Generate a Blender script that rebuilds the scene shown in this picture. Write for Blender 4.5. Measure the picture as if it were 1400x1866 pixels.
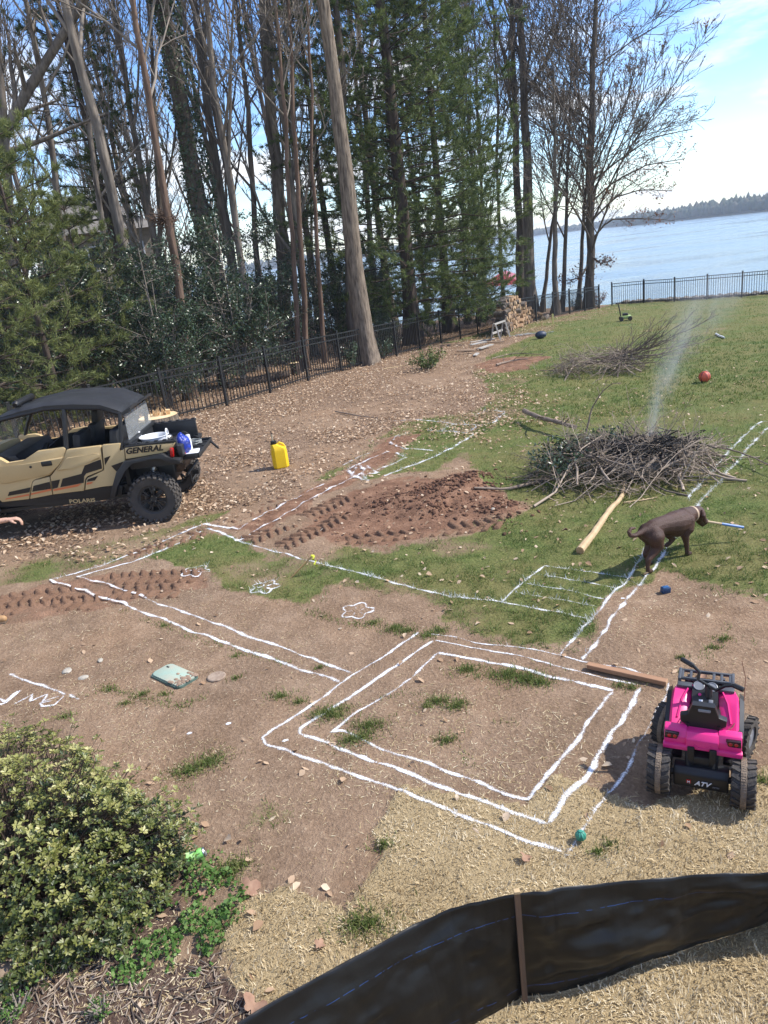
import bpy, bmesh, math, random
import numpy as np
from mathutils import Vector, Matrix, Euler

R = math.radians
PI = math.pi
rng = np.random.default_rng(7)
random.seed(7)
scene = bpy.context.scene
for o in list(bpy.data.objects):
    bpy.data.objects.remove(o, do_unlink=True)
C = scene.collection

# ------------------------------------------------------------------ camera
CAM_F = 1350.0                 # focal length in pixels of a 1400 x 1866 frame
CAM_ROLL = R(7.1)
CAM_PITCH = R(19.32)
CAM_H = 3.3
cam_d = bpy.data.cameras.new('camera')
cam_d.sensor_fit = 'VERTICAL'
cam_d.sensor_height = 36.0
cam_d.sensor_width = 27.0
cam_d.lens = CAM_F / 1866.0 * 36.0
cam_d.clip_start = 0.05
cam_d.clip_end = 9000
cam = bpy.data.objects.new('camera', cam_d)
C.objects.link(cam)
cam.location = (0, 0, CAM_H)
_m = Matrix.Rotation(PI / 2 - CAM_PITCH, 4, 'X') @ Matrix.Rotation(-CAM_ROLL, 4, 'Z')
cam.rotation_euler = _m.to_euler()
scene.camera = cam
scene.render.resolution_x = 768
scene.render.resolution_y = 1024

# ------------------------------------------------------------------ sky + sun
SUN_EL, SUN_AZ = R(46), R(88)      # azimuth measured from +Y towards +X
scene.view_settings.view_transform = 'Standard'
scene.view_settings.look = 'None'
scene.view_settings.gamma = 1.0
scene.view_settings.exposure = 1.27
scene.view_settings.use_curve_mapping = False
world = bpy.data.worlds.new('World')
scene.world = world
world.use_nodes = True
wt = world.node_tree
wt.nodes.clear()
def _n(tree, typ, **kw):
    n = tree.nodes.new(typ)
    for k, v in kw.items():
        setattr(n, k, v)
    return n
def build_world():
    t = wt
    L = t.links.new
    out = _n(t, 'ShaderNodeOutputWorld')
    bg = _n(t, 'ShaderNodeBackground')
    sky = _n(t, 'ShaderNodeTexSky', sky_type='NISHITA')
    sky.sun_disc = False
    sky.sun_elevation = SUN_EL
    sky.sun_rotation = SUN_AZ
    sky.air_density = 1.0
    sky.dust_density = 0.0
    sky.ozone_density = 3.0
    tc = _n(t, 'ShaderNodeTexCoord')
    sep = _n(t, 'ShaderNodeSeparateXYZ')
    L(tc.outputs['Generated'], sep.inputs[0])
    mx = _n(t, 'ShaderNodeMath', operation='MAXIMUM')
    L(sep.outputs['Z'], mx.inputs[0]); mx.inputs[1].default_value = 0.0
    ad = _n(t, 'ShaderNodeMath', operation='ADD')
    L(mx.outputs[0], ad.inputs[0]); ad.inputs[1].default_value = 0.13
    dx = _n(t, 'ShaderNodeMath', operation='DIVIDE')
    dy = _n(t, 'ShaderNodeMath', operation='DIVIDE')
    L(sep.outputs['X'], dx.inputs[0]); L(ad.outputs[0], dx.inputs[1])
    L(sep.outputs['Y'], dy.inputs[0]); L(ad.outputs[0], dy.inputs[1])
    cmb = _n(t, 'ShaderNodeCombineXYZ')
    L(dx.outputs[0], cmb.inputs[0]); L(dy.outputs[0], cmb.inputs[1])
    cmb.inputs[2].default_value = 3.7
    no = _n(t, 'ShaderNodeTexNoise')
    no.inputs['Scale'].default_value = 1.05
    no.inputs['Detail'].default_value = 9
    no.inputs['Roughness'].default_value = 0.58
    no.inputs['Distortion'].default_value = 0.25
    L(cmb.outputs[0], no.inputs['Vector'])
    mr = _n(t, 'ShaderNodeMapRange', interpolation_type='SMOOTHSTEP')
    mr.inputs['From Min'].default_value = 0.45
    mr.inputs['From Max'].default_value = 0.64
    L(no.outputs['Fac'], mr.inputs['Value'])
    mix = _n(t, 'ShaderNodeMix', data_type='RGBA')
    L(mr.outputs[0], mix.inputs['Factor'])
    hs = _n(t, 'ShaderNodeHueSaturation'); hs.inputs['Hue'].default_value = 0.512; hs.inputs['Saturation'].default_value = 1.22; hs.inputs['Value'].default_value = 0.92
    L(sky.outputs[0], hs.inputs['Color']); L(hs.outputs[0], mix.inputs['A'])
    # sunlit cloud, in the same units as the sky texture
    mix.inputs['B'].default_value = (4.5, 4.6, 4.75, 1)
    L(mix.outputs['Result'], bg.inputs['Color'])
    bg.inputs['Strength'].default_value = 0.12
    L(bg.outputs[0], out.inputs['Surface'])
build_world()
sun_d = bpy.data.lights.new('sun', 'SUN')
sun_d.energy = 2.9
sun_d.angle = R(0.9)
sun_d.color = (1.0, 0.95, 0.87)
sun = bpy.data.objects.new('sun', sun_d)
C.objects.link(sun)
_sd = Vector((math.sin(SUN_AZ) * math.cos(SUN_EL), math.cos(SUN_AZ) * math.cos(SUN_EL), math.sin(SUN_EL)))
sun.rotation_euler = _sd.to_track_quat('Z', 'Y').to_euler()
sun.location = _sd * 60

# ------------------------------------------------------------------ numeric helpers
def vnoise(x, y, seed=0):
    """smooth value noise in 0..1"""
    x = np.asarray(x, float); y = np.asarray(y, float)
    xi = np.floor(x).astype(np.int64); yi = np.floor(y).astype(np.int64)
    fx = x - xi; fy = y - yi
    fx = fx * fx * (3 - 2 * fx); fy = fy * fy * (3 - 2 * fy)
    def h(a, b):
        n = (a * 374761393 + b * 668265263 + seed * 1442695041) & 0xFFFFFFFF
        n = ((n ^ (n >> 13)) * 1274126177) & 0xFFFFFFFF
        n = (n ^ (n >> 16)) & 0xFFFF
        return n / 65535.0
    a = h(xi, yi); b = h(xi + 1, yi); c = h(xi, yi + 1); d = h(xi + 1, yi + 1)
    return (a * (1 - fx) + b * fx) * (1 - fy) + (c * (1 - fx) + d * fx) * fy
def fbm(x, y, seed=0, oct=4, gain=0.5):
    s = 0; a = 1; t = 0
    for i in range(oct):
        s = s + a * vnoise(np.asarray(x) * 2 ** i, np.asarray(y) * 2 ** i, seed + i * 17)
        t += a; a *= gain
    return s / t
def sstep(a, b, v):
    t = np.clip((np.asarray(v, float) - a) / (b - a), 0, 1)
    return t * t * (3 - 2 * t)

WATER_Z = -3.7
def gbase(x, y):
    """terrain without fine relief: level by the house, falling gently to a lake bank"""
    x = np.asarray(x, float); y = np.asarray(y, float)
    u = y + 0.35 * np.clip(x, -30, 60) - 20
    k = 3.0
    drop = 0.043 * k * np.log1p(np.exp(np.clip(u / k, -30, 30)))
    drop = np.where(u / k > 29, 0.043 * u, drop)
    dA = ((x - 15.5) * 5.9 + (y - 44.9) * 5.5) / 8.07
    dB = y - 49.5 - np.maximum(0, -x) * 1.5
    d = np.maximum(dA, dB)
    bank = sstep(0, 6, d) * 4.2
    # woods rise a little to the left
    wood = 0.6 * sstep(8, 30, -x - 0.3 * y + 6)
    return -drop - bank + wood * (1 - sstep(0, 5, d))
cR, sR, cP, sP = math.cos(CAM_ROLL), math.sin(CAM_ROLL), math.cos(CAM_PITCH), math.sin(CAM_PITCH)
def rayd(px, py):
    dx, dy = px - 700.0, py - 933.0
    a = (dx * cR - dy * sR) / CAM_F
    b = (dx * sR + dy * cR) / CAM_F
    return np.array([a, cP - sP * b, -sP - cP * b])
def gp(px, py, z=None):
    """where the photograph's pixel meets the ground (or a level plane z)"""
    v = rayd(px, py)
    o = np.array([0, 0, CAM_H])
    if z is not None:
        return o + v * ((z - CAM_H) / v[2])
    t = (0 - CAM_H) / min(v[2], -0.02)
    for _ in range(40):
        p = o + v * t
        zz = float(gbase(p[0], p[1]))
        t = 0.5 * t + 0.5 * (zz - CAM_H) / min(v[2], -0.02)
    p = o + v * t
    return p
def gpY(px, py, Y):
    """where the pixel's ray meets the upright plane y = Y"""
    v = rayd(px, py)
    return np.array([0, 0, CAM_H]) + v * (Y / v[1])
def scale_at(p):
    """pixels (of the 1400 px frame) per metre at p"""
    z = p[1] * cP + (CAM_H - p[2]) * sP
    return CAM_F / z

# ------------------------------------------------------------------ mesh helpers
def np_mesh(name, verts, faces, attrs=None, smooth=False):
    """verts (N,3); faces (M,3) or (M,4) or a list of such arrays"""
    me = bpy.data.meshes.new(name)
    if not isinstance(faces, list):
        faces = [faces]
    faces = [np.asarray(f, np.int32) for f in faces if len(f)]
    verts = np.asarray(verts, np.float32)
    me.vertices.add(len(verts))
    me.vertices.foreach_set('co', verts.ravel())
    nl = sum(f.size for f in faces)
    nf = sum(len(f) for f in faces)
    me.loops.add(nl)
    me.loops.foreach_set('vertex_index', np.concatenate([f.ravel() for f in faces]))
    me.polygons.add(nf)
    starts = []; s = 0
    for f in faces:
        k = f.shape[1]
        starts.append(s + np.arange(len(f)) * k)
        s += f.size
    me.polygons.foreach_set('loop_start', np.concatenate(starts).astype(np.int32))
    if smooth:
        me.polygons.foreach_set('use_smooth', np.ones(nf, bool))
    me.update(calc_edges=True)
    for k, v in (attrs or {}).items():
        v = np.asarray(v, np.float32)
        if v.ndim == 1:
            a = me.attributes.new(k, 'FLOAT', 'POINT'); a.data.foreach_set('value', v)
        elif v.shape[1] == 4:
            a = me.attributes.new(k, 'FLOAT_COLOR', 'POINT'); a.data.foreach_set('color', v.ravel())
    return me
def link(name, data, mat=None, parent=None, loc=None, rot=None, scl=None):
    o = bpy.data.objects.new(name, data)
    C.objects.link(o)
    if mat is not None and data is not None and len(data.materials) == 0:
        for m in (mat if isinstance(mat, (list, tuple)) else [mat]):
            data.materials.append(m)
    if parent is not None:
        o.parent = parent
    if loc is not None: o.location = loc
    if rot is not None: o.rotation_euler = rot
    if scl is not None: o.scale = scl if hasattr(scl, '__len__') else (scl,) * 3
    return o
def tag(o, label=None, cat=None, group=None, kind=None):
    if label: o['label'] = label
    if cat: o['category'] = cat
    if group: o['group'] = group
    if kind: o['kind'] = kind
    return o
def empty(name, loc=(0, 0, 0), rz=0.0):
    o = bpy.data.objects.new(name, None)
    C.objects.link(o)
    o.location = loc; o.rotation_euler = (0, 0, rz)
    o.empty_display_size = 0.2
    return o
def copy_tree(root, parent=None):
    c = root.copy(); C.objects.link(c)
    if parent is not None: c.parent = parent
    for ch in list(root.children):
        copy_tree(ch, c)
    return c

def _frames(T):
    """two unit normals for tangents T (...,3)"""
    ref = np.where(np.abs(T[..., 2:3]) > 0.85, np.array([1.0, 0.13, 0]), np.array([0, 0, 1.0]))
    A = np.cross(T, ref); A /= np.linalg.norm(A, axis=-1, keepdims=True) + 1e-9
    B = np.cross(T, A)
    return A, B
def tubes(P, Rr, sides=4, cap=True):
    """batch of tubes: P (K,n,3), Rr (K,n) -> verts, quads, tris"""
    P = np.asarray(P, float); Rr = np.asarray(Rr, float)
    K, n, _ = P.shape
    T = np.gradient(P, axis=1)
    T /= np.linalg.norm(T, axis=-1, keepdims=True) + 1e-9
    # one reference per tube keeps rings aligned
    Tm = T.mean(axis=1, keepdims=True); Tm /= np.linalg.norm(Tm, axis=-1, keepdims=True) + 1e-9
    A0, _ = _frames(Tm)
    A = A0 - (A0 * T).sum(-1, keepdims=True) * T
    A /= np.linalg.norm(A, axis=-1, keepdims=True) + 1e-9
    B = np.cross(T, A)
    ang = np.arange(sides) * 2 * PI / sides
    V = P[:, :, None, :] + Rr[:, :, None, None] * (np.cos(ang)[None, None, :, None] * A[:, :, None, :] + np.sin(ang)[None, None, :, None] * B[:, :, None, :])
    V = V.reshape(-1, 3)
    k = np.arange(K)[:, None, None] * n * sides
    i = np.arange(n - 1)[None, :, None] * sides
    s = np.arange(sides)[None, None, :]
    s2 = (s + 1) % sides
    Q = np.stack([k + i + s, k + i + s2, k + i + sides + s2, k + i + sides + s], -1).reshape(-1, 4)
    tri = np.zeros((0, 3), int)
    if cap and sides == 4:
        kk = np.arange(K) * n * sides
        e0 = np.stack([kk + 3, kk + 2, kk + 1, kk], -1)
        b = kk + (n - 1) * sides
        e1 = np.stack([b, b + 1, b + 2, b + 3], -1)
        Q = np.concatenate([Q, e0, e1])
    elif cap and sides == 3:
        b = np.arange(K) * n * sides + (n - 1) * sides
        tri = np.stack([b, b + 1, b + 2], -1)
    return V, Q, tri
class NB:
    """collects numpy pieces of one mesh"""
    def __init__(s): s.v = []; s.q = []; s.t = []; s.n = 0; s.a = []
    def add(s, V, Q=None, T=None, a=0.0):
        V = np.asarray(V, float).reshape(-1, 3)
        s.v.append(V)
        if Q is not None and len(Q): s.q.append(np.asarray(Q) + s.n)
        if T is not None and len(T): s.t.append(np.asarray(T) + s.n)
        s.a.append(np.broadcast_to(np.asarray(a, float), (len(V),)).copy() if np.ndim(a) < 1 else np.asarray(a, float))
        s.n += len(V)
        return s
    def mesh(s, name, smooth=False, attr='tint'):
        F = []
        if s.q: F.append(np.concatenate(s.q))
        if s.t: F.append(np.concatenate(s.t))
        return np_mesh(name, np.concatenate(s.v), F, {attr: np.concatenate(s.a)}, smooth)

class MB:
    """small solid-modelling helper around bmesh; build() links ONE mesh object"""
    def __init__(s): s.bm = bmesh.new()
    def _xf(s, vs, M):
        if M is not None:
            bmesh.ops.transform(s.bm, matrix=M, verts=vs)
        return vs
    def box(s, c, d, rot=None, bev=0.0, seg=2):
        r = bmesh.ops.create_cube(s.bm, size=1.0)
        vs = r['verts']
        M = Matrix.Translation(Vector(c)) @ (Euler(rot).to_matrix().to_4x4() if rot is not None else Matrix.Identity(4)) @ Matrix.Diagonal((d[0], d[1], d[2], 1))
        bmesh.ops.transform(s.bm, matrix=M, verts=vs)
        if bev > 0:
            es = list({e for v in vs for e in v.link_edges})
            bmesh.ops.bevel(s.bm, geom=es, offset=bev, segments=seg, profile=0.5, affect='EDGES')
        return s
    def tube(s, pts, rad, n=8, cap=True, flat=1.0):
        pts = [Vector(p) for p in pts]
        rad = [float(r) for r in rad] if hasattr(rad, '__len__') else [float(rad)] * len(pts)
        rings = []
        prevA = None
        for i, p in enumerate(pts):
            if i == 0: T = pts[1] - pts[0]
            elif i == len(pts) - 1: T = pts[-1] - pts[-2]
            else: T = (pts[i + 1] - pts[i]).normalized() + (pts[i] - pts[i - 1]).normalized()
            T.normalize()
            if prevA is None:
                ref = Vector((0, 0, 1)) if abs(T.z) < 0.9 else Vector((1, 0, 0))
                A = T.cross(ref).normalized()
            else:
                A = (prevA - T * prevA.dot(T))
                if A.length < 1e-6: A = T.orthogonal()
                A.normalize()
            prevA = A
            B = T.cross(A)
            rings.append([s.bm.verts.new(p + rad[i] * (math.cos(2 * PI * k / n) * A + flat * math.sin(2 * PI * k / n) * B)) for k in range(n)])
        for a, b in zip(rings, rings[1:]):
            for k in range(n):
                s.bm.faces.new((a[k], a[(k + 1) % n], b[(k + 1) % n], b[k]))
        if cap:
            s.bm.faces.new(list(reversed(rings[0]))); s.bm.faces.new(rings[-1])
        return s
    def lathe(s, prof, n=20, axis='Z', c=(0, 0, 0), M=None, close=False):
        """prof: [(radius, height)...] turned about the axis"""
        rings = []
        for r, h in prof:
            ring = []
            for k in range(n):
                a = 2 * PI * k / n
                if axis == 'Z': p = (r * math.cos(a), r * math.sin(a), h)
                elif axis == 'Y': p = (r * math.cos(a), h, -r * math.sin(a))
                else: p = (h, r * math.cos(a), r * math.sin(a))
                ring.append(s.bm.verts.new(Vector(p) + Vector(c)))
            rings.append(ring)
        rr = list(zip(rings, rings[1:]))
        if close: rr.append((rings[-1], rings[0]))
        for a, b in rr:
            for k in range(n):
                s.bm.faces.new((a[k], a[(k + 1) % n], b[(k + 1) % n], b[k]))
        if not close:
            if prof[0][0] > 1e-5: s.bm.faces.new(list(reversed(rings[0])))
            if prof[-1][0] > 1e-5: s.bm.faces.new(rings[-1])
        if M is not None:
            s._xf([v for r in rings for v in r], M)
        return s
    def prism(s, poly, a, b, plane='XZ', bev=0.0):
        """polygon extruded; plane 'XZ' -> along y from a to b, 'XY' -> along z, 'YZ' -> along x"""
        def P(u, v, w):
            return {'XZ': (u, w, v), 'XY': (u, v, w), 'YZ': (w, u, v)}[plane]
        A = [s.bm.verts.new(P(u, v, a)) for u, v in poly]
        B = [s.bm.verts.new(P(u, v, b)) for u, v in poly]
        n = len(poly)
        fs = [s.bm.faces.new(A), s.bm.faces.new(list(reversed(B)))]
        for i in range(n):
            fs.append(s.bm.faces.new((A[i], B[i], B[(i + 1) % n], A[(i + 1) % n])))
        if bev > 0:
            es = list({e for f in fs for e in f.edges})
            bmesh.ops.bevel(s.bm, geom=es, offset=bev, segments=2, profile=0.5, affect='EDGES')
        return s
    def loft(s, rings, cap=True, closed=True):
        """rings: list of equal-length lists of points"""
        RR = [[s.bm.verts.new(Vector(p)) for p in r] for r in rings]
        n = len(RR[0])
        for a, b in zip(RR, RR[1:]):
            for k in range(n if closed else n - 1):
                s.bm.faces.new((a[k], a[(k + 1) % n], b[(k + 1) % n], b[k]))
        if cap and closed:
            s.bm.faces.new(list(reversed(RR[0]))); s.bm.faces.new(RR[-1])
        return s
    def sphere(s, c, r, u=16, v=10, M=None):
        q = bmesh.ops.create_uvsphere(s.bm, u_segments=u, v_segments=v, radius=1.0)
        rr = r if hasattr(r, '__len__') else (r, r, r)
        MM = Matrix.Translation(Vector(c)) @ (M.to_4x4() if M is not None else Matrix.Identity(4)) @ Matrix.Diagonal((rr[0], rr[1], rr[2], 1))
        bmesh.ops.transform(s.bm, matrix=MM, verts=q['verts'])
        return s
    def mesh(s, name, smooth=True, ang=35):
        bmesh.ops.recalc_face_normals(s.bm, faces=s.bm.faces[:])
        me = bpy.data.meshes.new(name)
        s.bm.to_mesh(me); s.bm.free()
        if smooth:
            me.polygons.foreach_set('use_smooth', np.ones(len(me.polygons), bool))
            try: me.set_sharp_from_angle(angle=R(ang))
            except Exception: pass
        return me
    def build(s, name, mat, parent=None, loc=None, rot=None, smooth=True, ang=35):
        return link(name, s.mesh(name, smooth, ang), mat, parent, loc, rot)

# ------------------------------------------------------------------ materials
MATS = {}
def mat(name, col, rough=0.6, var=0.12, scale=8.0, bump=0.0, bscale=40.0, metal=0.0, spec=0.5, coat=0.0, col2=None, mscale=None, attr=None, trans=0.0, sss=None, coords='Object'):
    """procedural surface: base colour broken up by noise (optionally towards col2), roughness noise and bump"""
    if name in MATS: return MATS[name]
    m = bpy.data.materials.new(name); m.use_nodes = True
    t = m.node_tree; L = t.links.new
    b = t.nodes['Principled BSDF']
    tc = _n(t, 'ShaderNodeTexCoord')
    no = _n(t, 'ShaderNodeTexNoise')
    no.inputs['Scale'].default_value = scale
    no.inputs['Detail'].default_value = 5
    no.inputs['Roughness'].default_value = 0.6
    L(tc.outputs[coords], no.inputs['Vector'])
    c2 = col2 if col2 is not None else tuple(c * (1 - 2.2 * var) for c in col)
    mr = _n(t, 'ShaderNodeMapRange')
    mr.inputs['From Min'].default_value = 0.32; mr.inputs['From Max'].default_value = 0.68
    L(no.outputs['Fac'], mr.inputs['Value'])
    mx = _n(t, 'ShaderNodeMix', data_type='RGBA')
    mx.inputs['A'].default_value = (*col, 1); mx.inputs['B'].default_value = (*c2, 1)
    if attr:
        at = _n(t, 'ShaderNodeAttribute', attribute_name=attr)
        ad = _n(t, 'ShaderNodeMath', operation='ADD', use_clamp=True)
        sc = _n(t, 'ShaderNodeMath', operation='MULTIPLY'); sc.inputs[1].default_value = 0.45
        sb = _n(t, 'ShaderNodeMath', operation='SUBTRACT'); sb.inputs[1].default_value = 0.22
        L(mr.outputs[0], sc.inputs[0]); L(sc.outputs[0], sb.inputs[0])
        L(sb.outputs[0], ad.inputs[0]); L(at.outputs['Fac'], ad.inputs[1])
        L(ad.outputs[0], mx.inputs['Factor'])
    else:
        L(mr.outputs[0], mx.inputs['Factor'])
    L(mx.outputs['Result'], b.inputs['Base Color'])
    b.inputs['Roughness'].default_value = rough
    b.inputs['Metallic'].default_value = metal
    b.inputs['Specular IOR Level'].default_value = spec
    b.inputs['Coat Weight'].default_value = coat
    if rough > 0.15:
        rr = _n(t, 'ShaderNodeMapRange')
        rr.inputs['To Min'].default_value = max(0.05, rough - 0.1); rr.inputs['To Max'].default_value = min(1, rough + 0.12)
        L(no.outputs['Fac'], rr.inputs['Value']); L(rr.outputs[0], b.inputs['Roughness'])
    if bump > 0:
        n2 = _n(t, 'ShaderNodeTexNoise')
        n2.inputs['Scale'].default_value = bscale; n2.inputs['Detail'].default_value = 4
        if mscale is not None:
            mp = _n(t, 'ShaderNodeMapping'); mp.inputs['Scale'].default_value = mscale
            L(tc.outputs[coords], mp.inputs['Vector']); L(mp.outputs[0], n2.inputs['Vector'])
            L(mp.outputs[0], no.inputs['Vector'])
        else:
            L(tc.outputs[coords], n2.inputs['Vector'])
        bp = _n(t, 'ShaderNodeBump')
        bp.inputs['Strength'].default_value = min(1.0, bump); bp.inputs['Distance'].default_value = 0.02 * max(1.0, bump)
        L(n2.outputs['Fac'], bp.inputs['Height']); L(bp.outputs[0], b.inputs['Normal'])
    if trans > 0:            # thin leaf: some light comes through
        tr = _n(t, 'ShaderNodeBsdfTranslucent')
        L(mx.outputs['Result'], tr.inputs['Color'])
        ms = _n(t, 'ShaderNodeMixShader'); ms.inputs[0].default_value = trans
        L(b.outputs[0], ms.inputs[1]); L(tr.outputs[0], ms.inputs[2])
        L(ms.outputs[0], t.nodes['Material Output'].inputs['Surface'])
    MATS[name] = m
    return m
# ================================================================== GROUND
def W(pts):
    return np.array([gp(*p)[:2] for p in pts])
def inpoly(x, y, poly):
    inside = np.zeros(np.shape(x), bool)
    n = len(poly); j = n - 1
    for i in range(n):
        xi, yi = poly[i]; xj, yj = poly[j]
        c = ((yi > y) != (yj > y)) & (x < (xj - xi) * (y - yi) / (yj - yi + 1e-12) + xi)
        inside ^= c; j = i
    return inside
_WARP = {}
def softpoly(x, y, poly, w=0.12, s=0.35, seed=1):
    """polygon whose border is ragged by about +-w metres, averaged over two warps"""
    s = 0.2 if s < 0.3 else (0.5 if s < 0.9 else 1.2)
    lo = poly.min(0) - 3 * w - 0.2; hi = poly.max(0) + 3 * w + 0.2
    k = np.nonzero((x > lo[0]) & (x < hi[0]) & (y > lo[1]) & (y < hi[1]))[0]
    out = np.zeros(len(x))
    if not len(k): return out
    xs, ys = x[k], y[k]
    for j in range(2):
        key = (s, j, len(x), float(x[0]), float(x[-1]))
        if key not in _WARP:
            if len(_WARP) > 12: _WARP.clear()
            _WARP[key] = (fbm(x / s, y / s, 31 * j + 1, 3) - 0.5, fbm(x / s + 9.3, y / s + 4.1, 31 * j + 8, 3) - 0.5)
        ox, oy = _WARP[key]
        out[k] += 0.5 * inpoly(xs + ox[k] * 2.6 * w, ys + oy[k] * 2.6 * w, poly)
    return out
# regions read off the photograph, as real ground outlines
Z_DIRT = [W([(-320, 1160), (0, 1120), (90, 1060), (160, 1040), (300, 1020), (365, 1060), (430, 1082), (560, 1112), (610, 1078), (790, 1105), (800, 1128), (780, 1160), (900, 1190), (1010, 1215), (1060, 1200), (1120, 1110), (1195, 1038), (1290, 1070), (1400, 1110), (1800, 1200), (1800, 1420), (1400, 1400), (1300, 1440), (1170, 1470), (1010, 1415), (960, 1470), (735, 1432), (680, 1520), (700, 1560), (630, 1662), (520, 1618), (430, 1650), (380, 1790), (420, 1900), (-600, 1900)])]
Z_DRY = W([(735, 1432), (960, 1470), (1010, 1412), (1100, 1445), (1170, 1470), (1290, 1440), (1400, 1398), (1900, 1330), (2600, 2600), (-100, 2700), (420, 1900), (380, 1790), (430, 1650), (520, 1618), (630, 1662), (700, 1560), (680, 1520)])
Z_CLAY = [W([(540, 968), (590, 930), (650, 895), (700, 880), (800, 870), (860, 862), (905, 895), (965, 935), (900, 955), (800, 972), (720, 1000), (640, 992), (580, 975)]),
          W([(420, 970), (640, 850), (700, 800), (760, 790), (700, 850), (600, 905), (470, 975)]),
          W([(860, 665), (930, 650), (1000, 652), (960, 672), (890, 682)])]
Z_TREAD = [W([(-60, 1110), (110, 1050), (370, 1035), (380, 1070), (200, 1105), (30, 1140), (-60, 1150)])]
Z_LEAF = [W([(-400, 900), (120, 780), (240, 770), (400, 735), (560, 690), (650, 668), (760, 640), (900, 605), (990, 575), (1090, 556), (1150, 565), (1010, 600), (900, 640), (960, 700), (1020, 750), (930, 790), (760, 800), (640, 850), (560, 890), (480, 905), (380, 935), (330, 1000), (200, 1020), (40, 1010), (-300, 1100)])]
Z_GREEN = [W([(250, 1010), (380, 970), (440, 990), (560, 1020), (620, 990), (720, 1005), (860, 968), (970, 935), (880, 880), (850, 830), (840, 780), (900, 720), (860, 680), (900, 640), (1010, 598), (1120, 562), (1400, 545), (2200, 480), (2600, 1000), (1800, 1210), (1400, 1105), (1290, 1070), (1200, 1042), (1120, 1110), (1050, 1195), (900, 1170), (790, 1140), (840, 1105), (620, 1060), (545, 1112), (420, 1080), (340, 1040)]),
           W([(-60, 1085), (0, 1030), (130, 1000), (300, 960), (420, 930), (390, 950), (200, 1025), (60, 1065)]),
           W([(560, 880), (640, 830), (740, 770), (900, 740), (900, 800), (800, 860)])]
Z_WEED = W([(330, 1560), (420, 1580), (445, 1620), (430, 1700), (400, 1740), (330, 1770), (270, 1800), (200, 1770), (260, 1690)])
Z_MULCH = W([(-300, 1700), (260, 1760), (380, 1740), (430, 1800), (500, 1866), (500, 2000), (-400, 2100)])
FENCE_PTS = np.array([(-12.0, 10.2), (-6.0, 17.0), (-3.9, 19.2), (5.44, 33.8), (14.57, 44.0)])
def woods_side(x, y):
    """rough distance behind the woods fence (positive in the woods)"""
    xf = np.interp(y, np.concatenate([[-20], FENCE_PTS[:, 1]]), np.concatenate([[-30], FENCE_PTS[:, 0]]))
    return (xf - x) * 0.82
def zones_exact(x, y):
    shp = np.shape(x)
    ws = woods_side(x, y)
    wood = sstep(-0.1, 0.5, ws)
    dirt = 0
    for p in Z_DIRT: dirt = np.maximum(dirt, softpoly(x, y, p, 0.13, 0.5, 3))
    tread = 0
    for p in Z_TREAD: tread = np.maximum(tread, softpoly(x, y, p, 0.1, 0.4, 8))
    dry = softpoly(x, y, Z_DRY, 0.010, 0.15, 5)
    clay = 0
    for p in Z_CLAY: clay = np.maximum(clay, softpoly(x, y, p, 0.28, 0.6, 11))
    leaf = 0
    for p in Z_LEAF: leaf = np.maximum(leaf, softpoly(x, y, p, 0.9, 1.2, 13))
    green = 0
    for p in Z_GREEN: green = np.maximum(green, softpoly(x, y, p, 0.22, 0.6, 17))
    far = (y > 30) & (ws < 0)
    green = np.where(far, 1.0, green)
    weed = softpoly(x, y, Z_WEED, 0.1, 0.2, 19)
    mulch = softpoly(x, y, Z_MULCH, 0.1, 0.3, 23)
    wet = softpoly(x, y, SHRUB_BED, 0.12, 0.3, 29)
    mulch = np.maximum(mulch, wet)
    # patchiness: thin turf inside the lawn, tufts on the bare earth
    pn = fbm(x / 0.9, y / 0.9, 41, 4)
    pm = fbm(x / 2.6 + 5, y / 2.6, 43, 3)
    thin = sstep(0.36, 0.60, 0.6 * pn + 0.4 * pm + 0.02 * np.clip(x + 0.6 * (y - 6), -4, 9))
    green = green * (0.38 + 0.62 * thin)
    green = green * (1 - clay) * (1 - tread) * (1 - 0.9 * dirt) * (1 - wood)
    green = green * (1 - 0.55 * leaf * sstep(0.35, 0.6, pn))
    tuft = sstep(0.70, 0.80, fbm(x / 0.35, y / 0.35, 47, 3)) * sstep(0.5, 0.7, fbm(x / 1.7, y / 1.7, 53, 2))
    green = np.maximum(green, 0.5 * tuft * dirt * (1 - dry) * (1 - tread))
    dry = dry * (1 - mulch)
    green = np.where(dry > 0.5, 0.0, green)
    nf = sstep(5.5, 1.0, -ws)
    leaf = leaf * np.clip(0.30 + 0.75 * sstep(0.36, 0.58, fbm(x / 1.1 + 3, y / 1.1, 57, 4)) + 0.5 * nf, 0, 1)
    leaf = np.maximum(leaf * (1 - clay * 0.7), wood) * (1 - dry)
    clay = clay * (1 - wood)
    return dict(green=green, dry=dry, leaf=leaf, clay=np.maximum(clay, tread * 0.58), weed=weed, mulch=mulch, wood=wood, dirt=dirt, tread=tread)
SHRUB_BED = W([(-300, 1420), (60, 1400), (250, 1480), (330, 1570), (345, 1680), (250, 1780), (-300, 1800)])

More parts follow.
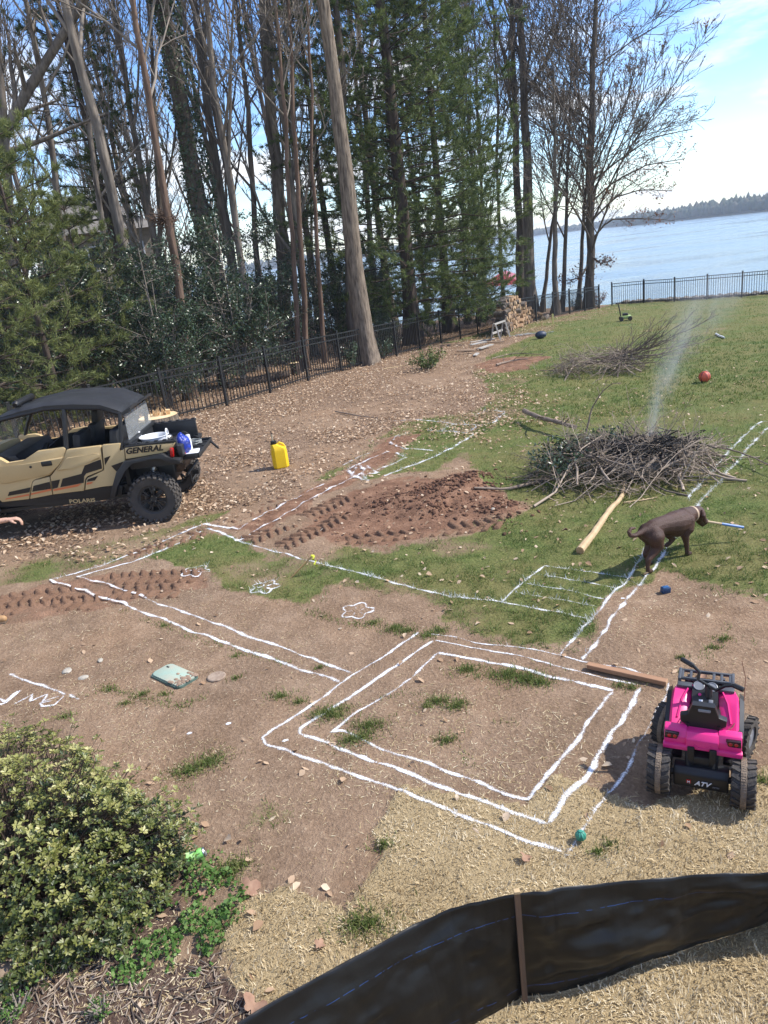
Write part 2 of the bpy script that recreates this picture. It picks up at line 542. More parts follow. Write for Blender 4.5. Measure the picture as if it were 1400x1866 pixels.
# sod slabs and digging leave steps in the ground
MOUND = [(*gp(838, 898)[:2], 0.42, 0.17), (*gp(770, 915)[:2], 0.60, 0.10), (*gp(905, 935)[:2], 0.50, 0.08), (*gp(700, 930)[:2], 0.5, 0.06), (*gp(800, 940)[:2], 0.45, 0.06), (*gp(868, 880)[:2], 0.3, 0.09)]
def gz_exact(x, y, zd=None):
    x = np.asarray(x, float); y = np.asarray(y, float)
    z = gbase(x, y)
    if zd is None: zd = zones_exact(x, y)
    z = z + (fbm(x / 1.6, y / 1.6, 71, 3) - 0.5) * 0.07 * sstep(3.5, 7, np.hypot(x, y))
    z = z + (fbm(x / 0.22, y / 0.22, 73, 4) - 0.5) * (0.022 + 0.05 * zd['clay'])
    z = z + zd['dry'] * 0.022
    for mx, my, mr, mh in MOUND:
        d = np.hypot(x - mx, (y - my) * 0.75) / mr
        z = z + mh * np.exp(-d * d * 1.6) * (0.25 + 1.5 * fbm(x / 0.28, y / 0.28, 79, 4))
    return z
GRID = {}
def _gw(x, y):
    x = np.asarray(x, float); y = np.asarray(y, float)
    yy = GRID['y']; ss = GRID['s']
    sx = x / (np.maximum(y, 1.2) + 3.0)
    i = np.clip(np.searchsorted(yy, y) - 1, 0, len(yy) - 2); j = np.clip(np.searchsorted(ss, sx) - 1, 0, len(ss) - 2)
    u = np.clip((y - yy[i]) / (yy[i + 1] - yy[i]), 0, 1); v = np.clip((sx - ss[j]) / (ss[j + 1] - ss[j]), 0, 1)
    return i, j, u, v
def _gs(A, w):
    i, j, u, v = w
    return (A[i, j] * (1 - v) + A[i, j + 1] * v) * (1 - u) + (A[i + 1, j] * (1 - v) + A[i + 1, j + 1] * v) * u
def zones(x, y):
    """zone strengths read back from the finished ground sheet"""
    w = _gw(x, y)
    return {q[1:]: _gs(A, w) for q, A in GRID.items() if q[0] == '_'}
def gz(x, y):
    """height of the finished ground sheet"""
    return _gs(GRID['z'], _gw(x, y))
def zat(x, y):
    return float(gz(np.array([x]), np.array([y]))[0])

def ground_material():
    m = bpy.data.materials.new('ground_soil_and_turf'); m.use_nodes = True
    t = m.node_tree; L = t.links.new
    b = t.nodes['Principled BSDF']
    b.inputs['Roughness'].default_value = 0.95
    b.inputs['Specular IOR Level'].default_value = 0.15
    tc = _n(t, 'ShaderNodeTexCoord')
    def noise(scale, detail=5, rough=0.6, off=0.0):
        mp = _n(t, 'ShaderNodeMapping'); mp.inputs['Location'].default_value = (off, off * 1.7, off * 0.6)
        L(tc.outputs['Object'], mp.inputs['Vector'])
        n = _n(t, 'ShaderNodeTexNoise')
        n.inputs['Scale'].default_value = scale; n.inputs['Detail'].default_value = detail; n.inputs['Roughness'].default_value = rough
        L(mp.outputs[0], n.inputs['Vector'])
        return n.outputs['Fac']
    def ramp(v, stops):
        r = _n(t, 'ShaderNodeValToRGB')
        e = r.color_ramp.elements
        while len(e) > 1: e.remove(e[-1])
        e[0].position = stops[0][0]; e[0].color = (*stops[0][1], 1)
        for p, c in stops[1:]:
            q = e.new(p); q.color = (*c, 1)
        L(v, r.inputs['Fac']); return r.outputs['Color']
    def mixc(f, a, bb):
        x = _n(t, 'ShaderNodeMix', data_type='RGBA')
        if hasattr(f, 'node'): L(f, x.inputs['Factor'])
        else: x.inputs['Factor'].default_value = f
        L(a, x.inputs['A']); L(bb, x.inputs['B']); return x.outputs['Result']
    n_big = noise(0.55, 5, 0.6); n_mid = noise(4.5, 6, 0.65, 3.1); n_fine = noise(38, 5, 0.7, 7.7); n_vf = noise(140, 3, 0.7, 1.3)
    dirt = ramp(n_mid, [(0.28, (0.185, 0.118, 0.075)), (0.5, (0.292, 0.195, 0.128)), (0.72, (0.395, 0.280, 0.192))])
    redd = ramp(n_mid, [(0.3, (0.225, 0.128, 0.072)), (0.55, (0.335, 0.208, 0.125)), (0.75, (0.42, 0.285, 0.185))])
    rf = ramp(n_big, [(0.44, (0, 0, 0)), (0.66, (0.8, 0.8, 0.8))])
    base = mixc(rf, dirt, redd)
    grit = ramp(n_fine, [(0.30, (0.055, 0.039, 0.026)), (0.42, (0.20, 0.138, 0.088)), (0.58, (0.31, 0.218, 0.140)), (0.70, (0.60, 0.48, 0.33))])
    dk = ramp(noise(1.1, 5, 0.6, 9.1), [(0.36, (0.62, 0.60, 0.60)), (0.56, (1, 1, 1))])
    mm = _n(t, 'ShaderNodeMix', data_type='RGBA', blend_type='MULTIPLY'); mm.inputs['Factor'].default_value = 0.8; L(base, mm.inputs['A']); L(dk, mm.inputs['B']); base = mm.outputs['Result']
    base = mixc(0.42, base, grit)
    A1 = _n(t, 'ShaderNodeAttribute', attribute_name='zoneA')
    A2 = _n(t, 'ShaderNodeAttribute', attribute_name='zoneB')
    s1 = _n(t, 'ShaderNodeSeparateColor'); L(A1.outputs['Color'], s1.inputs[0])
    s2 = _n(t, 'ShaderNodeSeparateColor'); L(A2.outputs['Color'], s2.inputs[0])
    def fac(ch, nz, k=0.8):
        """zone strength roughened by noise so borders break up"""
        a = _n(t, 'ShaderNodeMath', operation='SUBTRACT'); L(nz, a.inputs[0]); a.inputs[1].default_value = 0.5
        c = _n(t, 'ShaderNodeMath', operation='MULTIPLY_ADD'); L(a.outputs[0], c.inputs[0]); c.inputs[1].default_value = k; L(ch, c.inputs[2])
        r = _n(t, 'ShaderNodeMapRange', interpolation_type='SMOOTHSTEP')
        r.inputs['From Min'].default_value = 0.3; r.inputs['From Max'].default_value = 0.75
        L(c.outputs[0], r.inputs['Value']); return r.outputs[0]
    green = ramp(n_fine, [(0.28, (0.042, 0.058, 0.018)), (0.5, (0.100, 0.135, 0.038)), (0.66, (0.17, 0.195, 0.060)), (0.8, (0.30, 0.26, 0.13))])
    gold = ramp(n_fine, [(0.3, (0.10, 0.090, 0.034)), (0.6, (0.19, 0.180, 0.066)), (0.8, (0.30, 0.26, 0.13))])
    gm = ramp(noise(0.9, 6, 0.7, 5.5), [(0.38, (0, 0, 0)), (0.58, (1, 1, 1))])
    green = mixc(gm, green, gold)
    clay = ramp(n_mid, [(0.3, (0.120, 0.066, 0.042)), (0.5, (0.215, 0.118, 0.073)), (0.7, (0.32, 0.190, 0.120))])
    leaf = ramp(n_fine, [(0.28, (0.048, 0.030, 0.020)), (0.5, (0.19, 0.122, 0.078)), (0.70, (0.52, 0.385, 0.265))])
    dry = ramp(n_vf, [(0.25, (0.20, 0.145, 0.078)), (0.5, (0.37, 0.28, 0.155)), (0.75, (0.56, 0.45, 0.27))])
    mulch = ramp(n_fine, [(0.3, (0.042, 0.026, 0.020)), (0.55, (0.13, 0.085, 0.064)), (0.8, (0.30, 0.22, 0.17))])
    c = mixc(fac(s1.outputs[2], n_fine, 1.0), base, leaf)
    c = mixc(fac(s2.outputs[0], n_mid, 0.7), c, clay)
    c = mixc(fac(s1.outputs[0], n_fine, 1.1), c, green)
    c = mixc(fac(s2.outputs[1], n_fine, 0.8), c, mulch)
    c = mixc(fac(s1.outputs[1], n_fine, 0.3), c, dry)
    L(c, b.inputs['Base Color'])
    hb = _n(t, 'ShaderNodeMath', operation='MULTIPLY_ADD'); L(n_fine, hb.inputs[0]); hb.inputs[1].default_value = 1.0; L(n_mid, hb.inputs[2])
    bp = _n(t, 'ShaderNodeBump'); bp.inputs['Strength'].default_value = 0.9; bp.inputs['Distance'].default_value = 0.03
    L(hb.outputs[0], bp.inputs['Height']); L(bp.outputs[0], b.inputs['Normal'])
    return m

def build_ground():
    k = np.arange(0, 560)
    y = 3.4 * 1.0072 ** k - 1.9                       # fine rows ahead of the camera
    y = y[y < 62]
    y = np.concatenate([np.linspace(-14, 1.2, 14), y, np.linspace(63, 95, 14)])
    s = np.concatenate([np.linspace(-5, -0.85, 60)[:-1], np.linspace(-0.85, 0.85, 430), np.linspace(0.85, 4, 46)[1:]])
    Y, S = np.meshgrid(y, s, indexing='ij')
    X = S * (np.maximum(Y, 1.2) + 3.0)
    n0, n1 = X.shape
    x, yy = X.ravel(), Y.ravel()
    zd = zones_exact(x, yy)
    z = gz_exact(x, yy, zd)
    GRID.update(y=y, s=s, z=z.reshape(n0, n1), **{'_' + q: v.reshape(n0, n1) for q, v in zd.items()})
    idx = np.arange(n0 * n1).reshape(n0, n1)
    F = np.stack([idx[:-1, :-1], idx[:-1, 1:], idx[1:, 1:], idx[1:, :-1]], -1).reshape(-1, 4)
    za = np.stack([zd['green'], zd['dry'], zd['leaf'], np.ones_like(x)], 1)
    zb = np.stack([zd['clay'], zd['mulch'], zd['wood'], np.ones_like(x)], 1)
    me = np_mesh('ground', np.stack([x, yy, z], 1), F, {'zoneA': za, 'zoneB': zb}, True)
    o = link('ground', me, ground_material())
    tag(o, kind='structure')
    return o
ground = build_ground()

# ------------------------------------------------------------------ lake
def build_lake():
    m = bpy.data.materials.new('lake_water'); m.use_nodes = True
    t = m.node_tree; L = t.links.new
    b = t.nodes['Principled BSDF']
    b.inputs['Base Color'].default_value = (0.17, 0.25, 0.31, 1)
    b.inputs['Roughness'].default_value = 0.12
    b.inputs['IOR'].default_value = 1.333
    tc = _n(t, 'ShaderNodeTexCoord')
    mp = _n(t, 'ShaderNodeMapping'); mp.inputs['Scale'].default_value = (0.35, 1.0, 1.0); mp.inputs['Rotation'].default_value = (0, 0, R(-6))
    L(tc.outputs['Object'], mp.inputs['Vector'])
    n1 = _n(t, 'ShaderNodeTexNoise'); n1.inputs['Scale'].default_value = 0.9; n1.inputs['Detail'].default_value = 5
    n2 = _n(t, 'ShaderNodeTexNoise'); n2.inputs['Scale'].default_value = 0.05; n2.inputs['Detail'].default_value = 3
    wv = _n(t, 'ShaderNodeTexWave', wave_type='BANDS', bands_direction='Y')
    wv.inputs['Scale'].default_value = 0.32; wv.inputs['Distortion'].default_value = 5.0; wv.inputs['Detail'].default_value = 3; wv.inputs['Detail Scale'].default_value = 1.2
    for q in (n1, n2, wv): L(mp.outputs[0], q.inputs['Vector'])
    ad = _n(t, 'ShaderNodeMath', operation='MULTIPLY_ADD'); L(wv.outputs['Fac'], ad.inputs[0]); ad.inputs[1].default_value = 0.9; L(n1.outputs['Fac'], ad.inputs[2])
    bp = _n(t, 'ShaderNodeBump'); bp.inputs['Strength'].default_value = 0.75; bp.inputs['Distance'].default_value = 0.14
    L(ad.outputs[0], bp.inputs['Height']); L(bp.outputs[0], b.inputs['Normal'])
    rr = _n(t, 'ShaderNodeMapRange'); rr.inputs['To Min'].default_value = 0.06; rr.inputs['To Max'].default_value = 0.28
    rr.inputs['From Min'].default_value = 0.35; rr.inputs['From Max'].default_value = 0.65
    L(n2.outputs['Fac'], rr.inputs['Value']); L(rr.outputs[0], b.inputs['Roughness'])
    xs = np.array([-700, -200, -60, 0, 40, 100, 300, 1200, 3500.0]); ys = np.array([30, 60, 100, 200, 500, 1200, 2600, 5000.0])
    X, Y = np.meshgrid(xs, ys, indexing='ij')
    V = np.stack([X.ravel(), Y.ravel(), np.full(X.size, WATER_Z)], 1)
    i = np.arange(X.size).reshape(X.shape)
    F = np.stack([i[:-1, :-1], i[1:, :-1], i[1:, 1:], i[:-1, 1:]], -1).reshape(-1, 4)
    o = link('lake_water', np_mesh('lake_water', V, F), m)
    tag(o, kind='structure')
build_lake()

# far shore: a low wooded bank across the water
def build_far_shore():
    m = mat('far_woods', (0.050, 0.068, 0.048), 0.95, col2=(0.095, 0.085, 0.062), scale=0.02, spec=0.1, attr='tint')
    land = mat('far_bank_soil', (0.12, 0.11, 0.07), 0.95, scale=0.01)
    A = np.array([gp(905, 440, WATER_Z + 0.3)[:2], gp(1000, 428, WATER_Z + 0.3)[:2]])
    # shore runs nearer towards the right
    def shore(px, d):
        v = rayd(px, 400); v = v[:2] / np.linalg.norm(v[:2]); return v * d
    knots = [(-500, 900), (-50, 1050), (400, 1150), (800, 1250), (960, 1350), (1090, 1300), (1180, 900), (1290, 820), (1400, 740), (1560, 700), (1800, 680), (2600, 640)]
    P = np.array([shore(*k) for k in knots])
    hgt = np.interp(np.arange(len(knots)), range(len(knots)), [16, 16, 15, 13, 11, 9, 12, 14, 15, 15, 16, 16])
    nb = NB(); land_v = []
    g = np.random.default_rng(5)
    # unit blob
    bm = bmesh.new(); bmesh.ops.create_icosphere(bm, subdivisions=1, radius=1.0)
    bv = np.array([v.co[:] for v in bm.verts]); bf = np.array([[v.index for v in f.verts] for f in bm.faces]); bm.free()
    for i in range(len(P) - 1):
        a, b = P[i], P[i + 1]
        L = np.linalg.norm(b - a); n = int(L / 3.0)
        for k in range(n):
            for row in range(3):
                t = (k + g.random()) / n
                c = a * (1 - t) + b * t
                out = c / np.linalg.norm(c)
                c = c + out * (6 + row * 12 + g.random() * 9)
                h = (hgt[i] * (1 - t) + hgt[i + 1] * t) * (0.7 + 0.5 * g.random()) * (0.75 + 0.12 * row)
                w = 2.0 + 2.6 * g.random()
                vv = bv * (1 + 0.28 * (g.random((len(bv), 1)) - 0.5)) * np.array([w, w, h * 0.5]) + np.array([c[0], c[1], WATER_Z + 1.0 + h * 0.5])
                nb.add(vv, T=bf, a=g.random() * 0.9 * (g.random() < 0.7))
    o = link('far_shore_woods', nb.mesh('far_shore_woods', False), m)
    tag(o, 'low dark line of woods across the lake', 'woods', kind='stuff')
    V = []; F = []
    for i in range(len(P)):
        out = P[i] / np.linalg.norm(P[i])
        for d, z in ((0, -0.4), (3, 0.9), (60, 2.2), (900, 3)):
            q = P[i] + out * d; V.append((q[0], q[1], WATER_Z + z))
    for i in range(len(P) - 1):
        for k in range(3):
            F.append((i * 4 + k, (i + 1) * 4 + k, (i + 1) * 4 + k + 1, i * 4 + k + 1))
    o = link('far_bank', np_mesh('far_bank', V, np.array(F)), land); tag(o, kind='structure')
build_far_shore()

# ------------------------------------------------------------------ chalk-paint layout lines (parts of the ground)
def chalk_material():
    m = bpy.data.materials.new('white_marking_chalk'); m.use_nodes = True
    t = m.node_tree; L = t.links.new
    b = t.nodes['Principled BSDF']; b.inputs['Roughness'].default_value = 0.95; b.inputs['Specular IOR Level'].default_value = 0.1
    b.inputs['Base Color'].default_value = (0.80, 0.81, 0.82, 1)
    tc = _n(t, 'ShaderNodeTexCoord')
    n1 = _n(t, 'ShaderNodeTexNoise'); n1.inputs['Scale'].default_value = 120; n1.inputs['Detail'].default_value = 4; n1.inputs['Roughness'].default_value = 0.75
    n2 = _n(t, 'ShaderNodeTexNoise'); n2.inputs['Scale'].default_value = 7; n2.inputs['Detail'].default_value = 3
    L(tc.outputs['Object'], n1.inputs['Vector']); L(tc.outputs['Object'], n2.inputs['Vector'])
    at = _n(t, 'ShaderNodeAttribute', attribute_name='tint')
    a = _n(t, 'ShaderNodeMath', operation='MULTIPLY_ADD'); L(n1.outputs['Fac'], a.inputs[0]); a.inputs[1].default_value = 2.2; L(at.outputs['Fac'], a.inputs[2])
    a2 = _n(t, 'ShaderNodeMath', operation='MULTIPLY_ADD'); L(n2.outputs['Fac'], a2.inputs[0]); a2.inputs[1].default_value = 1.7; L(a.outputs[0], a2.inputs[2])
    r = _n(t, 'ShaderNodeMapRange', interpolation_type='SMOOTHSTEP'); r.inputs['From Min'].default_value = 2.15; r.inputs['From Max'].default_value = 2.85
    L(a2.outputs[0], r.inputs['Value'])
    tr = _n(t, 'ShaderNodeBsdfTransparent')
    ms = _n(t, 'ShaderNodeMixShader'); L(r.outputs[0], ms.inputs[0]); L(tr.outputs[0], ms.inputs[1]); L(b.outputs[0], ms.inputs[2])
    L(ms.outputs[0], t.nodes['Material Output'].inputs['Surface'])
    return m
M_CHALK = chalk_material()
CHALK_PTS = []
def chalk(pix, w=0.055, dens=0.55, smooth=True, name='painted_line', gappy=0.0):
    P = np.array([gp(*p)[:2] for p in pix])
    seg = np.linalg.norm(np.diff(P, axis=0), axis=1); s = np.concatenate([[0], np.cumsum(seg)])
    n = max(4, int(s[-1] / 0.03))
    t = np.linspace(0, s[-1], n)
    x = np.interp(t, s, P[:, 0]); y = np.interp(t, s, P[:, 1])
    sd = int(abs(P[0, 0] * 131 + P[0, 1] * 57)) % 991
    j = (fbm(t / 0.25, t * 0 + sd, sd, 3) - 0.5) * 0.05
    T = np.stack([np.gradient(x), np.gradient(y)], 1); T /= np.linalg.norm(T, axis=1, keepdims=True) + 1e-9
    N = np.stack([-T[:, 1], T[:, 0]], 1)
    x = x + N[:, 0] * j; y = y + N[:, 1] * j
    w = w * (0.30 + 0.14 * float(sstep(4.5, 9, P[:, 1].mean())))
    ww = w * (0.75 + 0.6 * fbm(t / 0.18, t * 0 + sd + 3, sd + 5, 3)) * 1.25
    offs = np.array([-1, -0.55, 0, 0.55, 1.0]); al = np.array([-0.8, 0.15, 0.68, 0.15, -0.8])
    X = x[:, None] + N[:, 0:1] * ww[:, None] * offs[None] * 0.5 * 2.3
    Y = y[:, None] + N[:, 1:2] * ww[:, None] * offs[None] * 0.5 * 2.3
    zq = zones(X.ravel(), Y.ravel())
    Z = gz(X.ravel(), Y.ravel()) + 0.004 + 0.017 * sstep(0.25, 0.6, np.maximum(zq['tread'], zq['clay']))
    V = np.stack([X.ravel(), Y.ravel(), Z], 1)
    i = np.arange(n * 5).reshape(n, 5)
    F = np.stack([i[:-1, :-1], i[:-1, 1:], i[1:, 1:], i[1:, :-1]], -1).reshape(-1, 4)
    A = np.broadcast_to(al[None], (n, 5)) + (dens - 0.55) - gappy * (fbm(t / 0.3, t * 0, sd + 9, 2) > 0.55)[:, None]
    A = A.copy(); A[0] -= 0.4; A[-1] -= 0.4
    me = np_mesh('painted_line', V, F, {'tint': A.ravel()})
    o = link(name, me, M_CHALK, ground)
    CHALK_PTS.append(np.stack([x, y, ww * 0.55], 1))
    return o
CH = [
 # outermost, middle and inner outline of the near box
 ([(762, 1150), (710, 1190), (650, 1228), (560, 1290), (475, 1345), (484, 1356), (600, 1398), (720, 1440), (860, 1500), (960, 1537), (1030, 1562)], .062, .62),
 ([(1030, 1562), (1062, 1515), (1110, 1450), (1150, 1385), (1165, 1355), (1195, 1310), (1222, 1245)], .060, .50),
 ([(778, 1153), (880, 1172), (960, 1185), (1020, 1195), (1062, 1206), (1140, 1222), (1222, 1245)], .048, .50),
 ([(790, 1168), (720, 1215), (640, 1272), (550, 1330), (548, 1338), (620, 1366), (700, 1395), (850, 1450), (1000, 1507)], .075, .66),
 ([(1000, 1507), (1040, 1450), (1080, 1400), (1125, 1325), (1168, 1252)], .080, .66),
 ([(790, 1168), (860, 1182), (940, 1195), (1060, 1225), (1168, 1252)], .055, .55),
 ([(797, 1192), (750, 1235), (720, 1258), (640, 1310), (605, 1335), (622, 1333), (700, 1368), (780, 1393), (850, 1420), (963, 1462)], .062, .6),
 ([(963, 1462), (1000, 1412), (1040, 1360), (1080, 1308), (1117, 1262)], .068, .66),
 ([(797, 1192), (900, 1210), (950, 1220), (1000, 1232), (1060, 1247), (1117, 1262)], .085, .66),
 # double line running left
 ([(622, 1245), (540, 1217), (480, 1195), (350, 1150), (280, 1122), (220, 1100), (150, 1078), (90, 1055)], .068, .62),
 ([(645, 1228), (560, 1196), (500, 1175), (390, 1135), (320, 1108), (250, 1085), (190, 1065), (140, 1050)], .062, .58),
 ([(90, 1055), (130, 1045), (180, 1032), (230, 1013), (280, 995), (330, 973), (375, 955), (410, 962), (437, 968), (455, 957)], .072, .58),
 ([(140, 1050), (240, 1025), (290, 1005), (330, 990), (378, 963), (400, 971), (435, 985)], .066, .58),
 ([(435, 985), (480, 962), (520, 940), (565, 912), (600, 895), (650, 870)], .075, .45),
 ([(462, 950), (500, 930), (535, 912), (570, 895), (592, 882)], .075, .45),
 ([(435, 985), (500, 1004), (560, 1020), (640, 1043), (720, 1065), (820, 1087), (915, 1098), (1000, 1114), (1072, 1128)], .062, .50),
 # steps
 ([(915, 1098), (950, 1066), (990, 1030)], .055, .5),
 ([(990, 1030), (1060, 1040), (1148, 1053)], .05, .38), ([(975, 1047), (1040, 1058), (1122, 1072)], .05, .36),
 ([(955, 1065), (1030, 1076), (1102, 1092)], .05, .4), ([(943, 1082), (1010, 1092), (1088, 1106)], .05, .4),
 # double line running up to the right
 ([(1018, 1195), (1050, 1162), (1080, 1130), (1115, 1085), (1148, 1050), (1180, 1000), (1200, 968)], .062, .48),
 ([(1065, 1205), (1095, 1160), (1130, 1110), (1165, 1068), (1195, 1035), (1225, 985), (1245, 945)], .070, .55),
 ([(1250, 912), (1290, 868), (1320, 832), (1350, 800), (1388, 768)], .085, .40),
 ([(1270, 925), (1310, 878), (1345, 838), (1372, 808), (1410, 770)], .085, .40),
 ([(1388, 768), (1440, 772), (1500, 780)], .08, .35),
 # far shapes
 ([(700, 868), (740, 853), (780, 838), (825, 816), (862, 792)], .10, .5),
 ([(740, 790), (722, 798), (713, 808), (724, 818), (761, 819), (790, 822)], .10, .42),
 ([(711, 767), (760, 765), (794, 768), (835, 774), (873, 775)], .11, .40),
 ([(778, 785), (815, 786), (850, 788), (873, 776), (900, 770), (922, 750), (895, 748), (866, 755)], .11, .42),
 ([(805, 784), (832, 772)], .10, .4),
 ([(624, 849), (650, 836), (674, 826)], .10, .42), ([(629, 860), (670, 842), (711, 824)], .10, .42),
 ([(686, 858), (715, 847), (741, 835), (722, 828)], .10, .4),
 ([(635, 855), (650, 872), (665, 858), (652, 850), (642, 868), (672, 876), (660, 862)], .12, .42),
 ([(655, 868), (690, 862), (668, 852)], .12, .38),
 # writing by the shrub, upside down from here
 ([(14, 1228), (60, 1242), (100, 1258), (122, 1263)], .075, .50), ([(127, 1263), (146, 1275)], .085, .4),
 ([(-30, 1262), (10, 1278), (37, 1257), (12, 1280), (-25, 1290)], .055, .55),
 ([(20, 1285), (45, 1272), (62, 1262), (56, 1278), (86, 1264), (76, 1280), (110, 1267)], .055, .55),
 ([(112, 1267), (100, 1285), (76, 1289), (70, 1281), (96, 1275)], .060, .62),
]
for c in CH: chalk(*c)
def flower(cx, cy, r):
    c = gp(cx, cy)[:2]
    global gp_keep
    t = np.linspace(0, 2 * PI, 60)
    rr = r * (1 + 0.24 * np.cos(5 * t + 0.4))
    pts = [(c[0] + a, c[1] + b) for a, b in zip(rr * np.cos(t), rr * np.sin(t))]
    chalk_world(pts, 0.05, .58)
    for k in range(5):
        a = k * 2 * PI / 5 + 0.5
        chalk_world([(c[0] + 0.02 * math.cos(a), c[1] + 0.02 * math.sin(a)), (c[0] + r * 0.72 * math.cos(a), c[1] + r * 0.72 * math.sin(a))], 0.04, .5)
def chalk_world(pts, w, d):
    global gp
    keep = gp
    gp = lambda a, b: np.array([a, b, 0.0])
    try: chalk(pts, w, d)
    finally: gp = keep
flower(358, 1042, 0.135); flower(483, 1070, 0.14); flower(650, 1112, 0.135)
for (a, b) in ((346, 1338), (417, 1320), (1135, 1092), (520, 1353)):
    c = gp(a, b)[:2]; chalk_world([(c[0] - .022, c[1]), (c[0], c[1] + .006), (c[0] + .022, c[1])], .05, .8)
CHALK_ALL = np.concatenate(CHALK_PTS)
def chalk_near(x, y):
    """1 where paint has been sprayed over whatever grows there"""
    out = np.zeros(len(x))
    cs = 0.25
    keys = {}
    ci = np.floor(CHALK_ALL[:, :2] / cs).astype(int)
    for n, (a, b) in enumerate(ci): keys.setdefault((a, b), []).append(n)
    pi = np.floor(np.stack([x, y], 1) / cs).astype(int)
    code = pi[:, 0] * 100003 + pi[:, 1]
    order = np.argsort(code); uc, st = np.unique(code[order], return_index=True)
    st = list(st) + [len(code)]
    for u in range(len(uc)):
        ids = order[st[u]:st[u + 1]]
        a, b = pi[ids[0]]
        nn = [q for da in (-1, 0, 1) for db in (-1, 0, 1) for q in keys.get((a + da, b + db), [])]
        if not nn: continue
        Q = CHALK_ALL[nn]
        d = np.hypot(x[ids][:, None] - Q[None, :, 0], y[ids][:, None] - Q[None, :, 1]) - Q[None, :, 2] * 1.15
        out[ids] = d.min(1) < 0.0
    return out
# ================================================================== GROUND COVER (stuff)
def sample(n, ymin, ymax, smin=-0.85, smax=0.85, power=1.0, seed=1):
    """points over the yard, thinning with distance"""
    g = np.random.default_rng(seed)
    a, b = (ymin + 2.0) ** (-power), (ymax + 2.0) ** (-power)
    y = (a + (b - a) * g.random(n)) ** (-1 / power) - 2.0
    s = smin + (smax - smin) * g.random(n)
    x = s * (y + 3.0)
    return x, y, g
def blades(name, x, y, g, length, width, lean, mat_, tint, kind_label, nseg=1, yaw=None, zoff=0.0):
    n = len(x)
    z = gz(x, y) - 0.006 + zoff
    yw = g.random(n) * 2 * PI if yaw is None else yaw
    d = np.stack([np.cos(yw), np.sin(yw), np.zeros(n)], 1)
    sde = np.stack([-np.sin(yw), np.cos(yw), np.zeros(n)], 1)
    root = np.stack([x, y, z], 1)
    L = length; w = width[:, None]
    ln = lean[:, None]
    up = np.array([0, 0, 1.0])
    tip = root + (d * np.sin(ln) + up * np.cos(ln)) * L[:, None]
    tw = g.random(n) * 2 * PI
    sde = np.stack([np.cos(tw), np.sin(tw), np.zeros(n)], 1)
    if nseg == 1:
        V = np.stack([root - sde * w, root + sde * w, tip], 1).reshape(-1, 3)
        F = np.arange(n * 3).reshape(-1, 3)
        me = np_mesh(name, V, F, {'tint': np.repeat(tint, 3)})
    else:
        mid = root + (d * np.sin(ln * 0.45) + up * np.cos(ln * 0.45)) * L[:, None] * 0.55
        tip = mid + (d * np.sin(ln * 1.5) + up * np.cos(ln * 1.5)) * L[:, None] * 0.5
        V = np.stack([root - sde * w, root + sde * w, mid + sde * w * 0.8, mid - sde * w * 0.8, tip], 1).reshape(-1, 3)
        i = np.arange(n)[:, None] * 5
        me = np_mesh(name, V, [i + np.array([[0, 1, 2, 3]]), i + np.array([[3, 2, 4]])], {'tint': np.repeat(tint, 5)})
    o = link(name, me, mat_)
    tag(o, *kind_label, kind='stuff')
    return o
def leafy_mat(name, cols, rough=0.7, trans=0.3, spec=0.3, paint=False):
    """colour picked along a ramp by the per-blade tint; tint > 1 = sprayed with chalk"""
    m = bpy.data.materials.new(name); m.use_nodes = True
    t = m.node_tree; L = t.links.new
    b = t.nodes['Principled BSDF']; b.inputs['Roughness'].default_value = rough; b.inputs['Specular IOR Level'].default_value = spec
    at = _n(t, 'ShaderNodeAttribute', attribute_name='tint')
    r = _n(t, 'ShaderNodeValToRGB'); e = r.color_ramp.elements
    while len(e) > 1: e.remove(e[-1])
    e[0].position = 0; e[0].color = (*cols[0], 1)
    for i, c in enumerate(cols[1:]):
        q = e.new((i + 1) / (len(cols) - 1) * (0.9 if paint else 1.0)); q.color = (*c, 1)
    if paint:
        q = e.new(0.96); q.color = (0.78, 0.8, 0.8, 1)
    L(at.outputs['Fac'], r.inputs['Fac']); L(r.outputs[0], b.inputs['Base Color'])
    tr = _n(t, 'ShaderNodeBsdfTranslucent'); L(r.outputs[0], tr.inputs['Color'])
    ms = _n(t, 'ShaderNodeMixShader'); ms.inputs[0].default_value = trans
    L(b.outputs[0], ms.inputs[1]); L(tr.outputs[0], ms.inputs[2]); L(ms.outputs[0], t.nodes['Material Output'].inputs['Surface'])
    MATS[name] = m
    return m
M_GRASS = leafy_mat('green_grass', [(0.034, 0.062, 0.013), (0.075, 0.125, 0.026), (0.135, 0.190, 0.045), (0.21, 0.225, 0.075), (0.36, 0.31, 0.15)], paint=True)
M_DRY = leafy_mat('dormant_grass', [(0.13, 0.085, 0.040), (0.32, 0.225, 0.110), (0.51, 0.395, 0.22), (0.65, 0.535, 0.34), (0.75, 0.66, 0.48)], paint=True, trans=0.22)
M_LEAFL = leafy_mat('fallen_leaf', [(0.10, 0.056, 0.032), (0.25, 0.150, 0.084), (0.39, 0.255, 0.155), (0.53, 0.380, 0.250), (0.67, 0.54, 0.39)], rough=0.75, trans=0.2)

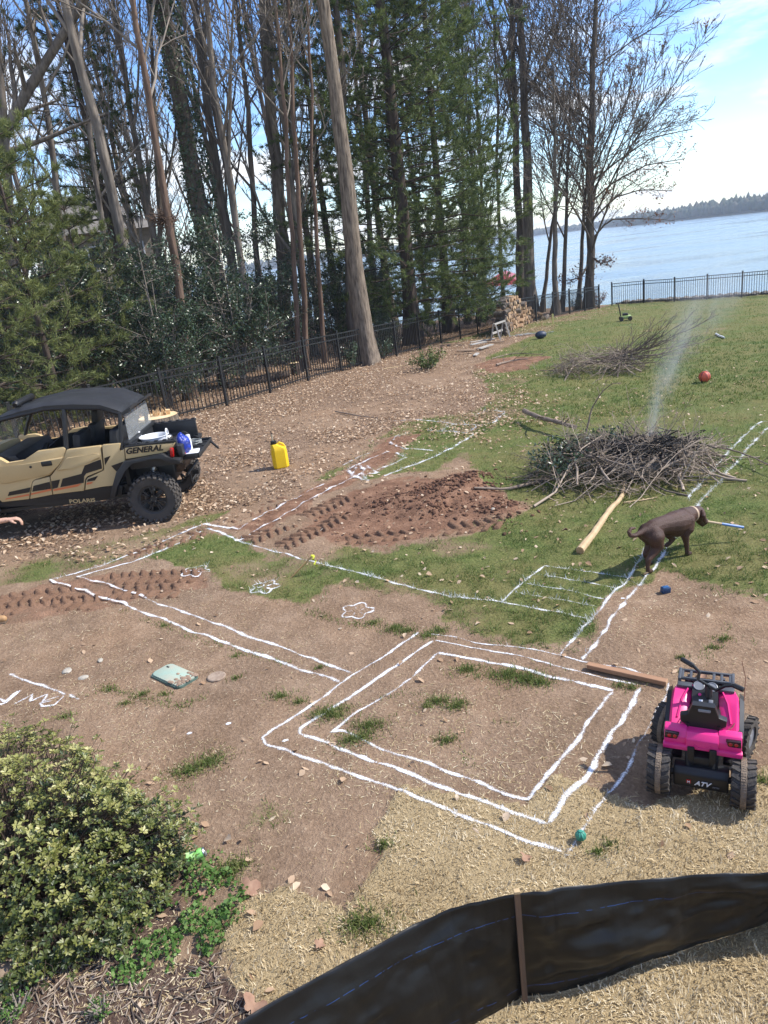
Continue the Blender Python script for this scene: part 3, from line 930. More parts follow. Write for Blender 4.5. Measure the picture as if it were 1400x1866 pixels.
def build_grass():
    # lawn, close and middle distance
    for nm, n, y0, y1, L0, W0, sd, lab in (
            ('lawn_grass', 520000, 3.5, 13, 0.050, 0.0034, 101, 'green tufty lawn grass around the painted lines'),
            ('far_lawn_grass', 330000, 13, 48, 0.060, 0.0085, 102, 'short green lawn sloping down to the lake fence')):
        x, y, g = sample(n, y0, y1, -0.8, 0.85, 0.75, sd)
        zd = zones(x, y)
        clump = fbm(x / 0.12, y / 0.12, 91, 2)
        p = zd['green'] * (0.25 + 1.1 * sstep(0.35, 0.65, clump)) * (1 - zd['wood'])
        k = g.random(n) < p
        x, y = x[k], y[k]; m = len(x)
        gr = zd['green'][k]; cl = clump[k]
        L = L0 * (0.45 + 0.9 * g.random(m)) * (0.6 + 0.8 * sstep(0.3, 0.7, cl))
        tn = np.clip(0.14 + 0.40 * fbm(x / 0.7, y / 0.7, 93, 3) + 0.26 * (g.random(m) - 0.4) + 0.12 * (1 - gr), 0, 0.86)
        tn = np.where(g.random(m) < 0.10, 0.72 + 0.15 * g.random(m), tn)
        sun_dry = sstep(0.45, 0.7, fbm(x / 3.1, y / 3.1, 95, 3)) * sstep(8, 20, y)
        tn = np.clip(tn + 0.34 * sun_dry, 0, 0.86)
        cn = chalk_near(x, y)
        tn = np.where((cn > 0) & (g.random(m) < 0.85), 1.0, tn)
        blades(nm, x, y, g, L, W0 * (0.7 + 0.6 * g.random(m)), R(20) + R(50) * g.random(m), M_GRASS, tn, (lab, 'grass'))
    # dormant sod
    x, y, g = sample(230000, 1.2, 6.0, -0.6, 0.85, 0.6, 103)
    zd = zones(x, y)
    k = g.random(len(x)) < zd['dry'] * 0.98
    x, y = x[k], y[k]; m = len(x)
    cl = fbm(x / 0.09, y / 0.09, 97, 2)
    L = 0.034 * (0.5 + 0.9 * g.random(m)) * (0.7 + 0.6 * cl)
    tn = np.clip(0.30 + 0.5 * g.random(m) + 0.7 * (fbm(x / 0.35, y / 0.35, 99, 3) - 0.5) + 0.3 * (cl - 0.5), 0, 0.88)
    cn = chalk_near(x, y)
    tn = np.where((cn > 0) & (g.random(m) < 0.62), 1.0, tn)
    yaw = fbm(x / 0.12, y / 0.12, 98, 2) * 4 * PI + g.random(m) * 2.0
    blades('dormant_sod_grass', x, y, g, L, 0.0026 * (0.7 + 0.7 * g.random(m)), R(25) + R(60) * g.random(m), M_DRY, tn, ('straw coloured dormant sod in the foreground', 'grass'), 2, yaw)
    # thin straw over the bare earth
    x, y, g = sample(110000, 2.2, 13, -0.8, 0.85, 0.8, 105)
    zd = zones(x, y)
    k = g.random(len(x)) < np.clip(0.5 * zd['dirt'] * (0.2 + 1.6 * sstep(0.45, 0.7, fbm(x / 0.5, y / 0.5, 33, 3))) + 0.4 * zd['leaf'] * (y < 12) + 0.5 * zd['mulch'], 0, 1) * (1 - zd['dry']) * (1 - zd['wood'])
    x, y = x[k], y[k]; m = len(x)
    blades('straw_bits', x, y, g, 0.012 + 0.05 * g.random(m) ** 2, 0.0022 + 0.003 * g.random(m), R(78) + R(11) * g.random(m), M_DRY, np.clip(0.25 + 0.6 * g.random(m), 0, .86), ('bits of dead straw lying over the bare earth', 'straw'), 1, None, 0.008)
build_grass()

def flat_leaves(name, x, y, g, size, mat_, tint, lab, lift=0.02):
    """curled fallen leaves: six-point blades folded along the midrib"""
    n = len(x)
    z = gz(x, y) + lift * g.random(n) + 0.006
    yw = g.random(n) * 2 * PI
    d = np.stack([np.cos(yw), np.sin(yw), (g.random(n) - 0.5) * 1.1], 1)
    d /= np.linalg.norm(d, axis=1, keepdims=True)
    s = np.stack([-np.sin(yw), np.cos(yw), (g.random(n) - 0.5) * 1.0], 1)
    c = np.stack([x, y, z], 1)
    L = size[:, None]; W_ = L * (0.16 + 0.2 * g.random((n, 1)))
    curl = (L * 0.5 * (g.random((n, 1)) - 0.3)) * np.array([0, 0, 1.0])
    a = c - d * L * 0.5; e = c + d * L * 0.5 + curl * 0.6
    p = [a, c - d * L * .12 - s * W_ + curl, c + d * L * .2 - s * W_ * .8 + curl, e, c + d * L * .2 + s * W_ * .8 + curl, c - d * L * .12 + s * W_ + curl]
    V = np.stack(p, 1).reshape(-1, 3)
    i = np.arange(n)[:, None] * 6
    me = np_mesh(name, V, [i + np.array([[0, 1, 2, 3]]), i + np.array([[0, 3, 4, 5]])], {'tint': np.repeat(tint, 6)})
    o = link(name, me, mat_); tag(o, *lab, kind='stuff'); return o
def build_leaves():
    x, y, g = sample(240000, 8, 42, -0.9, 0.7, 0.35, 111)
    zd = zones(x, y)
    pt = sstep(0.3, 0.6, fbm(x / 0.8, y / 0.8, 37, 3))
    nearfence = sstep(4.5, 0.5, -woods_side(x, y))
    p = np.clip(zd['leaf'] * (0.12 + 0.5 * pt) + 0.75 * zd['leaf'] * nearfence, 0, 1)
    k = g.random(len(x)) < p
    x, y = x[k], y[k]; m = len(x)
    flat_leaves('leaf_litter', x, y, g, 0.036 + 0.045 * g.random(m), M_LEAFL, np.clip(0.12 + 0.88 * g.random(m) ** 0.8, 0, 1), ('brown fallen leaves carpeting the ground along the fence', 'leaves'), 0.05)
    # strays on the lawn and earth
    x, y, g = sample(16000, 2.6, 30, -0.7, 0.85, 0.5, 113)
    zd = zones(x, y)
    dens = 0.12 + 0.75 * sstep(9, 2, np.hypot(x - 2.0, y - 14)) + 0.5 * zd['leaf']
    k = g.random(len(x)) < dens * (1 - 0.8 * zd['dry']) * (1 - 0.6 * zd['dirt'])
    x, y = x[k], y[k]; m = len(x)
    flat_leaves('stray_leaves', x, y, g, 0.03 + 0.045 * g.random(m), M_LEAFL, np.clip(0.35 + g.random(m) * 0.65, 0, 1), ('pale fallen leaves strewn over the lawn', 'leaves'), 0.008)
build_leaves()

# soil clods: digger track prints and spoil
def build_clods():
    bm = bmesh.new(); bmesh.ops.create_icosphere(bm, subdivisions=1, radius=1.0)
    bv = np.array([v.co[:] for v in bm.verts]); bf = np.array([[v.index for v in f.verts] for f in bm.faces]); bm.free()
    g = np.random.default_rng(77)
    mdk = mat('clod_soil', (0.19, 0.10, 0.064), 0.95, col2=(0.085, 0.048, 0.034), scale=5, attr='tint', bump=0.6, bscale=60, spec=0.1)
    nb = NB(); nt = NB()
    def put(B, x, y, r, yaw, a):
        q = bv * (1 + 0.55 * (g.random((len(bv), 1)) - 0.5)) * np.array(r)
        c, s = math.cos(yaw), math.sin(yaw)
        q = np.stack([q[:, 0] * c - q[:, 1] * s, q[:, 0] * s + q[:, 1] * c, q[:, 2]], 1)
        B.add(q + np.array([x, y, zat_fast(x, y)]), T=bf, a=a)
    pts = []
    cells = []
    mtr = mat('pressed_soil', (0.225, 0.135, 0.086), 0.95, col2=(0.125, 0.072, 0.046), scale=9, bump=0.8, bscale=45, spec=0.1, attr='tint')
    def bars(A, Bp, width, lam, amp, skew):
        """one pass of a digger track: soil pressed into slanting ribs, sinking into the ground at its borders"""
        A = gp(*A)[:2]; Bp = gp(*Bp)[:2]
        d = Bp - A; L = np.linalg.norm(d); d = d / L; nrm = np.array([-d[1], d[0]])
        ns, nw = int(L / 0.014), 34
        S, Wd = np.meshgrid(np.linspace(0, L, ns), np.linspace(-0.5, 0.5, nw), indexing='ij')
        bend = 0.06 * np.sin(S * 1.3 + A[0] * 5)
        X = A[0] + d[0] * S + nrm[0] * (Wd * width + bend); Y = A[1] + d[1] * S + nrm[1] * (Wd * width + bend)
        n1 = fbm(X / 0.10, Y / 0.10, 83, 3); n2 = fbm(X / 0.5, Y / 0.5, 85, 3)
        ph = 2 * PI * (S + 0.10 * np.abs(Wd) * 2 + 0.035 * (n1 - 0.5)) / lam
        half = np.where(Wd > 0, PI, 0.0)
        rib = np.clip(np.sin(ph + half) * 1.6, -1, 1)
        gap = sstep(0.03, 0.07, np.abs(Wd))
        env = sstep(0.5, 0.40, np.abs(Wd) + 0.12 * (n2 - 0.5)) * sstep(0, 0.12, S) * sstep(0, 0.12, L - S) * sstep(0.30, 0.48, n2)
        h = env * (0.010 + amp * 0.62 * rib * gap + 0.020 * (n1 - 0.5)) - 0.022 * (1 - env)
        Z = gz(X.ravel(), Y.ravel()).reshape(X.shape) + h
        i = np.arange(ns * nw).reshape(ns, nw)
        F = np.stack([i[:-1, :-1], i[:-1, 1:], i[1:, 1:], i[1:, :-1]], -1).reshape(-1, 4)
        link('track_print', np_mesh('track_print', np.stack([X.ravel(), Y.ravel(), Z.ravel()], 1), F, {'tint': np.broadcast_to(0.5, X.shape).ravel() + 0.6 * (n2.ravel() - 0.5)}, True), mtr, ground)
    bars((-40, 1118), (190, 1095), 0.42, 0.13, 0.035, 0)
    bars((-20, 1098), (170, 1075), 0.38, 0.15, 0.03, 0)
    bars((170, 1062), (370, 1050), 0.42, 0.13, 0.035, 0)
    bars((190, 1085), (340, 1072), 0.40, 0.15, 0.035, 0)
    bars((230, 1018), (400, 960), 0.35, 0.15, 0.025, 0)
    bars((440, 990), (640, 905), 0.42, 0.13, 0.035, 0)
    bars((500, 1000), (640, 940), 0.42, 0.13, 0.035, 0)
    bars((620, 985), (930, 955), 0.36, 0.15, 0.04, 0)
    bars((410, 955), (540, 905), 0.40, 0.15, 0.028, 0)
    for k in range(2600):
        mx, my, mr, mh = MOUND[int(g.choice(len(MOUND), p=[.30, .24, .12, .10, .12, .12]))]
        a = g.random() * 2 * PI; r = mr * abs(g.standard_normal()) * 0.7
        s = 0.006 + 0.024 * g.random() ** 6
        cells.append((nb, mx + r * math.cos(a) * 1.25, my + r * math.sin(a) * 1.1, (s * (1 + g.random()), s, s * 0.8), g.random() * 6, g.random() ** 0.6))
    ex = np.array([c[1] for c in cells]); ey = np.array([c[2] for c in cells])
    ez = gz(ex, ey) + np.array([c[3][2] * (0.25 if c[0] is nt else 0.3) for c in cells])
    global zat_fast
    for i, (B, x, y, r, yaw, a) in enumerate(cells):
        zat_fast = lambda *_: ez[i]
        put(B, x, y, r, yaw, a)
    o = link('spoil_clods', nb.mesh('spoil_clods', False), mdk); tag(o, 'heap of loose red clay clods dug from the lawn', 'soil', kind='stuff')
build_clods()

def build_weeds():
    """chickweed mat beside the shrub, and separate grass tufts on the bare earth"""
    m = leafy_mat('weed_leaf', [(0.030, 0.075, 0.016), (0.070, 0.155, 0.030), (0.13, 0.235, 0.055), (0.20, 0.30, 0.09)], rough=0.55, trans=0.35)
    x, y, g = sample(70000, 2.4, 4.6, -0.75, 0.1, 0.5, 121)
    zd = zones(x, y)
    cl = fbm(x / 0.13, y / 0.13, 123, 3)
    k = g.random(len(x)) < zd['weed'] * sstep(0.36, 0.55, cl)
    x, y = x[k], y[k]; n = len(x)
    h = (0.015 + 0.085 * sstep(0.4, 0.75, cl[k])) * g.random(n) ** 0.6
    z = gz(x, y) + h
    c = np.stack([x, y, z], 1)
    nn = g.standard_normal((n, 3)) * 0.55 + np.array([0, 0, 1.0]); nn /= np.linalg.norm(nn, axis=1, keepdims=True)
    A, B = _frames(nn)
    s = (0.006 + 0.007 * g.random(n))[:, None]
    V = np.stack([c - A * s * 1.3, c - B * s, c + A * s * 1.3, c + B * s], 1).reshape(-1, 3)
    i = np.arange(n)[:, None] * 4
    o = link('weed_mat', np_mesh('weed_mat', V, i + np.array([[0, 1, 2, 3]]), {'tint': np.repeat(np.clip(0.15 + g.random(n) * 0.75 + 0.2 * (h / 0.08), 0, 1), 4)}), m)
    tag(o, 'bright green chickweed spreading beside the clipped shrub', 'weeds', kind='stuff')
    tufts = [(608, 1302, .16), (672, 1325, .15), (640, 1350, .13), (662, 1345, .08), (815, 1350, .09), (590, 1300, .1), (512, 1270, .10), (545, 1280, .08), (583, 1217, .06), (430, 1236, .06), (850, 1222, .12), (960, 1240, .16), (930, 1232, .16), (985, 1245, .12), (800, 1280, .12), (830, 1290, .10), (345, 1405, .12), (385, 1390, .12), (370, 1395, .1), (1150, 1255, .07), (1130, 1250, .06), (675, 1690, .16), (650, 1690, .1), (1320, 1165, .08), (1300, 1180, .06), (700, 1545, .08), (430, 1580, .12), (415, 1590, .12), (230, 1280, .07), (260, 1265, .06), (120, 1305, .07), (1390, 1430, .07), (300, 1265, .06), (200, 1255, .06), (800, 1150, .12), (780, 1158, .1), (720, 1145, .12), (680, 1135, .1), (740, 1150, .1), (300, 1140, .06), (430, 1195, .05), (1240, 1200, .05), (780, 1290, .06), (840, 1285, .06), (1090, 1560, .06), (1110, 1545, .06)]
    xs, ys, ls = [], [], []
    g = np.random.default_rng(131)
    for px, py, r in tufts:
        c = gp(px, py); n = int(300 * (r / 0.12) ** 1.6)
        a = g.random(n) * 2 * PI; rr = r * np.abs(g.standard_normal(n)) * 0.5
        xs.append(c[0] + rr * np.cos(a) * 1.5); ys.append(c[1] + rr * np.sin(a)); ls.append(np.full(n, 0.035 + 0.14 * r) * (0.4 + 0.8 * g.random(n)))
    # grass left along the seams of the old sod
    for line, wd, dn in (([(170, 1245), (230, 1262), (290, 1282), (345, 1292)], .05, 260), ([(330, 1292), (370, 1272), (395, 1250)], .04, 200), ([(300, 1415), (350, 1408), (385, 1385), (415, 1365)], .07, 420), ([(640, 1292), (700, 1275), (760, 1262), (840, 1288), (900, 1312), (1000, 1340)], .05, 150), ([(590, 1300), (640, 1290)], .06, 300), ([(560, 1115), (640, 1135), (740, 1152), (800, 1160)], .07, 420), ([(210, 1108), (300, 1140), (360, 1165), (520, 1210)], .05, 160), ([(860, 1225), (930, 1235), (1000, 1250)], .08, 600), ([(1250, 1230), (1300, 1180), (1330, 1140)], .06, 180), ([(820, 1230), (900, 1238)], .05, 260), ([(60, 1300), (140, 1270), (200, 1250)], .06, 120), ([(380, 960), (300, 1010), (255, 1030)], .08, 300), ([(820, 1340), (850, 1385), (870, 1420)], .04, 120)):
        Lp = np.array([gp(*q)[:2] for q in line]); sg = np.concatenate([[0], np.cumsum(np.linalg.norm(np.diff(Lp, axis=0), axis=1))]); n = int(sg[-1] * dn)
        t = g.random(n) * sg[-1]; keep = fbm(t / 0.15, t * 0 + line[0][0], 5, 2) > 0.42; t = t[keep]; n = len(t)
        xs.append(np.interp(t, sg, Lp[:, 0]) + wd * g.standard_normal(n) * 0.6); ys.append(np.interp(t, sg, Lp[:, 1]) + wd * g.standard_normal(n) * 0.6); ls.append(0.02 + 0.03 * g.random(n))
    x = np.concatenate(xs); y = np.concatenate(ys); L = np.concatenate(ls); n = len(x)
    blades('grass_tufts', x, y, g, L, 0.0022 + 0.0015 * g.random(n), R(10) + R(55) * g.random(n), M_GRASS, np.clip(0.25 + 0.55 * g.random(n), 0, .86), ('small green grass tufts coming up through the bare earth', 'grass'), 2)
build_weeds()
# ================================================================== TREES
def bark(name, a, b, sc=6.0):
    return mat(name, a, 0.9, col2=b, scale=sc, bump=1.0, bscale=sc * 2.2, mscale=(1, 1, 0.14), spec=0.15)
BARK_OAK = bark('oak_bark', (0.28, 0.225, 0.170), (0.070, 0.054, 0.042), 17)
BARK_GREY = bark('grey_bark', (0.24, 0.205, 0.170), (0.075, 0.062, 0.052), 8)
BARK_DARK = bark('dark_bark', (0.16, 0.130, 0.105), (0.060, 0.050, 0.042), 7)
BARK_RED = bark('cedar_bark', (0.20, 0.135, 0.098), (0.080, 0.054, 0.040), 10)
BARK_PINE = bark('pine_bark', (0.105, 0.080, 0.064), (0.042, 0.032, 0.026), 7)
TWIG = mat('twig_bark', (0.17, 0.135, 0.110), 0.85, col2=(0.09, 0.075, 0.062), scale=2, spec=0.2)
TWIG_PALE = mat('pale_twig_bark', (0.27, 0.23, 0.19), 0.85, col2=(0.14, 0.12, 0.10), scale=2, spec=0.2)
NEEDLE = leafy_mat('pine_needle', [(0.034, 0.056, 0.018), (0.078, 0.115, 0.033), (0.135, 0.175, 0.054), (0.22, 0.25, 0.09)], rough=0.55, trans=0.4)
NEEDLE_Y = leafy_mat('young_pine_needle', [(0.055, 0.075, 0.024), (0.140, 0.170, 0.052), (0.225, 0.255, 0.085), (0.31, 0.33, 0.13)], rough=0.55, trans=0.4)
HOLLY = leafy_mat('holly_leaf', [(0.016, 0.032, 0.015), (0.036, 0.064, 0.028), (0.062, 0.100, 0.045), (0.115, 0.160, 0.085)], rough=0.32, trans=0.12, spec=0.6)
OAKLEAF = leafy_mat('clinging_oak_leaf', [(0.10, 0.045, 0.025), (0.20, 0.085, 0.045), (0.27, 0.14, 0.085)], rough=0.7, trans=0.3)

def unit(v): return v / (np.linalg.norm(v, axis=-1, keepdims=True) + 1e-9)
def along(P, t):
    """points and tangents at parameters t (K,m) on polylines P (K,n,3)"""
    n = P.shape[1]
    f = np.clip(t, 0, 0.9999) * (n - 1); i = f.astype(int); f = (f - i)[..., None]
    k = np.arange(len(P))[:, None]
    a = P[k, i]; b = P[k, i + 1]
    return a * (1 - f) + b * f, unit(b - a), i, f[..., 0]
def shoots(P, Rr, per, len_, g, ang=(30, 60), npts=5, up=0.25, tmin=0.25, rfac=0.55, rmin=0.004, wob=0.1, flat=1.0):
    """child branches of polylines: returns (K*per, npts, 3) and radii"""
    K = len(P)
    t = tmin + (1 - tmin) * (np.arange(per)[None] + g.random((K, per))) / per
    p, T, i, f = along(P, t)
    k = np.arange(K)[:, None]
    r = Rr[k, i] * (1 - f) + Rr[k, i + 1] * f
    plen = np.linalg.norm(np.diff(P, axis=1), axis=-1).sum(1)[:, None]
    L = len_ * plen * (1.15 - 0.75 * t) * (0.6 + 0.8 * g.random((K, per)))
    A, B = _frames(T)
    phi = g.random((K, per)) * 2 * PI
    side = np.cos(phi)[..., None] * A + np.sin(phi)[..., None] * B
    side[..., 2] *= flat; side = unit(side)
    a = R(ang[0]) + R(ang[1] - ang[0]) * g.random((K, per))
    d = unit(T * np.cos(a)[..., None] + side * np.sin(a)[..., None] + np.array([0, 0, up * 0.4]))
    p = p.reshape(-1, 3); d = d.reshape(-1, 3); L = L.reshape(-1); r = np.minimum(r.reshape(-1) * rfac, r.reshape(-1))
    Q = [p]; cur = d
    for s in range(1, npts):
        cur = unit(cur + np.array([0, 0, up]) * (1.0 / npts) + g.standard_normal(cur.shape) * wob)
        Q.append(Q[-1] + cur * (L / (npts - 1))[:, None])
    Q = np.stack(Q, 1)
    tap = np.linspace(1, 0.28, npts)[None]
    RR = np.maximum(r[:, None] * tap, rmin)
    return Q, RR
def curve_line(pts, n):
    pts = np.array(pts, float)
    s = np.concatenate([[0], np.cumsum(np.linalg.norm(np.diff(pts, axis=0), axis=1))])
    t = np.linspace(0, s[-1], n)
    return np.stack([np.interp(t, s, pts[:, k]) for k in range(3)], 1)
def trunk_mesh(axis, r0, r1, g, sides=12, flare=0.6, lump=0.05):
    n = len(axis)
    h = np.linspace(0, 1, n)
    dist = np.concatenate([[0], np.cumsum(np.linalg.norm(np.diff(axis, axis=0), axis=1))])
    rad = r0 + (r1 - r0) * h ** 0.9 + flare * r0 * np.exp(-dist / (2.2 * r0))
    V, Q, T = tubes(axis[None], rad[None], sides, cap=False)
    # uneven girth and root buttresses
    V = V.reshape(n, sides, 3)
    c = axis[:, None]
    a = np.arange(sides) / sides * 2 * PI
    butt = 1 + 0.35 * np.exp(-dist / (1.6 * r0))[:, None] * np.cos(4 * a + g.random() * 6)[None] * (flare > 0.2)
    V = c + (V - c) * (butt * (1 + lump * g.standard_normal((n, sides))))[..., None]
    return V.reshape(-1, 3), Q, rad
def bare_tree(seed, H, r0, lean=(0, 0), fb=0.35, n1=12, per=(6, 5, 3), spread=0.42, up=0.5, ang=(30, 60), rmin=0.006, trunk_n=14, r_top=0.25, wob=0.012, flare=0.5, sides=10, lens=(0.45, 0.42, 0.5), rf=0.5):
    """trunk mesh and limbs mesh, origin at the base"""
    g = np.random.default_rng(seed)
    h = np.linspace(0, 1, trunk_n)
    ax = np.stack([lean[0] * h * H, lean[1] * h * H, h * H], 1)
    w = np.cumsum(g.standard_normal((trunk_n, 2)) * wob * H * 0.25, axis=0); w -= np.outer(h, w[-1]); w[0] = 0
    ax[:, :2] += w
    ax[0, 2] = -0.15
    V, Q, rad = trunk_mesh(ax, r0, r0 * r_top, g, sides, flare)
    tr = NB().add(V, Q)
    P = ax[None]; RR = rad[None]
    lim = NB()
    if n1:
        p1, q1 = shoots(P, RR, n1, spread, g, ang, 7, up, fb, rf, rmin * 1.5, 0.09)
        lim.add(*tubes(p1, q1, 5, cap=False)[:2])
        pp, qq = p1, q1
        for lv, k in enumerate(per):
            pp, qq = shoots(pp, qq, k, lens[lv], g, (20, 55), 4, up * 0.6, 0.2 if lv else 0.15, 0.55, rmin * (0.8 if lv == 2 else 1.0), 0.12)
            v, q, t = tubes(pp, qq, 4 if lv == 0 else 3, cap=False)
            lim.add(v, q)
        return tr.mesh('trunk', True), lim.mesh('limbs', True), (pp, qq)
    return tr.mesh('trunk', True), None, None
def place_tree(name, label, meshes, mats, loc, cat='tree', group=None, rz=0.0, scl=1.0, parts=('trunk', 'limbs')):
    o = empty(name, loc, rz); o.scale = (scl,) * 3
    for me, mt, pn in zip(meshes, mats, parts):
        if me is not None: link(pn, me, mt, o)
    tag(o, label, cat, group)
    return o
def base_from(top, low, Y):
    """foot of a trunk seen through two pixels, standing in the plane y=Y; returns foot, lean per metre in x"""
    a = gpY(*top, Y); b = gpY(*low, Y)
    k = (a[0] - b[0]) / (a[2] - b[2])
    x = b[0]
    for _ in range(6):
        z = float(gbase(x, Y)); x = b[0] + k * (z - b[2])
    return np.array([x, Y, z]), k
# --- the individual trunks of the photograph
WOOD_TREES = [
 # name, label, top px, low px, width px at low, Y, bark, height, first branch, limbs, seed
 ('oak_tree', 'tall straight oak trunk standing alone on the yard side of the fence', (583, 0), (655, 560), 40, 25.4, BARK_OAK, 22, 0.62, 10, 11),
 ('poplar_tree', 'grey leaning trunk behind the utility vehicle, thick and unbranched low down', (118, 0), (215, 430), 28, 24, BARK_GREY, 20, 0.42, 9, 12),
 ('cedar_tree', 'reddish cedar trunk with a clump of twigs like a nest halfway up', (246, 0), (318, 520), 21, 21.5, BARK_RED, 15, 0.45, 9, 13),
 ('slender_tree', 'slender pale double trunk at the upper left corner', (45, 0), (112, 385), 18, 27, BARK_GREY, 19, 0.30, 10, 14),
 ('ivy_clad_tree', 'broad trunk wrapped in green ivy left of the picture centre', (300, 0), (375, 400), 46, 29, BARK_DARK, 23, 0.5, 9, 15),
 ('maple_tree', 'straight dark trunk right behind the ivy clad trunk', (352, 40), (404, 400), 24, 33, BARK_GREY, 22, 0.35, 12, 16),
 ('beech_tree', 'smooth grey trunk with a pale scar right of the ivy clad trunk', (392, 60), (435, 420), 18, 27.5, BARK_GREY, 20, 0.32, 12, 17),
 ('tulip_tree', 'tall straight trunk between the ivy clad tree and the lone oak', (474, 0), (508, 420), 33, 33, BARK_GREY, 24, 0.45, 10, 18),
 ('young_pine_pole', 'thin reddish pole trunk, left one of the pair left of the lone oak', (508, 150), (541, 590), 12, 25.6, BARK_RED, 14, 0.5, 8, 19),
 ('young_pine_pole', 'thin reddish pole trunk, right one of the pair left of the lone oak', (527, 50), (552, 590), 13, 26.2, BARK_RED, 15, 0.5, 8, 20),
 ('young_pine_pole', 'thin reddish trunk just left of the lone oak', (572, 250), (590, 590), 11, 27.2, BARK_RED, 14, 0.5, 8, 21),
 ('pine_pole', 'dark trunk right behind the lone oak', (622, 150), (646, 560), 22, 29.6, BARK_DARK, 18, 0.6, 6, 22),
 ('hickory_tree', 'trunk at the left picture edge with a heavy limb reaching right', (-2, 170), (14, 420), 24, 26, BARK_GREY, 17, 0.28, 9, 23),
 ('ash_tree', 'thin leaning trunk close beside the grey leaning trunk', (150, 190), (182, 400), 15, 28, BARK_GREY, 18, 0.3, 11, 24),
 ('birch_tree', 'thin trunk rising behind the reddish cedar trunk', (262, 20), (285, 380), 14, 34, BARK_GREY, 20, 0.3, 12, 25),
 ('elm_tree', 'dark slim trunk left of the tall straight trunk', (430, 100), (462, 430), 15, 31, BARK_DARK, 20, 0.32, 12, 26),
 # lakeside group
 ('lakeside_oak', 'thick leaning trunk beside the firewood stack', (944, 60), (966, 520), 25, 43.5, BARK_GREY, 21, 0.42, 10, 31),
 ('lakeside_oak', 'dark trunk left and close behind the thick one by the firewood', (934, 0), (948, 520), 19, 44.5, BARK_DARK, 21, 0.38, 11, 32),
 ('forked_tree', 'straight trunk that forks low, right of the firewood stack', (1010, 330), (1012, 540), 13, 41.5, BARK_GREY, 12, 0.44, 10, 33),
 ('shore_sapling', 'slim lakeside trunk right beside the forked tree', (1032, 350), (1024, 540), 10, 43, BARK_DARK, 12, 0.3, 11, 34),
 ('shore_sapling', 'slim lakeside trunk leaning right, left of the forked tree', (1018, 330), (993, 530), 9, 45, BARK_DARK, 12, 0.3, 10, 35),
 ('shore_sapling', 'thin dark trunk left of the widest lakeside crown', (1068, 330), (1057, 530), 10, 43.5, BARK_DARK, 12, 0.35, 10, 36),
 ('spreading_oak', 'lakeside oak with the widest bare crown and some brown leaves', (1084, 0), (1074, 520), 20, 43, BARK_DARK, 20, 0.14, 44, 37),
 ('shore_sapling', 'thin trunk rising above the pine right of centre', (868, 120), (880, 500), 9, 42, BARK_DARK, 17, 0.3, 12, 38),
 ('shore_sapling', 'thin trunk between the big pine and the lakeside oaks', (900, 60), (915, 500), 9, 45, BARK_DARK, 18, 0.3, 12, 39),
 ('shore_sapling', 'crooked thin trunk at the right edge of the big pine', (845, 200), (850, 470), 8, 41, BARK_DARK, 15, 0.3, 11, 40),
]
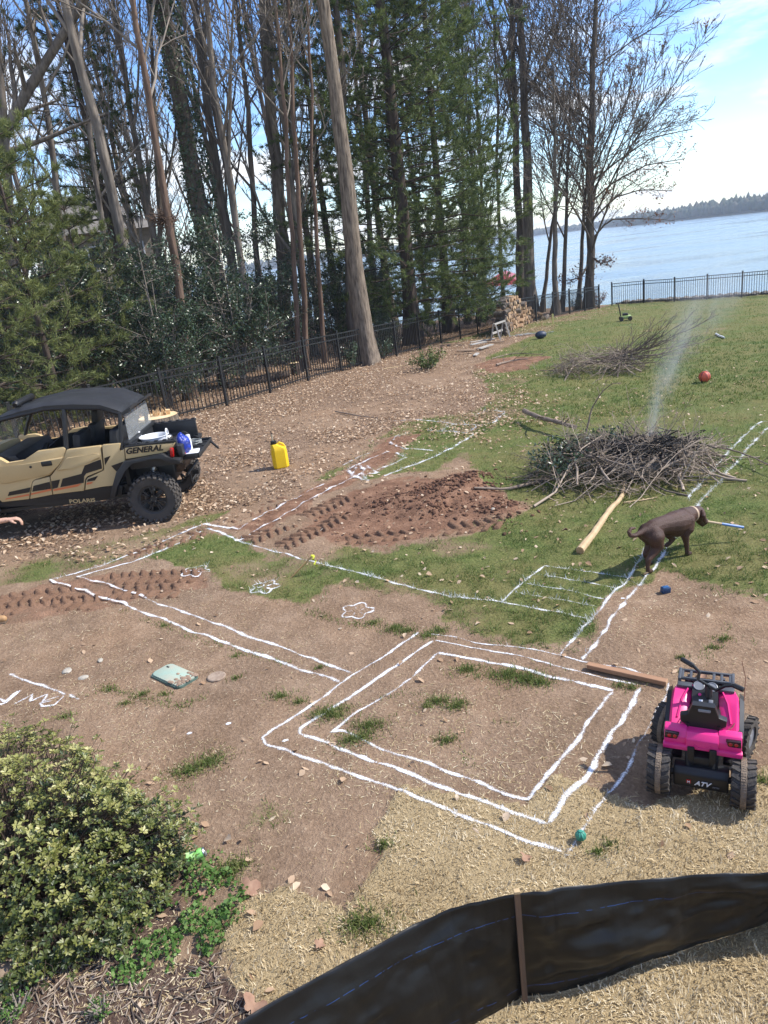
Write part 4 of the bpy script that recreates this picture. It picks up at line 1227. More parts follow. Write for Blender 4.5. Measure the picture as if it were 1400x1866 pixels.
def build_wood_trees():
    for name, label, top, low, wpx, Y, bk, H, fb, n1, seed in WOOD_TREES:
        foot, k = base_from(top, low, Y)
        b = gpY(*low, Y)
        r = 0.44 * wpx / scale_at(b)
        shore = seed >= 31
        kw = dict(fb=fb, n1=n1, lean=(k, 0.0))
        if seed == 11:
            kw.update(n1=12, spread=0.3, wob=0.006, sides=16, trunk_n=22, flare=0.35, r_top=0.12)
        elif seed == 37:
            kw.update(spread=0.40, up=0.38, ang=(34, 68), per=(10, 8, 4), lens=(0.50, 0.50, 0.5), r_top=0.2, rf=0.30)
        elif shore:
            kw.update(spread=0.45, up=0.7, ang=(22, 50), per=(7, 6, 3))
        else:
            kw.update(spread=0.38, up=0.6, per=(7, 6, 3))
        me = bare_tree(seed, H, r, rmin=0.009 if not shore else 0.012, **kw)
        o = place_tree(name, label, me[:2], (bk, TWIG if shore or bk is BARK_DARK else TWIG_PALE), foot)
        if seed == 37:
            pp, qq = me[2]
            g = np.random.default_rng(3)
            tips = pp[:, -1]
            sel = g.random(len(tips)) < np.where(tips[:, 2] < 7.5, 0.42, 0.05) * (tips[:, 0] > -1.5)
            ends = [tips[sel]]
            for z0, pts in ((3.6, [(1110, 400), (1160, 398), (1210, 400)]), (4.6, [(1120, 360), (1170, 345), (1225, 348)]), (5.6, [(1120, 330), (1180, 300), (1245, 290)]), (2.6, [(1060, 505), (1040, 510), (1020, 512)]), (2.9, [(1095, 480), (1112, 476)]), (6.6, [(1130, 290), (1190, 250), (1262, 235)])):
                pl = curve_line([np.array([k * z0, 0, z0])] + [gpY(*q, Y - 0.6) - foot for q in pts], 9)[None]; rr = np.linspace(0.06, 0.02, 9)[None]
                lb = NB(); lb.add(*tubes(pl, rr, 6, False)[:2])
                p, q = shoots(pl, rr, 12, 0.34, g, (25, 60), 5, 0.15, 0.2, 0.5, 0.010); lb.add(*tubes(p, q, 4, False)[:2])
                p, q = shoots(p, q, 6, 0.5, g, (25, 60), 4, 0.1, 0.2, 0.5, 0.009); lb.add(*tubes(p, q, 3, False)[:2])
                link('low_limb', lb.mesh('low_limb', True), TWIG, o); e = p[:, -1]; ends.append(e[g.random(len(e)) < 0.75])
            leaves_at(np.concatenate(ends), o, 'clinging_leaves', OAKLEAF, g, 3, 0.15, 0.16)
        if seed == 13:    # witch's-broom clump
            g = np.random.default_rng(9)
            hz = gpY(303, 400, Y)[2] - foot[2]
            n = 160
            c = np.array([k * hz, 0, hz])
            d = unit(g.standard_normal((n, 3)) * np.array([1, 1, 0.5]))
            P = c + d[:, None] * np.linspace(0.02, 1, 4)[None, :, None] * (0.25 + 0.3 * g.random((n, 1, 1))) + g.standard_normal((n, 4, 3)) * 0.04
            v, q, t = tubes(P, np.full((n, 4), 0.008), 3, False)
            link('twig_clump', NB().add(v, q).mesh('twig_clump'), BARK_RED, o)
        if seed == 15:    # ivy
            g = np.random.default_rng(10)
            n = 5200
            h = 2 + 12 * g.random(n); a = g.random(n) * 2 * PI
            rr = r * (1.0 + 0.5 * g.random(n) * (1 + np.sin(h * 2.1)) * 0.6)
            c = np.stack([k * h + rr * np.cos(a), rr * np.sin(a), h], 1)
            leaf_quads(c, 0.05 + 0.04 * g.random(n), o, 'ivy', HOLLY, g)
        if seed == 23:
            g = np.random.default_rng(12)
            a = gpY(-40, 330, Y) - foot; b = gpY(60, 150, Y) - foot; c = gpY(130, 40, Y) - foot; d = gpY(190, -60, Y) - foot
            pl = curve_line([a, b, c, d], 10)[None]; rr = np.linspace(0.2, 0.1, 10)[None]
            lim = NB(); lim.add(*tubes(pl, rr, 8, False)[:2])
            p, q = shoots(pl, rr, 9, 0.4, g, (30, 60), 5, 0.5, 0.1)
            lim.add(*tubes(p, q, 4, False)[:2]); p, q = shoots(p, q, 6, 0.45, g, (20, 50), 4, 0.3); lim.add(*tubes(p, q, 3, False)[:2])
            p, q = shoots(p, q, 4, 0.5, g, (20, 50), 4, 0.3, rmin=0.006); lim.add(*tubes(p, q, 3, False)[:2])
            link('heavy_limb', lim.mesh('heavy_limb', True), BARK_GREY, o)
def leaf_quads(c, size, parent, name, mt, g, droop=0.3, tint=None):
    n = len(c)
    nn = unit(g.standard_normal((n, 3)) + np.array([0, 0, 0.7]))
    A, B = _frames(nn)
    th = g.random(n) * 2 * PI
    u = np.cos(th)[:, None] * A + np.sin(th)[:, None] * B; v = np.cross(nn, u)
    s = np.asarray(size).reshape(-1, 1)
    V = np.stack([c - u * s, c - v * s * 0.48 + nn * s * 0.12, c + u * s, c + v * s * 0.48 + nn * s * 0.12], 1).reshape(-1, 3)
    i = np.arange(n)[:, None] * 4
    tn = g.random(n) if tint is None else tint
    me = np_mesh(name, V, [i + np.array([[0, 1, 2]]), i + np.array([[0, 2, 3]])], {'tint': np.repeat(tn, 4)})
    return link(name, me, mt, parent) if parent is not None else me
def leaves_at(tips, parent, name, mt, g, k, size, spread):
    c = np.repeat(tips, k, 0) + g.standard_normal((len(tips) * k, 3)) * spread * np.array([1, 1, 0.7])
    leaf_quads(c, size * (0.6 + 0.6 * g.random(len(c))) * 0.5, parent, name, mt, g)

# --- white pines
def pine(seed, H, r0, z0, z1, rmax, young=False, whorl=0.55, per=5, nsub=9, ntuft=6, nneed=13, nl=0.12, nw=0.006, droop=0.12):
    g = np.random.default_rng(seed)
    n = 12
    h = np.linspace(0, 1, n)
    ax = np.stack([0.03 * np.sin(h * 5) * H * 0.1, 0.02 * np.cos(h * 4) * H * 0.1, h * H - 0.1], 1); ax[:, :2] -= ax[0, :2]
    V, Q, rad = trunk_mesh(ax, r0, r0 * 0.15, g, 10, 0.4)
    tr = NB().add(V, Q)
    zs = np.arange(z0, z1, whorl)
    P = []; RR = []
    for z in zs:
        f = (z - z0) / (z1 - z0)
        for k in range(per):
            a = k * 2 * PI / per + z * 2.1 + 0.5 * g.standard_normal()
            L = rmax * (0.55 + 0.6 * g.random()) * (1 - 0.75 * f ** 1.3) * (0.75 + 0.25 * min(1, f * 6))
            b = np.array([np.interp(z, ax[:, 2], ax[:, 0]), np.interp(z, ax[:, 2], ax[:, 1]), z])
            s = np.linspace(0, 1, 7)
            rise = (0.10 + 0.35 * f) * s - (droop + 0.12 * g.random()) * (s ** 1.5) * (1 - f) + 0.12 * s ** 4
            pl = b + np.stack([np.cos(a) * s * L, np.sin(a) * s * L, rise * L], 1) + g.standard_normal((7, 3)) * 0.03 * L * s[:, None]
            P.append(pl); RR.append(np.linspace(0.035 * (1 - 0.6 * f), 0.008, 7))
    P = np.array(P); RR = np.array(RR)
    lim = NB(); lim.add(*tubes(P, RR, 5, False)[:2])
    p2, q2 = shoots(P, RR, nsub, 0.36, g, (40, 65), 4, 0.12, 0.22, 0.5, 0.004, 0.1, 0.35)
    lim.add(*tubes(p2, q2, 3, False)[:2])
    # needle tufts along the outer side shoots
    t = 0.25 + 0.75 * (np.arange(ntuft)[None] + g.random((len(p2), ntuft))) / ntuft
    c, T, _, _ = along(p2, t)
    c = c.reshape(-1, 3); T = T.reshape(-1, 3)
    tip = P[:, -1]; c = np.concatenate([c, tip]); T = np.concatenate([T, unit(P[:, -1] - P[:, -2])])
    m = len(c)
    d = unit(T[:, None] * 0.9 + g.standard_normal((m, nneed, 3)) * 0.55 + np.array([0, 0, 0.18]))
    L = nl * (0.7 + 0.5 * g.random((m, nneed, 1)))
    A = unit(np.cross(d, g.standard_normal((m, nneed, 3))))
    c3 = c[:, None] + g.standard_normal((m, nneed, 3)) * 0.03
    V = np.stack([c3 - A * nw, c3 + A * nw, c3 + d * L], 2).reshape(-1, 3)
    F = np.arange(m * nneed * 3).reshape(-1, 3)
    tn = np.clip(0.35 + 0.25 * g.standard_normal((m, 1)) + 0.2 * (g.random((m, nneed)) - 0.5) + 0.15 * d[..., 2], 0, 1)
    tn = np.where(g.random((m, nneed)) < 0.05, 0.9, tn)
    fol = np_mesh('needles', V, F, {'tint': np.repeat(tn.reshape(-1), 3)})
    return tr.mesh('trunk', True), lim.mesh('limbs', True), fol
PARTS3 = ('trunk', 'limbs', 'needles')
def build_pines():
    big = pine(201, 24, 0.33, 1.2, 23, 5.6, whorl=0.5, per=6, nsub=12, ntuft=7, nneed=10, nl=0.20, nw=0.013, droop=0.18)
    mid = pine(202, 19, 0.24, 1.0, 18.5, 4.4, whorl=0.5, per=6, nsub=10, ntuft=7, nneed=10, nl=0.20, nw=0.013)
    yng = pine(203, 7.5, 0.10, 0.5, 7.2, 2.9, True, whorl=0.62, per=5, nsub=8, ntuft=6, nneed=12, nl=0.15, nw=0.008, droop=0.05)
    grp = 'white pines behind the fence'
    def put(kind, me, px, py, Y, label, scl=1.0, rz=0.0, mt=None):
        p = gpY(px, py, Y); z = float(gbase(p[0], Y))
        place_tree(kind, label, me, (BARK_PINE, BARK_PINE, mt or NEEDLE), (p[0], Y, z), rz=rz, scl=scl, parts=PARTS3)
    put('white_pine', big, 748, 560, 31.5, 'biggest dark green white pine, right of the lone oak', 1.0)
    put('white_pine', mid, 815, 545, 36.5, 'white pine with boughs reaching right towards the lake', 1.0, 2.0)
    put('white_pine', mid, 868, 535, 38.5, 'small white pine hanging over the fence by the firewood', 0.34, 0.6)
    put('young_pine', yng, 62, 560, 19.0, 'young pine with light olive boughs above the vehicle roof', 1.0, 0.0, NEEDLE_Y)
    put('young_pine', yng, -40, 620, 16.5, 'young pine at the left picture edge behind the vehicle', 0.85, 2.2, NEEDLE_Y)
    put('young_pine', yng, 160, 560, 21.5, 'young pine right of the other light olive pines', 0.8, 4.0, NEEDLE_Y)
    put('young_pine', yng, 10, 480, 22.5, 'young pine behind the others at far left', 1.15, 1.0, NEEDLE_Y)
    # tall pines carrying only high boughs
    hi = pine(204, 19, 0.2, 6.0, 18.5, 2.8, whorl=0.55, per=4, nsub=8, ntuft=5, nneed=10, nl=0.20, nw=0.012)
    for px, Y, lab, rz in ((205, 31, 'tall pine with thin high boughs behind the reddish cedar', 0), (600, 37, 'tall pine with high boughs just left of the lone oak', 4.1)):
        put('tall_pine', hi, px, 440, Y, lab, 1.0, rz)

# --- hollies and laurels under the trees
def holly(seed, H, Rw, nleaf, leaf=0.045):
    g = np.random.default_rng(seed)
    st = NB()
    K = 5
    ang = g.random(K) * 2 * PI
    s = np.linspace(0, 1, 8)
    P = np.stack([np.stack([np.cos(a) * s ** 1.3 * Rw * 0.35 * (i > 0), np.sin(a) * s ** 1.3 * Rw * 0.35 * (i > 0), s * H * (0.95 if i == 0 else 0.55 + 0.4 * g.random()) - 0.05], 1) for i, a in enumerate(ang)])
    RR = np.linspace(0.04, 0.012, 8)[None].repeat(K, 0)
    st.add(*tubes(P, RR, 6, False)[:2])
    p1, q1 = shoots(P, RR, 22, 0.42, g, (50, 85), 6, 0.1, 0.08, 0.5, 0.006, 0.1)
    st.add(*tubes(p1, q1, 4, False)[:2])
    p2, q2 = shoots(p1, q1, 6, 0.5, g, (25, 60), 4, 0.05, 0.25, 0.6, 0.004, 0.12)
    st.add(*tubes(p2, q2, 3, False)[:2])
    allp = p2
    k = g.integers(0, len(allp), nleaf)
    t = 0.2 + 0.8 * g.random(nleaf)
    c, T, _, _ = along(allp[k], t[:, None])
    c = c[:, 0] + g.standard_normal((nleaf, 3)) * 0.07
    tint = np.clip(0.30 + 0.28 * g.standard_normal(nleaf), 0, 1)
    me = leaf_quads(c, leaf * (0.6 + 0.7 * g.random(nleaf)), None, 'foliage', HOLLY, g, tint=tint)
    return st.mesh('stems', True), me
def build_understory():
    protos = [holly(301, 5.2, 2.4, 15000), holly(302, 4.0, 2.2, 13000), holly(303, 3.0, 2.0, 11000)]
    def put(i, x, Y, label, scl, rz, group=None, name='holly'):
        o = empty(name, (x, Y, float(gbase(x, Y))), rz); o.scale = (scl * 1.0, scl * 1.0, scl)
        link('stems', protos[i][0], TWIG_PALE, o); link('foliage', protos[i][1], HOLLY, o)
        tag(o, label, 'holly' if name == 'holly' else 'shrub', group)
    for i, px, py, Y, lab, scl, rz in (
            (0, 275, 560, 20.5, 'glossy holly left of the reddish cedar trunk', 0.85, 0.3),
            (0, 420, 560, 23.2, 'tall glossy holly with pale stem right of the reddish cedar', 1.0, 1.3),
            (1, 350, 560, 24.5, 'holly behind the reddish cedar trunk', 1.05, 2.1),
            (0, 500, 540, 29.0, 'holly behind the pair of thin reddish poles', 1.1, 3.0),
            (1, 120, 560, 20.8, 'dark holly among the young pines', 1.1, 4.0),
            (0, 20, 520, 23.8, 'tall holly at the left edge behind the young pines', 1.15, 5.0),
            (1, 215, 580, 22.3, 'holly at the foot of the grey leaning trunk', 1.1, 0.9),
            (2, 700, 600, 28.8, 'low holly sprouting behind the lone oak', 0.5, 1.9),
            (1, 600, 560, 31.0, 'holly in the gap left of the lone oak', 1.0, 2.9),
            (2, -60, 640, 17.5, 'low holly at the left edge beside the vehicle', 0.9, 3.7)):
        p = gpY(px, py, Y)
        put(i, p[0], Y, lab, scl, rz)
    # deeper growth that closes the wood at eye level
    g = np.random.default_rng(55)
    n = 0
    while n < 30:
        x = -42 + 58 * g.random(); y = 24 + 34 * g.random()
        if woods_side(x, y) < 4.5 or y > 46 + max(0, -x) * 1.2 or (x > 2 and y > 40) or (x > 5): continue
        put(int(g.integers(0, 3)), x, y, 'dark evergreen shrub deep in the woods', 0.65 + 0.4 * g.random(), g.random() * 6, 'evergreen shrubs deep in the woods', 'evergreen_shrub'); n += 1
def build_deep_woods():
    g = np.random.default_rng(66)
    protos = []
    for s in range(6):
        H = 17 + 6 * g.random()
        protos.append((bare_tree(400 + s, H, 0.13 + 0.10 * g.random(), lean=(0.02 * g.standard_normal(), 0), fb=0.14, n1=16, per=(6, 5, 3), spread=0.34, up=0.65, ang=(22, 50), rmin=0.011, sides=7), (BARK_GREY, BARK_DARK)[s % 2]))
    n = 0; taken = []
    while n < 58:
        x = -50 + 64 * g.random(); y = 26 + 46 * g.random() ** 0.9
        if woods_side(x, y) < 3.0 or y > 47.5 + max(0, -x) * 1.2 or x > 8: continue
        if any((x - a) ** 2 + (y - b) ** 2 < 2.2 for a, b in taken): continue
        taken.append((x, y))
        (tr, li, _), bk = protos[int(g.integers(0, 6))]
        place_tree('woodland_tree', 'bare slender tree deep in the woods', (tr, li), (bk, TWIG_PALE if bk is BARK_GREY else TWIG), (x, y, float(gbase(x, y))), group='bare trees deep in the woods', rz=g.random() * 6.28, scl=0.8 + 0.4 * g.random()); n += 1
build_wood_trees()
build_pines()
build_understory()
build_deep_woods()
# ================================================================== FENCES
M_FENCE = mat('black_powder_coat', (0.012, 0.012, 0.013), 0.42, var=0.1, scale=20, spec=0.5)
def fence(name, label, pts, pitch, H=1.22, picket=0.122):
    pts = np.array(pts, float)
    seg = np.linalg.norm(np.diff(pts, axis=0), axis=1); s = np.concatenate([[0], np.cumsum(seg)])
    def at(d): return np.interp(d, s, pts[:, 0]), np.interp(d, s, pts[:, 1])
    o = empty(name, (pts[0][0], pts[0][1], float(gbase(*pts[0])))); tag(o, label, 'fence')
    org = np.array(o.location)
    pm = MB(); pm.box((0, 0, (H + 0.06) / 2 - 0.05), (0.062, 0.062, H + 0.16)).box((0, 0, H + 0.075), (0.075, 0.075, 0.03), bev=0.008, seg=1)
    pm = pm.mesh('post', False); pm.materials.append(M_FENCE)
    km = MB(); km.box((0, 0, H / 2 + 0.02), (0.019, 0.019, H - 0.08)); km = km.mesh('picket', False); km.materials.append(M_FENCE)
    n = int(s[-1] / pitch)
    for k in range(n + 1):
        d = min(k * pitch, s[-1]); x, y = at(d); z = zat(x, y)
        x2, y2 = at(min(d + .2, s[-1])); x1, y1 = at(max(d - .2, 0)); yaw = math.atan2(y2 - y1, x2 - x1)
        link('post', pm, None, o, (x - org[0], y - org[1], z - org[2]), (0, 0, yaw))
        if k < n:
            xb, yb = at((k + 1) * pitch); zb = zat(xb, yb)
            for hh in (H - 0.015, H - 0.17, 0.12):
                r = MB(); a = Vector((x, y, z + hh)) - Vector(org); b = Vector((xb, yb, zb + hh)) - Vector(org)
                dv = b - a; yw = math.atan2(dv.y, dv.x); pt = -math.asin(dv.z / dv.length)
                r.box(((a + b) / 2)[:], (dv.length - 0.066, 0.026, 0.034), rot=Matrix.Rotation(yw, 4, 'Z').to_euler() if abs(pt) < 1e-6 else (Matrix.Rotation(yw, 3, 'Z') @ Matrix.Rotation(pt, 3, 'Y')).to_euler())
                r.build('rail', M_FENCE, o, smooth=False)
    m = int(s[-1] / picket)
    for k in range(m):
        d = (k + 0.5) * picket
        if abs((d / pitch) - round(d / pitch)) * pitch < 0.05: continue
        k0 = math.floor(d / pitch)
        if k0 >= n: continue
        xa, ya = at(k0 * pitch); xb, yb = at((k0 + 1) * pitch); f = d / pitch - k0
        x, y = xa * (1 - f) + xb * f, ya * (1 - f) + yb * f
        z = zat(xa, ya) * (1 - f) + zat(xb, yb) * f
        link('picket', km, None, o, (x - org[0], y - org[1], z - org[2]), (0, 0, math.atan2(yb - ya, xb - xa)))
    return o
fence('woods_fence', 'black metal picket fence running along the edge of the woods', [(-7.4, 15.4), (-6.0, 17.0), (-3.9, 19.2), (5.44, 33.8), (14.57, 44.0)], 1.82)
fence('lake_fence', 'black metal picket fence along the lake at the far end of the lawn', [(14.62, 44.0), (15.9, 43.15), (20.1, 38.1), (28, 29.5)], 1.82)
# ================================================================== UTILITY VEHICLE
TAN = mat('tan_body_plastic', (0.52, 0.385, 0.195), 0.38, var=0.05, scale=3, spec=0.5)
BLK = mat('black_plastic', (0.009, 0.009, 0.010), 0.5, var=0.15, scale=9, bump=0.08, bscale=120)
BLKG = mat('dusty_black_plastic', (0.020, 0.021, 0.023), 0.5, var=0.2, scale=5, bump=0.08, bscale=90)
DECAL = mat('black_decal', (0.010, 0.010, 0.011), 0.3, var=0.05)
ORANGE = mat('orange_decal', (0.62, 0.16, 0.055), 0.4, var=0.05)
RUBBER = mat('tyre_rubber', (0.030, 0.028, 0.027), 0.8, col2=(0.075, 0.062, 0.050), scale=7, bump=0.3, bscale=60)
STEEL = mat('bare_steel', (0.42, 0.42, 0.42), 0.35, metal=1.0, var=0.1)
RUST = mat('exhaust_rust', (0.16, 0.10, 0.065), 0.7, metal=0.4, var=0.3, scale=14)
FABRIC = mat('black_seat_vinyl', (0.022, 0.022, 0.024), 0.6, var=0.1, bump=0.15, bscale=150)
WHITE = mat('white_plastic', (0.78, 0.79, 0.80), 0.4, var=0.03)
REDL = mat('red_lens', (0.45, 0.012, 0.012), 0.15, var=0.1, spec=0.6)
BLUEB = mat('blue_plastic_bag', (0.012, 0.045, 0.42), 0.35, col2=(0.01, 0.02, 0.16), scale=14, bump=0.8, bscale=22)
def clear_mat(name, col=(0.75, 0.78, 0.78), alpha=0.25, rough=0.1):
    m = bpy.data.materials.new(name); m.use_nodes = True
    t = m.node_tree; L = t.links.new
    b = t.nodes['Principled BSDF']; b.inputs['Base Color'].default_value = (*col, 1); b.inputs['Roughness'].default_value = rough
    tr = _n(t, 'ShaderNodeBsdfTransparent'); ms = _n(t, 'ShaderNodeMixShader')
    no = _n(t, 'ShaderNodeTexNoise'); no.inputs['Scale'].default_value = 9; no.inputs['Detail'].default_value = 4
    r = _n(t, 'ShaderNodeMapRange'); r.inputs['To Min'].default_value = alpha * 0.5; r.inputs['To Max'].default_value = alpha * 1.5
    L(no.outputs['Fac'], r.inputs['Value']); L(r.outputs[0], ms.inputs[0]); L(tr.outputs[0], ms.inputs[1]); L(b.outputs[0], ms.inputs[2])
    L(ms.outputs[0], t.nodes['Material Output'].inputs['Surface'])
    return m
CLEAR = clear_mat('scratched_polycarbonate', alpha=0.13)
def text_mesh(s, size, shear=0.0, offset=0.0, extrude=0.002, width=1.0):
    cu = bpy.data.curves.new('lettering', 'FONT')
    cu.body = s; cu.size = size; cu.shear = shear; cu.offset = offset; cu.extrude = extrude
    cu.align_x = 'LEFT'; cu.resolution_u = 3; cu.space_character = 1.0
    ob = bpy.data.objects.new('lettering', cu); C.objects.link(ob)
    dg = bpy.context.evaluated_depsgraph_get()
    me = bpy.data.meshes.new_from_object(ob.evaluated_get(dg))
    bpy.data.objects.remove(ob); bpy.data.curves.remove(cu)
    co = np.zeros(len(me.vertices) * 3, np.float32); me.vertices.foreach_get('co', co); co = co.reshape(-1, 3); co[:, 0] *= width
    me.vertices.foreach_set('co', co.ravel()); me.update()
    me.materials.clear()
    return me
def text_on(me, a, b, height, mt, parent, name='lettering', up=None, proud=0.003):
    """lay lettering on a plane from local point a to local point b, height set; up = direction of the letters' tops"""
    a, b = Vector(a), Vector(b)
    co = np.zeros(len(me.vertices) * 3, np.float32); me.vertices.foreach_get('co', co); co = co.reshape(-1, 3)
    mn, mx = co.min(0), co.max(0)
    X = (b - a); w = X.length; X.normalize()
    U = Vector(up) if up is not None else Vector((0, 0, 1)); U = (U - X * U.dot(X)).normalized(); N = X.cross(U)
    M = Matrix((X, U, N)).transposed().to_4x4()
    s = Matrix.Diagonal((w / (mx[0] - mn[0]), height / (mx[1] - mn[1]), 1, 1))
    me.transform(Matrix.Translation(a + N * proud) @ M @ s @ Matrix.Translation((-mn[0], -mn[1], 0)))
    return link(name, me, mt, parent)

UW = gp(285, 949)                         # where the near rear tyre meets the ground
UO = np.array([UW[0], UW[1] + 0.70, 0.0])
def u1(cx, cy, yl=-0.74):
    p = gpY(cx / 5.385, 690 + cy / 5.385, UO[1] + yl) - UO; return (p[0], p[2])
def u2(cx, cy, yl=-0.74):
    p = gpY(200 + cx / 7, 700 + cy / 7, UO[1] + yl) - UO; return (p[0], p[2])
def U1(pts, yl=-0.74): return [u1(a, b, yl) for a, b in pts]
def U2(pts, yl=-0.74): return [u2(a, b, yl) for a, b in pts]

def make_wheel(parent, x, y, z, r=0.365, w=0.25, flip=1):
    wh = empty('wheel', (x, y, z)); wh.parent = parent
    t = MB()
    pr = [(r * 0.56, -w * .36), (r * 0.62, -w * .46), (r * 0.86, -w * .5), (r * 0.95, -w * .42), (r * 0.965, -w * .2), (r * 0.97, w * .2), (r * 0.95, w * .42), (r * 0.86, w * .5), (r * 0.62, w * .46), (r * 0.56, w * .36)]
    t.lathe(pr, 40, 'Y', close=True)
    n = 26
    for k in range(n):
        a = 2 * PI * k / n
        for j, (yy, wd, sk) in enumerate(((-.30, .30, .3), (0.0, .22, -.3), (.30, .30, .3))):
            aa = a + (0.12 if j == 1 else 0)
            M = Matrix.Rotation(aa, 4, 'Y') @ Matrix.Translation((0, yy * w, r * 0.985)) @ Matrix.Rotation(sk, 4, 'Z')
            v = bmesh.ops.create_cube(t.bm, size=1.0, matrix=M @ Matrix.Diagonal((0.052, wd * w, 0.032, 1)))
        for sd in (-1, 1):       # shoulder lugs
            M = Matrix.Rotation(a + 0.06, 4, 'Y') @ Matrix.Translation((0, sd * w * .47, r * 0.91)) @ Matrix.Rotation(sd * -0.75, 4, 'X')
            bmesh.ops.create_cube(t.bm, size=1.0, matrix=M @ Matrix.Diagonal((0.045, 0.03, 0.05, 1)))
    t.build('tyre', RUBBER, wh)
    m = MB()
    ys = -w * 0.40 * flip
    m.lathe([(r * .57, -w * .34), (r * .57, w * .34), (r * .51, w * .34), (r * .51, -w * .34)], 32, 'Y', close=True)
    m.lathe([(0.001, ys * .55), (r * .15, ys * .60), (r * .17, ys * .2), (r * .17, -ys * .3), (0.001, -ys * .3)], 20, 'Y')
    for k in range(7):
        a = 2 * PI * k / 7
        for da in (-0.10, 0.10):
            M = Matrix.Rotation(a + da, 4, 'Y') @ Matrix.Translation((0, ys * 0.62, r * 0.34)) @ Matrix.Rotation(da * 0.9, 4, 'Y')
            bmesh.ops.create_cube(m.bm, size=1.0, matrix=M @ Matrix.Diagonal((0.022, 0.035, r * 0.40, 1)))
    m.build('rim', BLKG, wh)
    nu = MB()
    for k in range(4):
        a = 2 * PI * k / 4 + 0.4
        nu.lathe([(0.008, ys * .66), (0.008, ys * .5)], 8, 'Y', c=(0.045 * math.cos(a), 0, 0.045 * math.sin(a)))
    nu.build('wheel_nut', STEEL, wh)
    return wh
def build_utv():
    o = empty('utility_vehicle', (UO[0], UO[1], 0)); tag(o, 'tan and black four door side by side utility vehicle with open cargo bed', 'utility vehicle')
    S = -0.74
    # wheels
    r = 0.352
    for x in (0.06, -2.74):
        make_wheel(o, x, -0.70, r, r, 0.26, 1); make_wheel(o, x, 0.70, r, r, 0.26, -1)
    # underbody
    m = MB(); m.box((-1.35, 0, 0.50), (2.9, 1.10, 0.22), bev=0.02).box((-0.05, 0, 0.62), (0.75, 0.72, 0.30), bev=0.03).box((-2.75, 0, 0.6), (0.8, 0.7, 0.3), bev=0.03)
    m.box((-1.35, 0, 0.40), (2.2, 1.2, 0.05))
    m.build('chassis', BLK, o)
    # axles, arms, shocks, exhaust
    m = MB()
    for x in (0.0, -2.74):
        for s in (-1, 1):
            m.tube([(x, s * 0.2, 0.42), (x, s * 0.62, r)], 0.025, 8)
            m.tube([(x - 0.18, s * 0.25, 0.45), (x - 0.02, s * 0.60, 0.32)], 0.022, 8); m.tube([(x + 0.18, s * 0.25, 0.45), (x + 0.02, s * 0.60, 0.32)], 0.022, 8)
    m.build('suspension_arm', BLK, o)
    for x in (0.0, -2.74):
        for s in (-1, 1):
            k = MB(); k.tube([(x + 0.1, s * 0.42, 0.92), (x + 0.06, s * 0.50, 0.70)], 0.034, 12).tube([(x + 0.06, s * 0.50, 0.70), (x + 0.03, s * 0.57, 0.42)], 0.018, 10)
            for q in range(7):
                z = 0.46 + q * 0.05; k.lathe([(0.045, z - .008), (0.05, z), (0.045, z + .008)], 14, c=(x + 0.04 + (z - .42) * .1, s * (0.57 - (z - .42) * .3), 0))
            k.build('shock_absorber', STEEL, o)
    k = MB(); k.lathe([(0.02, -0.30), (0.10, -0.28), (0.11, 0.0), (0.10, 0.26), (0.03, 0.28)], 18, 'Y', c=(0.36, 0.05, 0.66)).tube([(0.36, 0.3, 0.66), (0.48, 0.34, 0.60)], 0.025, 8); k.build('exhaust', RUST, o)
    k = MB(); k.tube([(0.50, -0.4, 0.55), (0.50, 0.4, 0.55)], 0.022, 8).tube([(0.50, -0.2, 0.55), (0.50, -0.2, 0.36), (0.44, 0.1, 0.33), (0.50, 0.25, 0.40)], 0.014, 8).box((0.54, 0, 0.48), (0.1, 0.09, 0.06)); k.build('rear_bumper', BLK, o)
    # body panels of the near side, then the same panels on the far side
    front_door = [(-240, 790), (-60, 770), (0, 783), (70, 835), (230, 810), (360, 715), (622, 675), (645, 690), (636, 748), (582, 848), (488, 950), (335, 988), (312, 1010), (288, 1183), (20, 1213), (-60, 1130), (-240, 1010)]
    rear_door = [(652, 700), (985, 660), (1012, 880), (1000, 905), (850, 955), (832, 985), (826, 1100), (522, 1138), (494, 958), (590, 850), (644, 750)]
    step_f = [(338, 998), (486, 962), (514, 1140), (296, 1182), (318, 1020)]
    quarter = [(1000, 655), (1182, 635), (1168, 722), (1218, 690), (1226, 812), (1145, 920), (1130, 1050), (1012, 1060), (836, 1096), (846, 1000), (862, 972), (1022, 905), (1030, 885)]
    roof_z = {}
    for sd in (-1, 1):
        a, b = sd * 0.74, sd * 0.67
        for nm, poly in (('front_door', front_door), ('rear_door', rear_door), ('step_panel', step_f), ('quarter_panel', quarter)):
            m = MB(); m.prism(U1(poly), a, b, 'XZ', bev=0.008)
            d = m.build(nm, TAN, o, ang=25)
            if nm == 'front_door':
                q = MB(); q.prism(U1([(-200, 850), (10, 872), (240, 838), (634, 762), (580, 852), (486, 940), (330, 965), (60, 1030), (-180, 1000)]), sd * 0.7385, sd * 0.765, 'XZ', bev=0.016); q.build('raised_panel', TAN, d, ang=25)
                q = MB(); q.box((0, 0, 0), (0.15, 0.02, 0.07), bev=0.012)
                c = u1(465, 830); q.build('door_handle', BLK, d, (c[0], sd * 0.766, c[1]))
                q = MB(); c = u1(310, 862); q.lathe([(0.018, -0.006), (0.018, 0.006)], 14, 'Y'); q.build('lock', BLKG, d, (c[0], sd * 0.767, c[1]))
            if nm == 'rear_door':
                q = MB(); q.prism(U1([(660, 770), (940, 735), (985, 728), (990, 775), (830, 840), (700, 880), (560, 905), (640, 795)]), sd * 0.7385, sd * 0.758, 'XZ', bev=0.014); q.build('raised_panel', TAN, d, ang=25)
        sign = sd
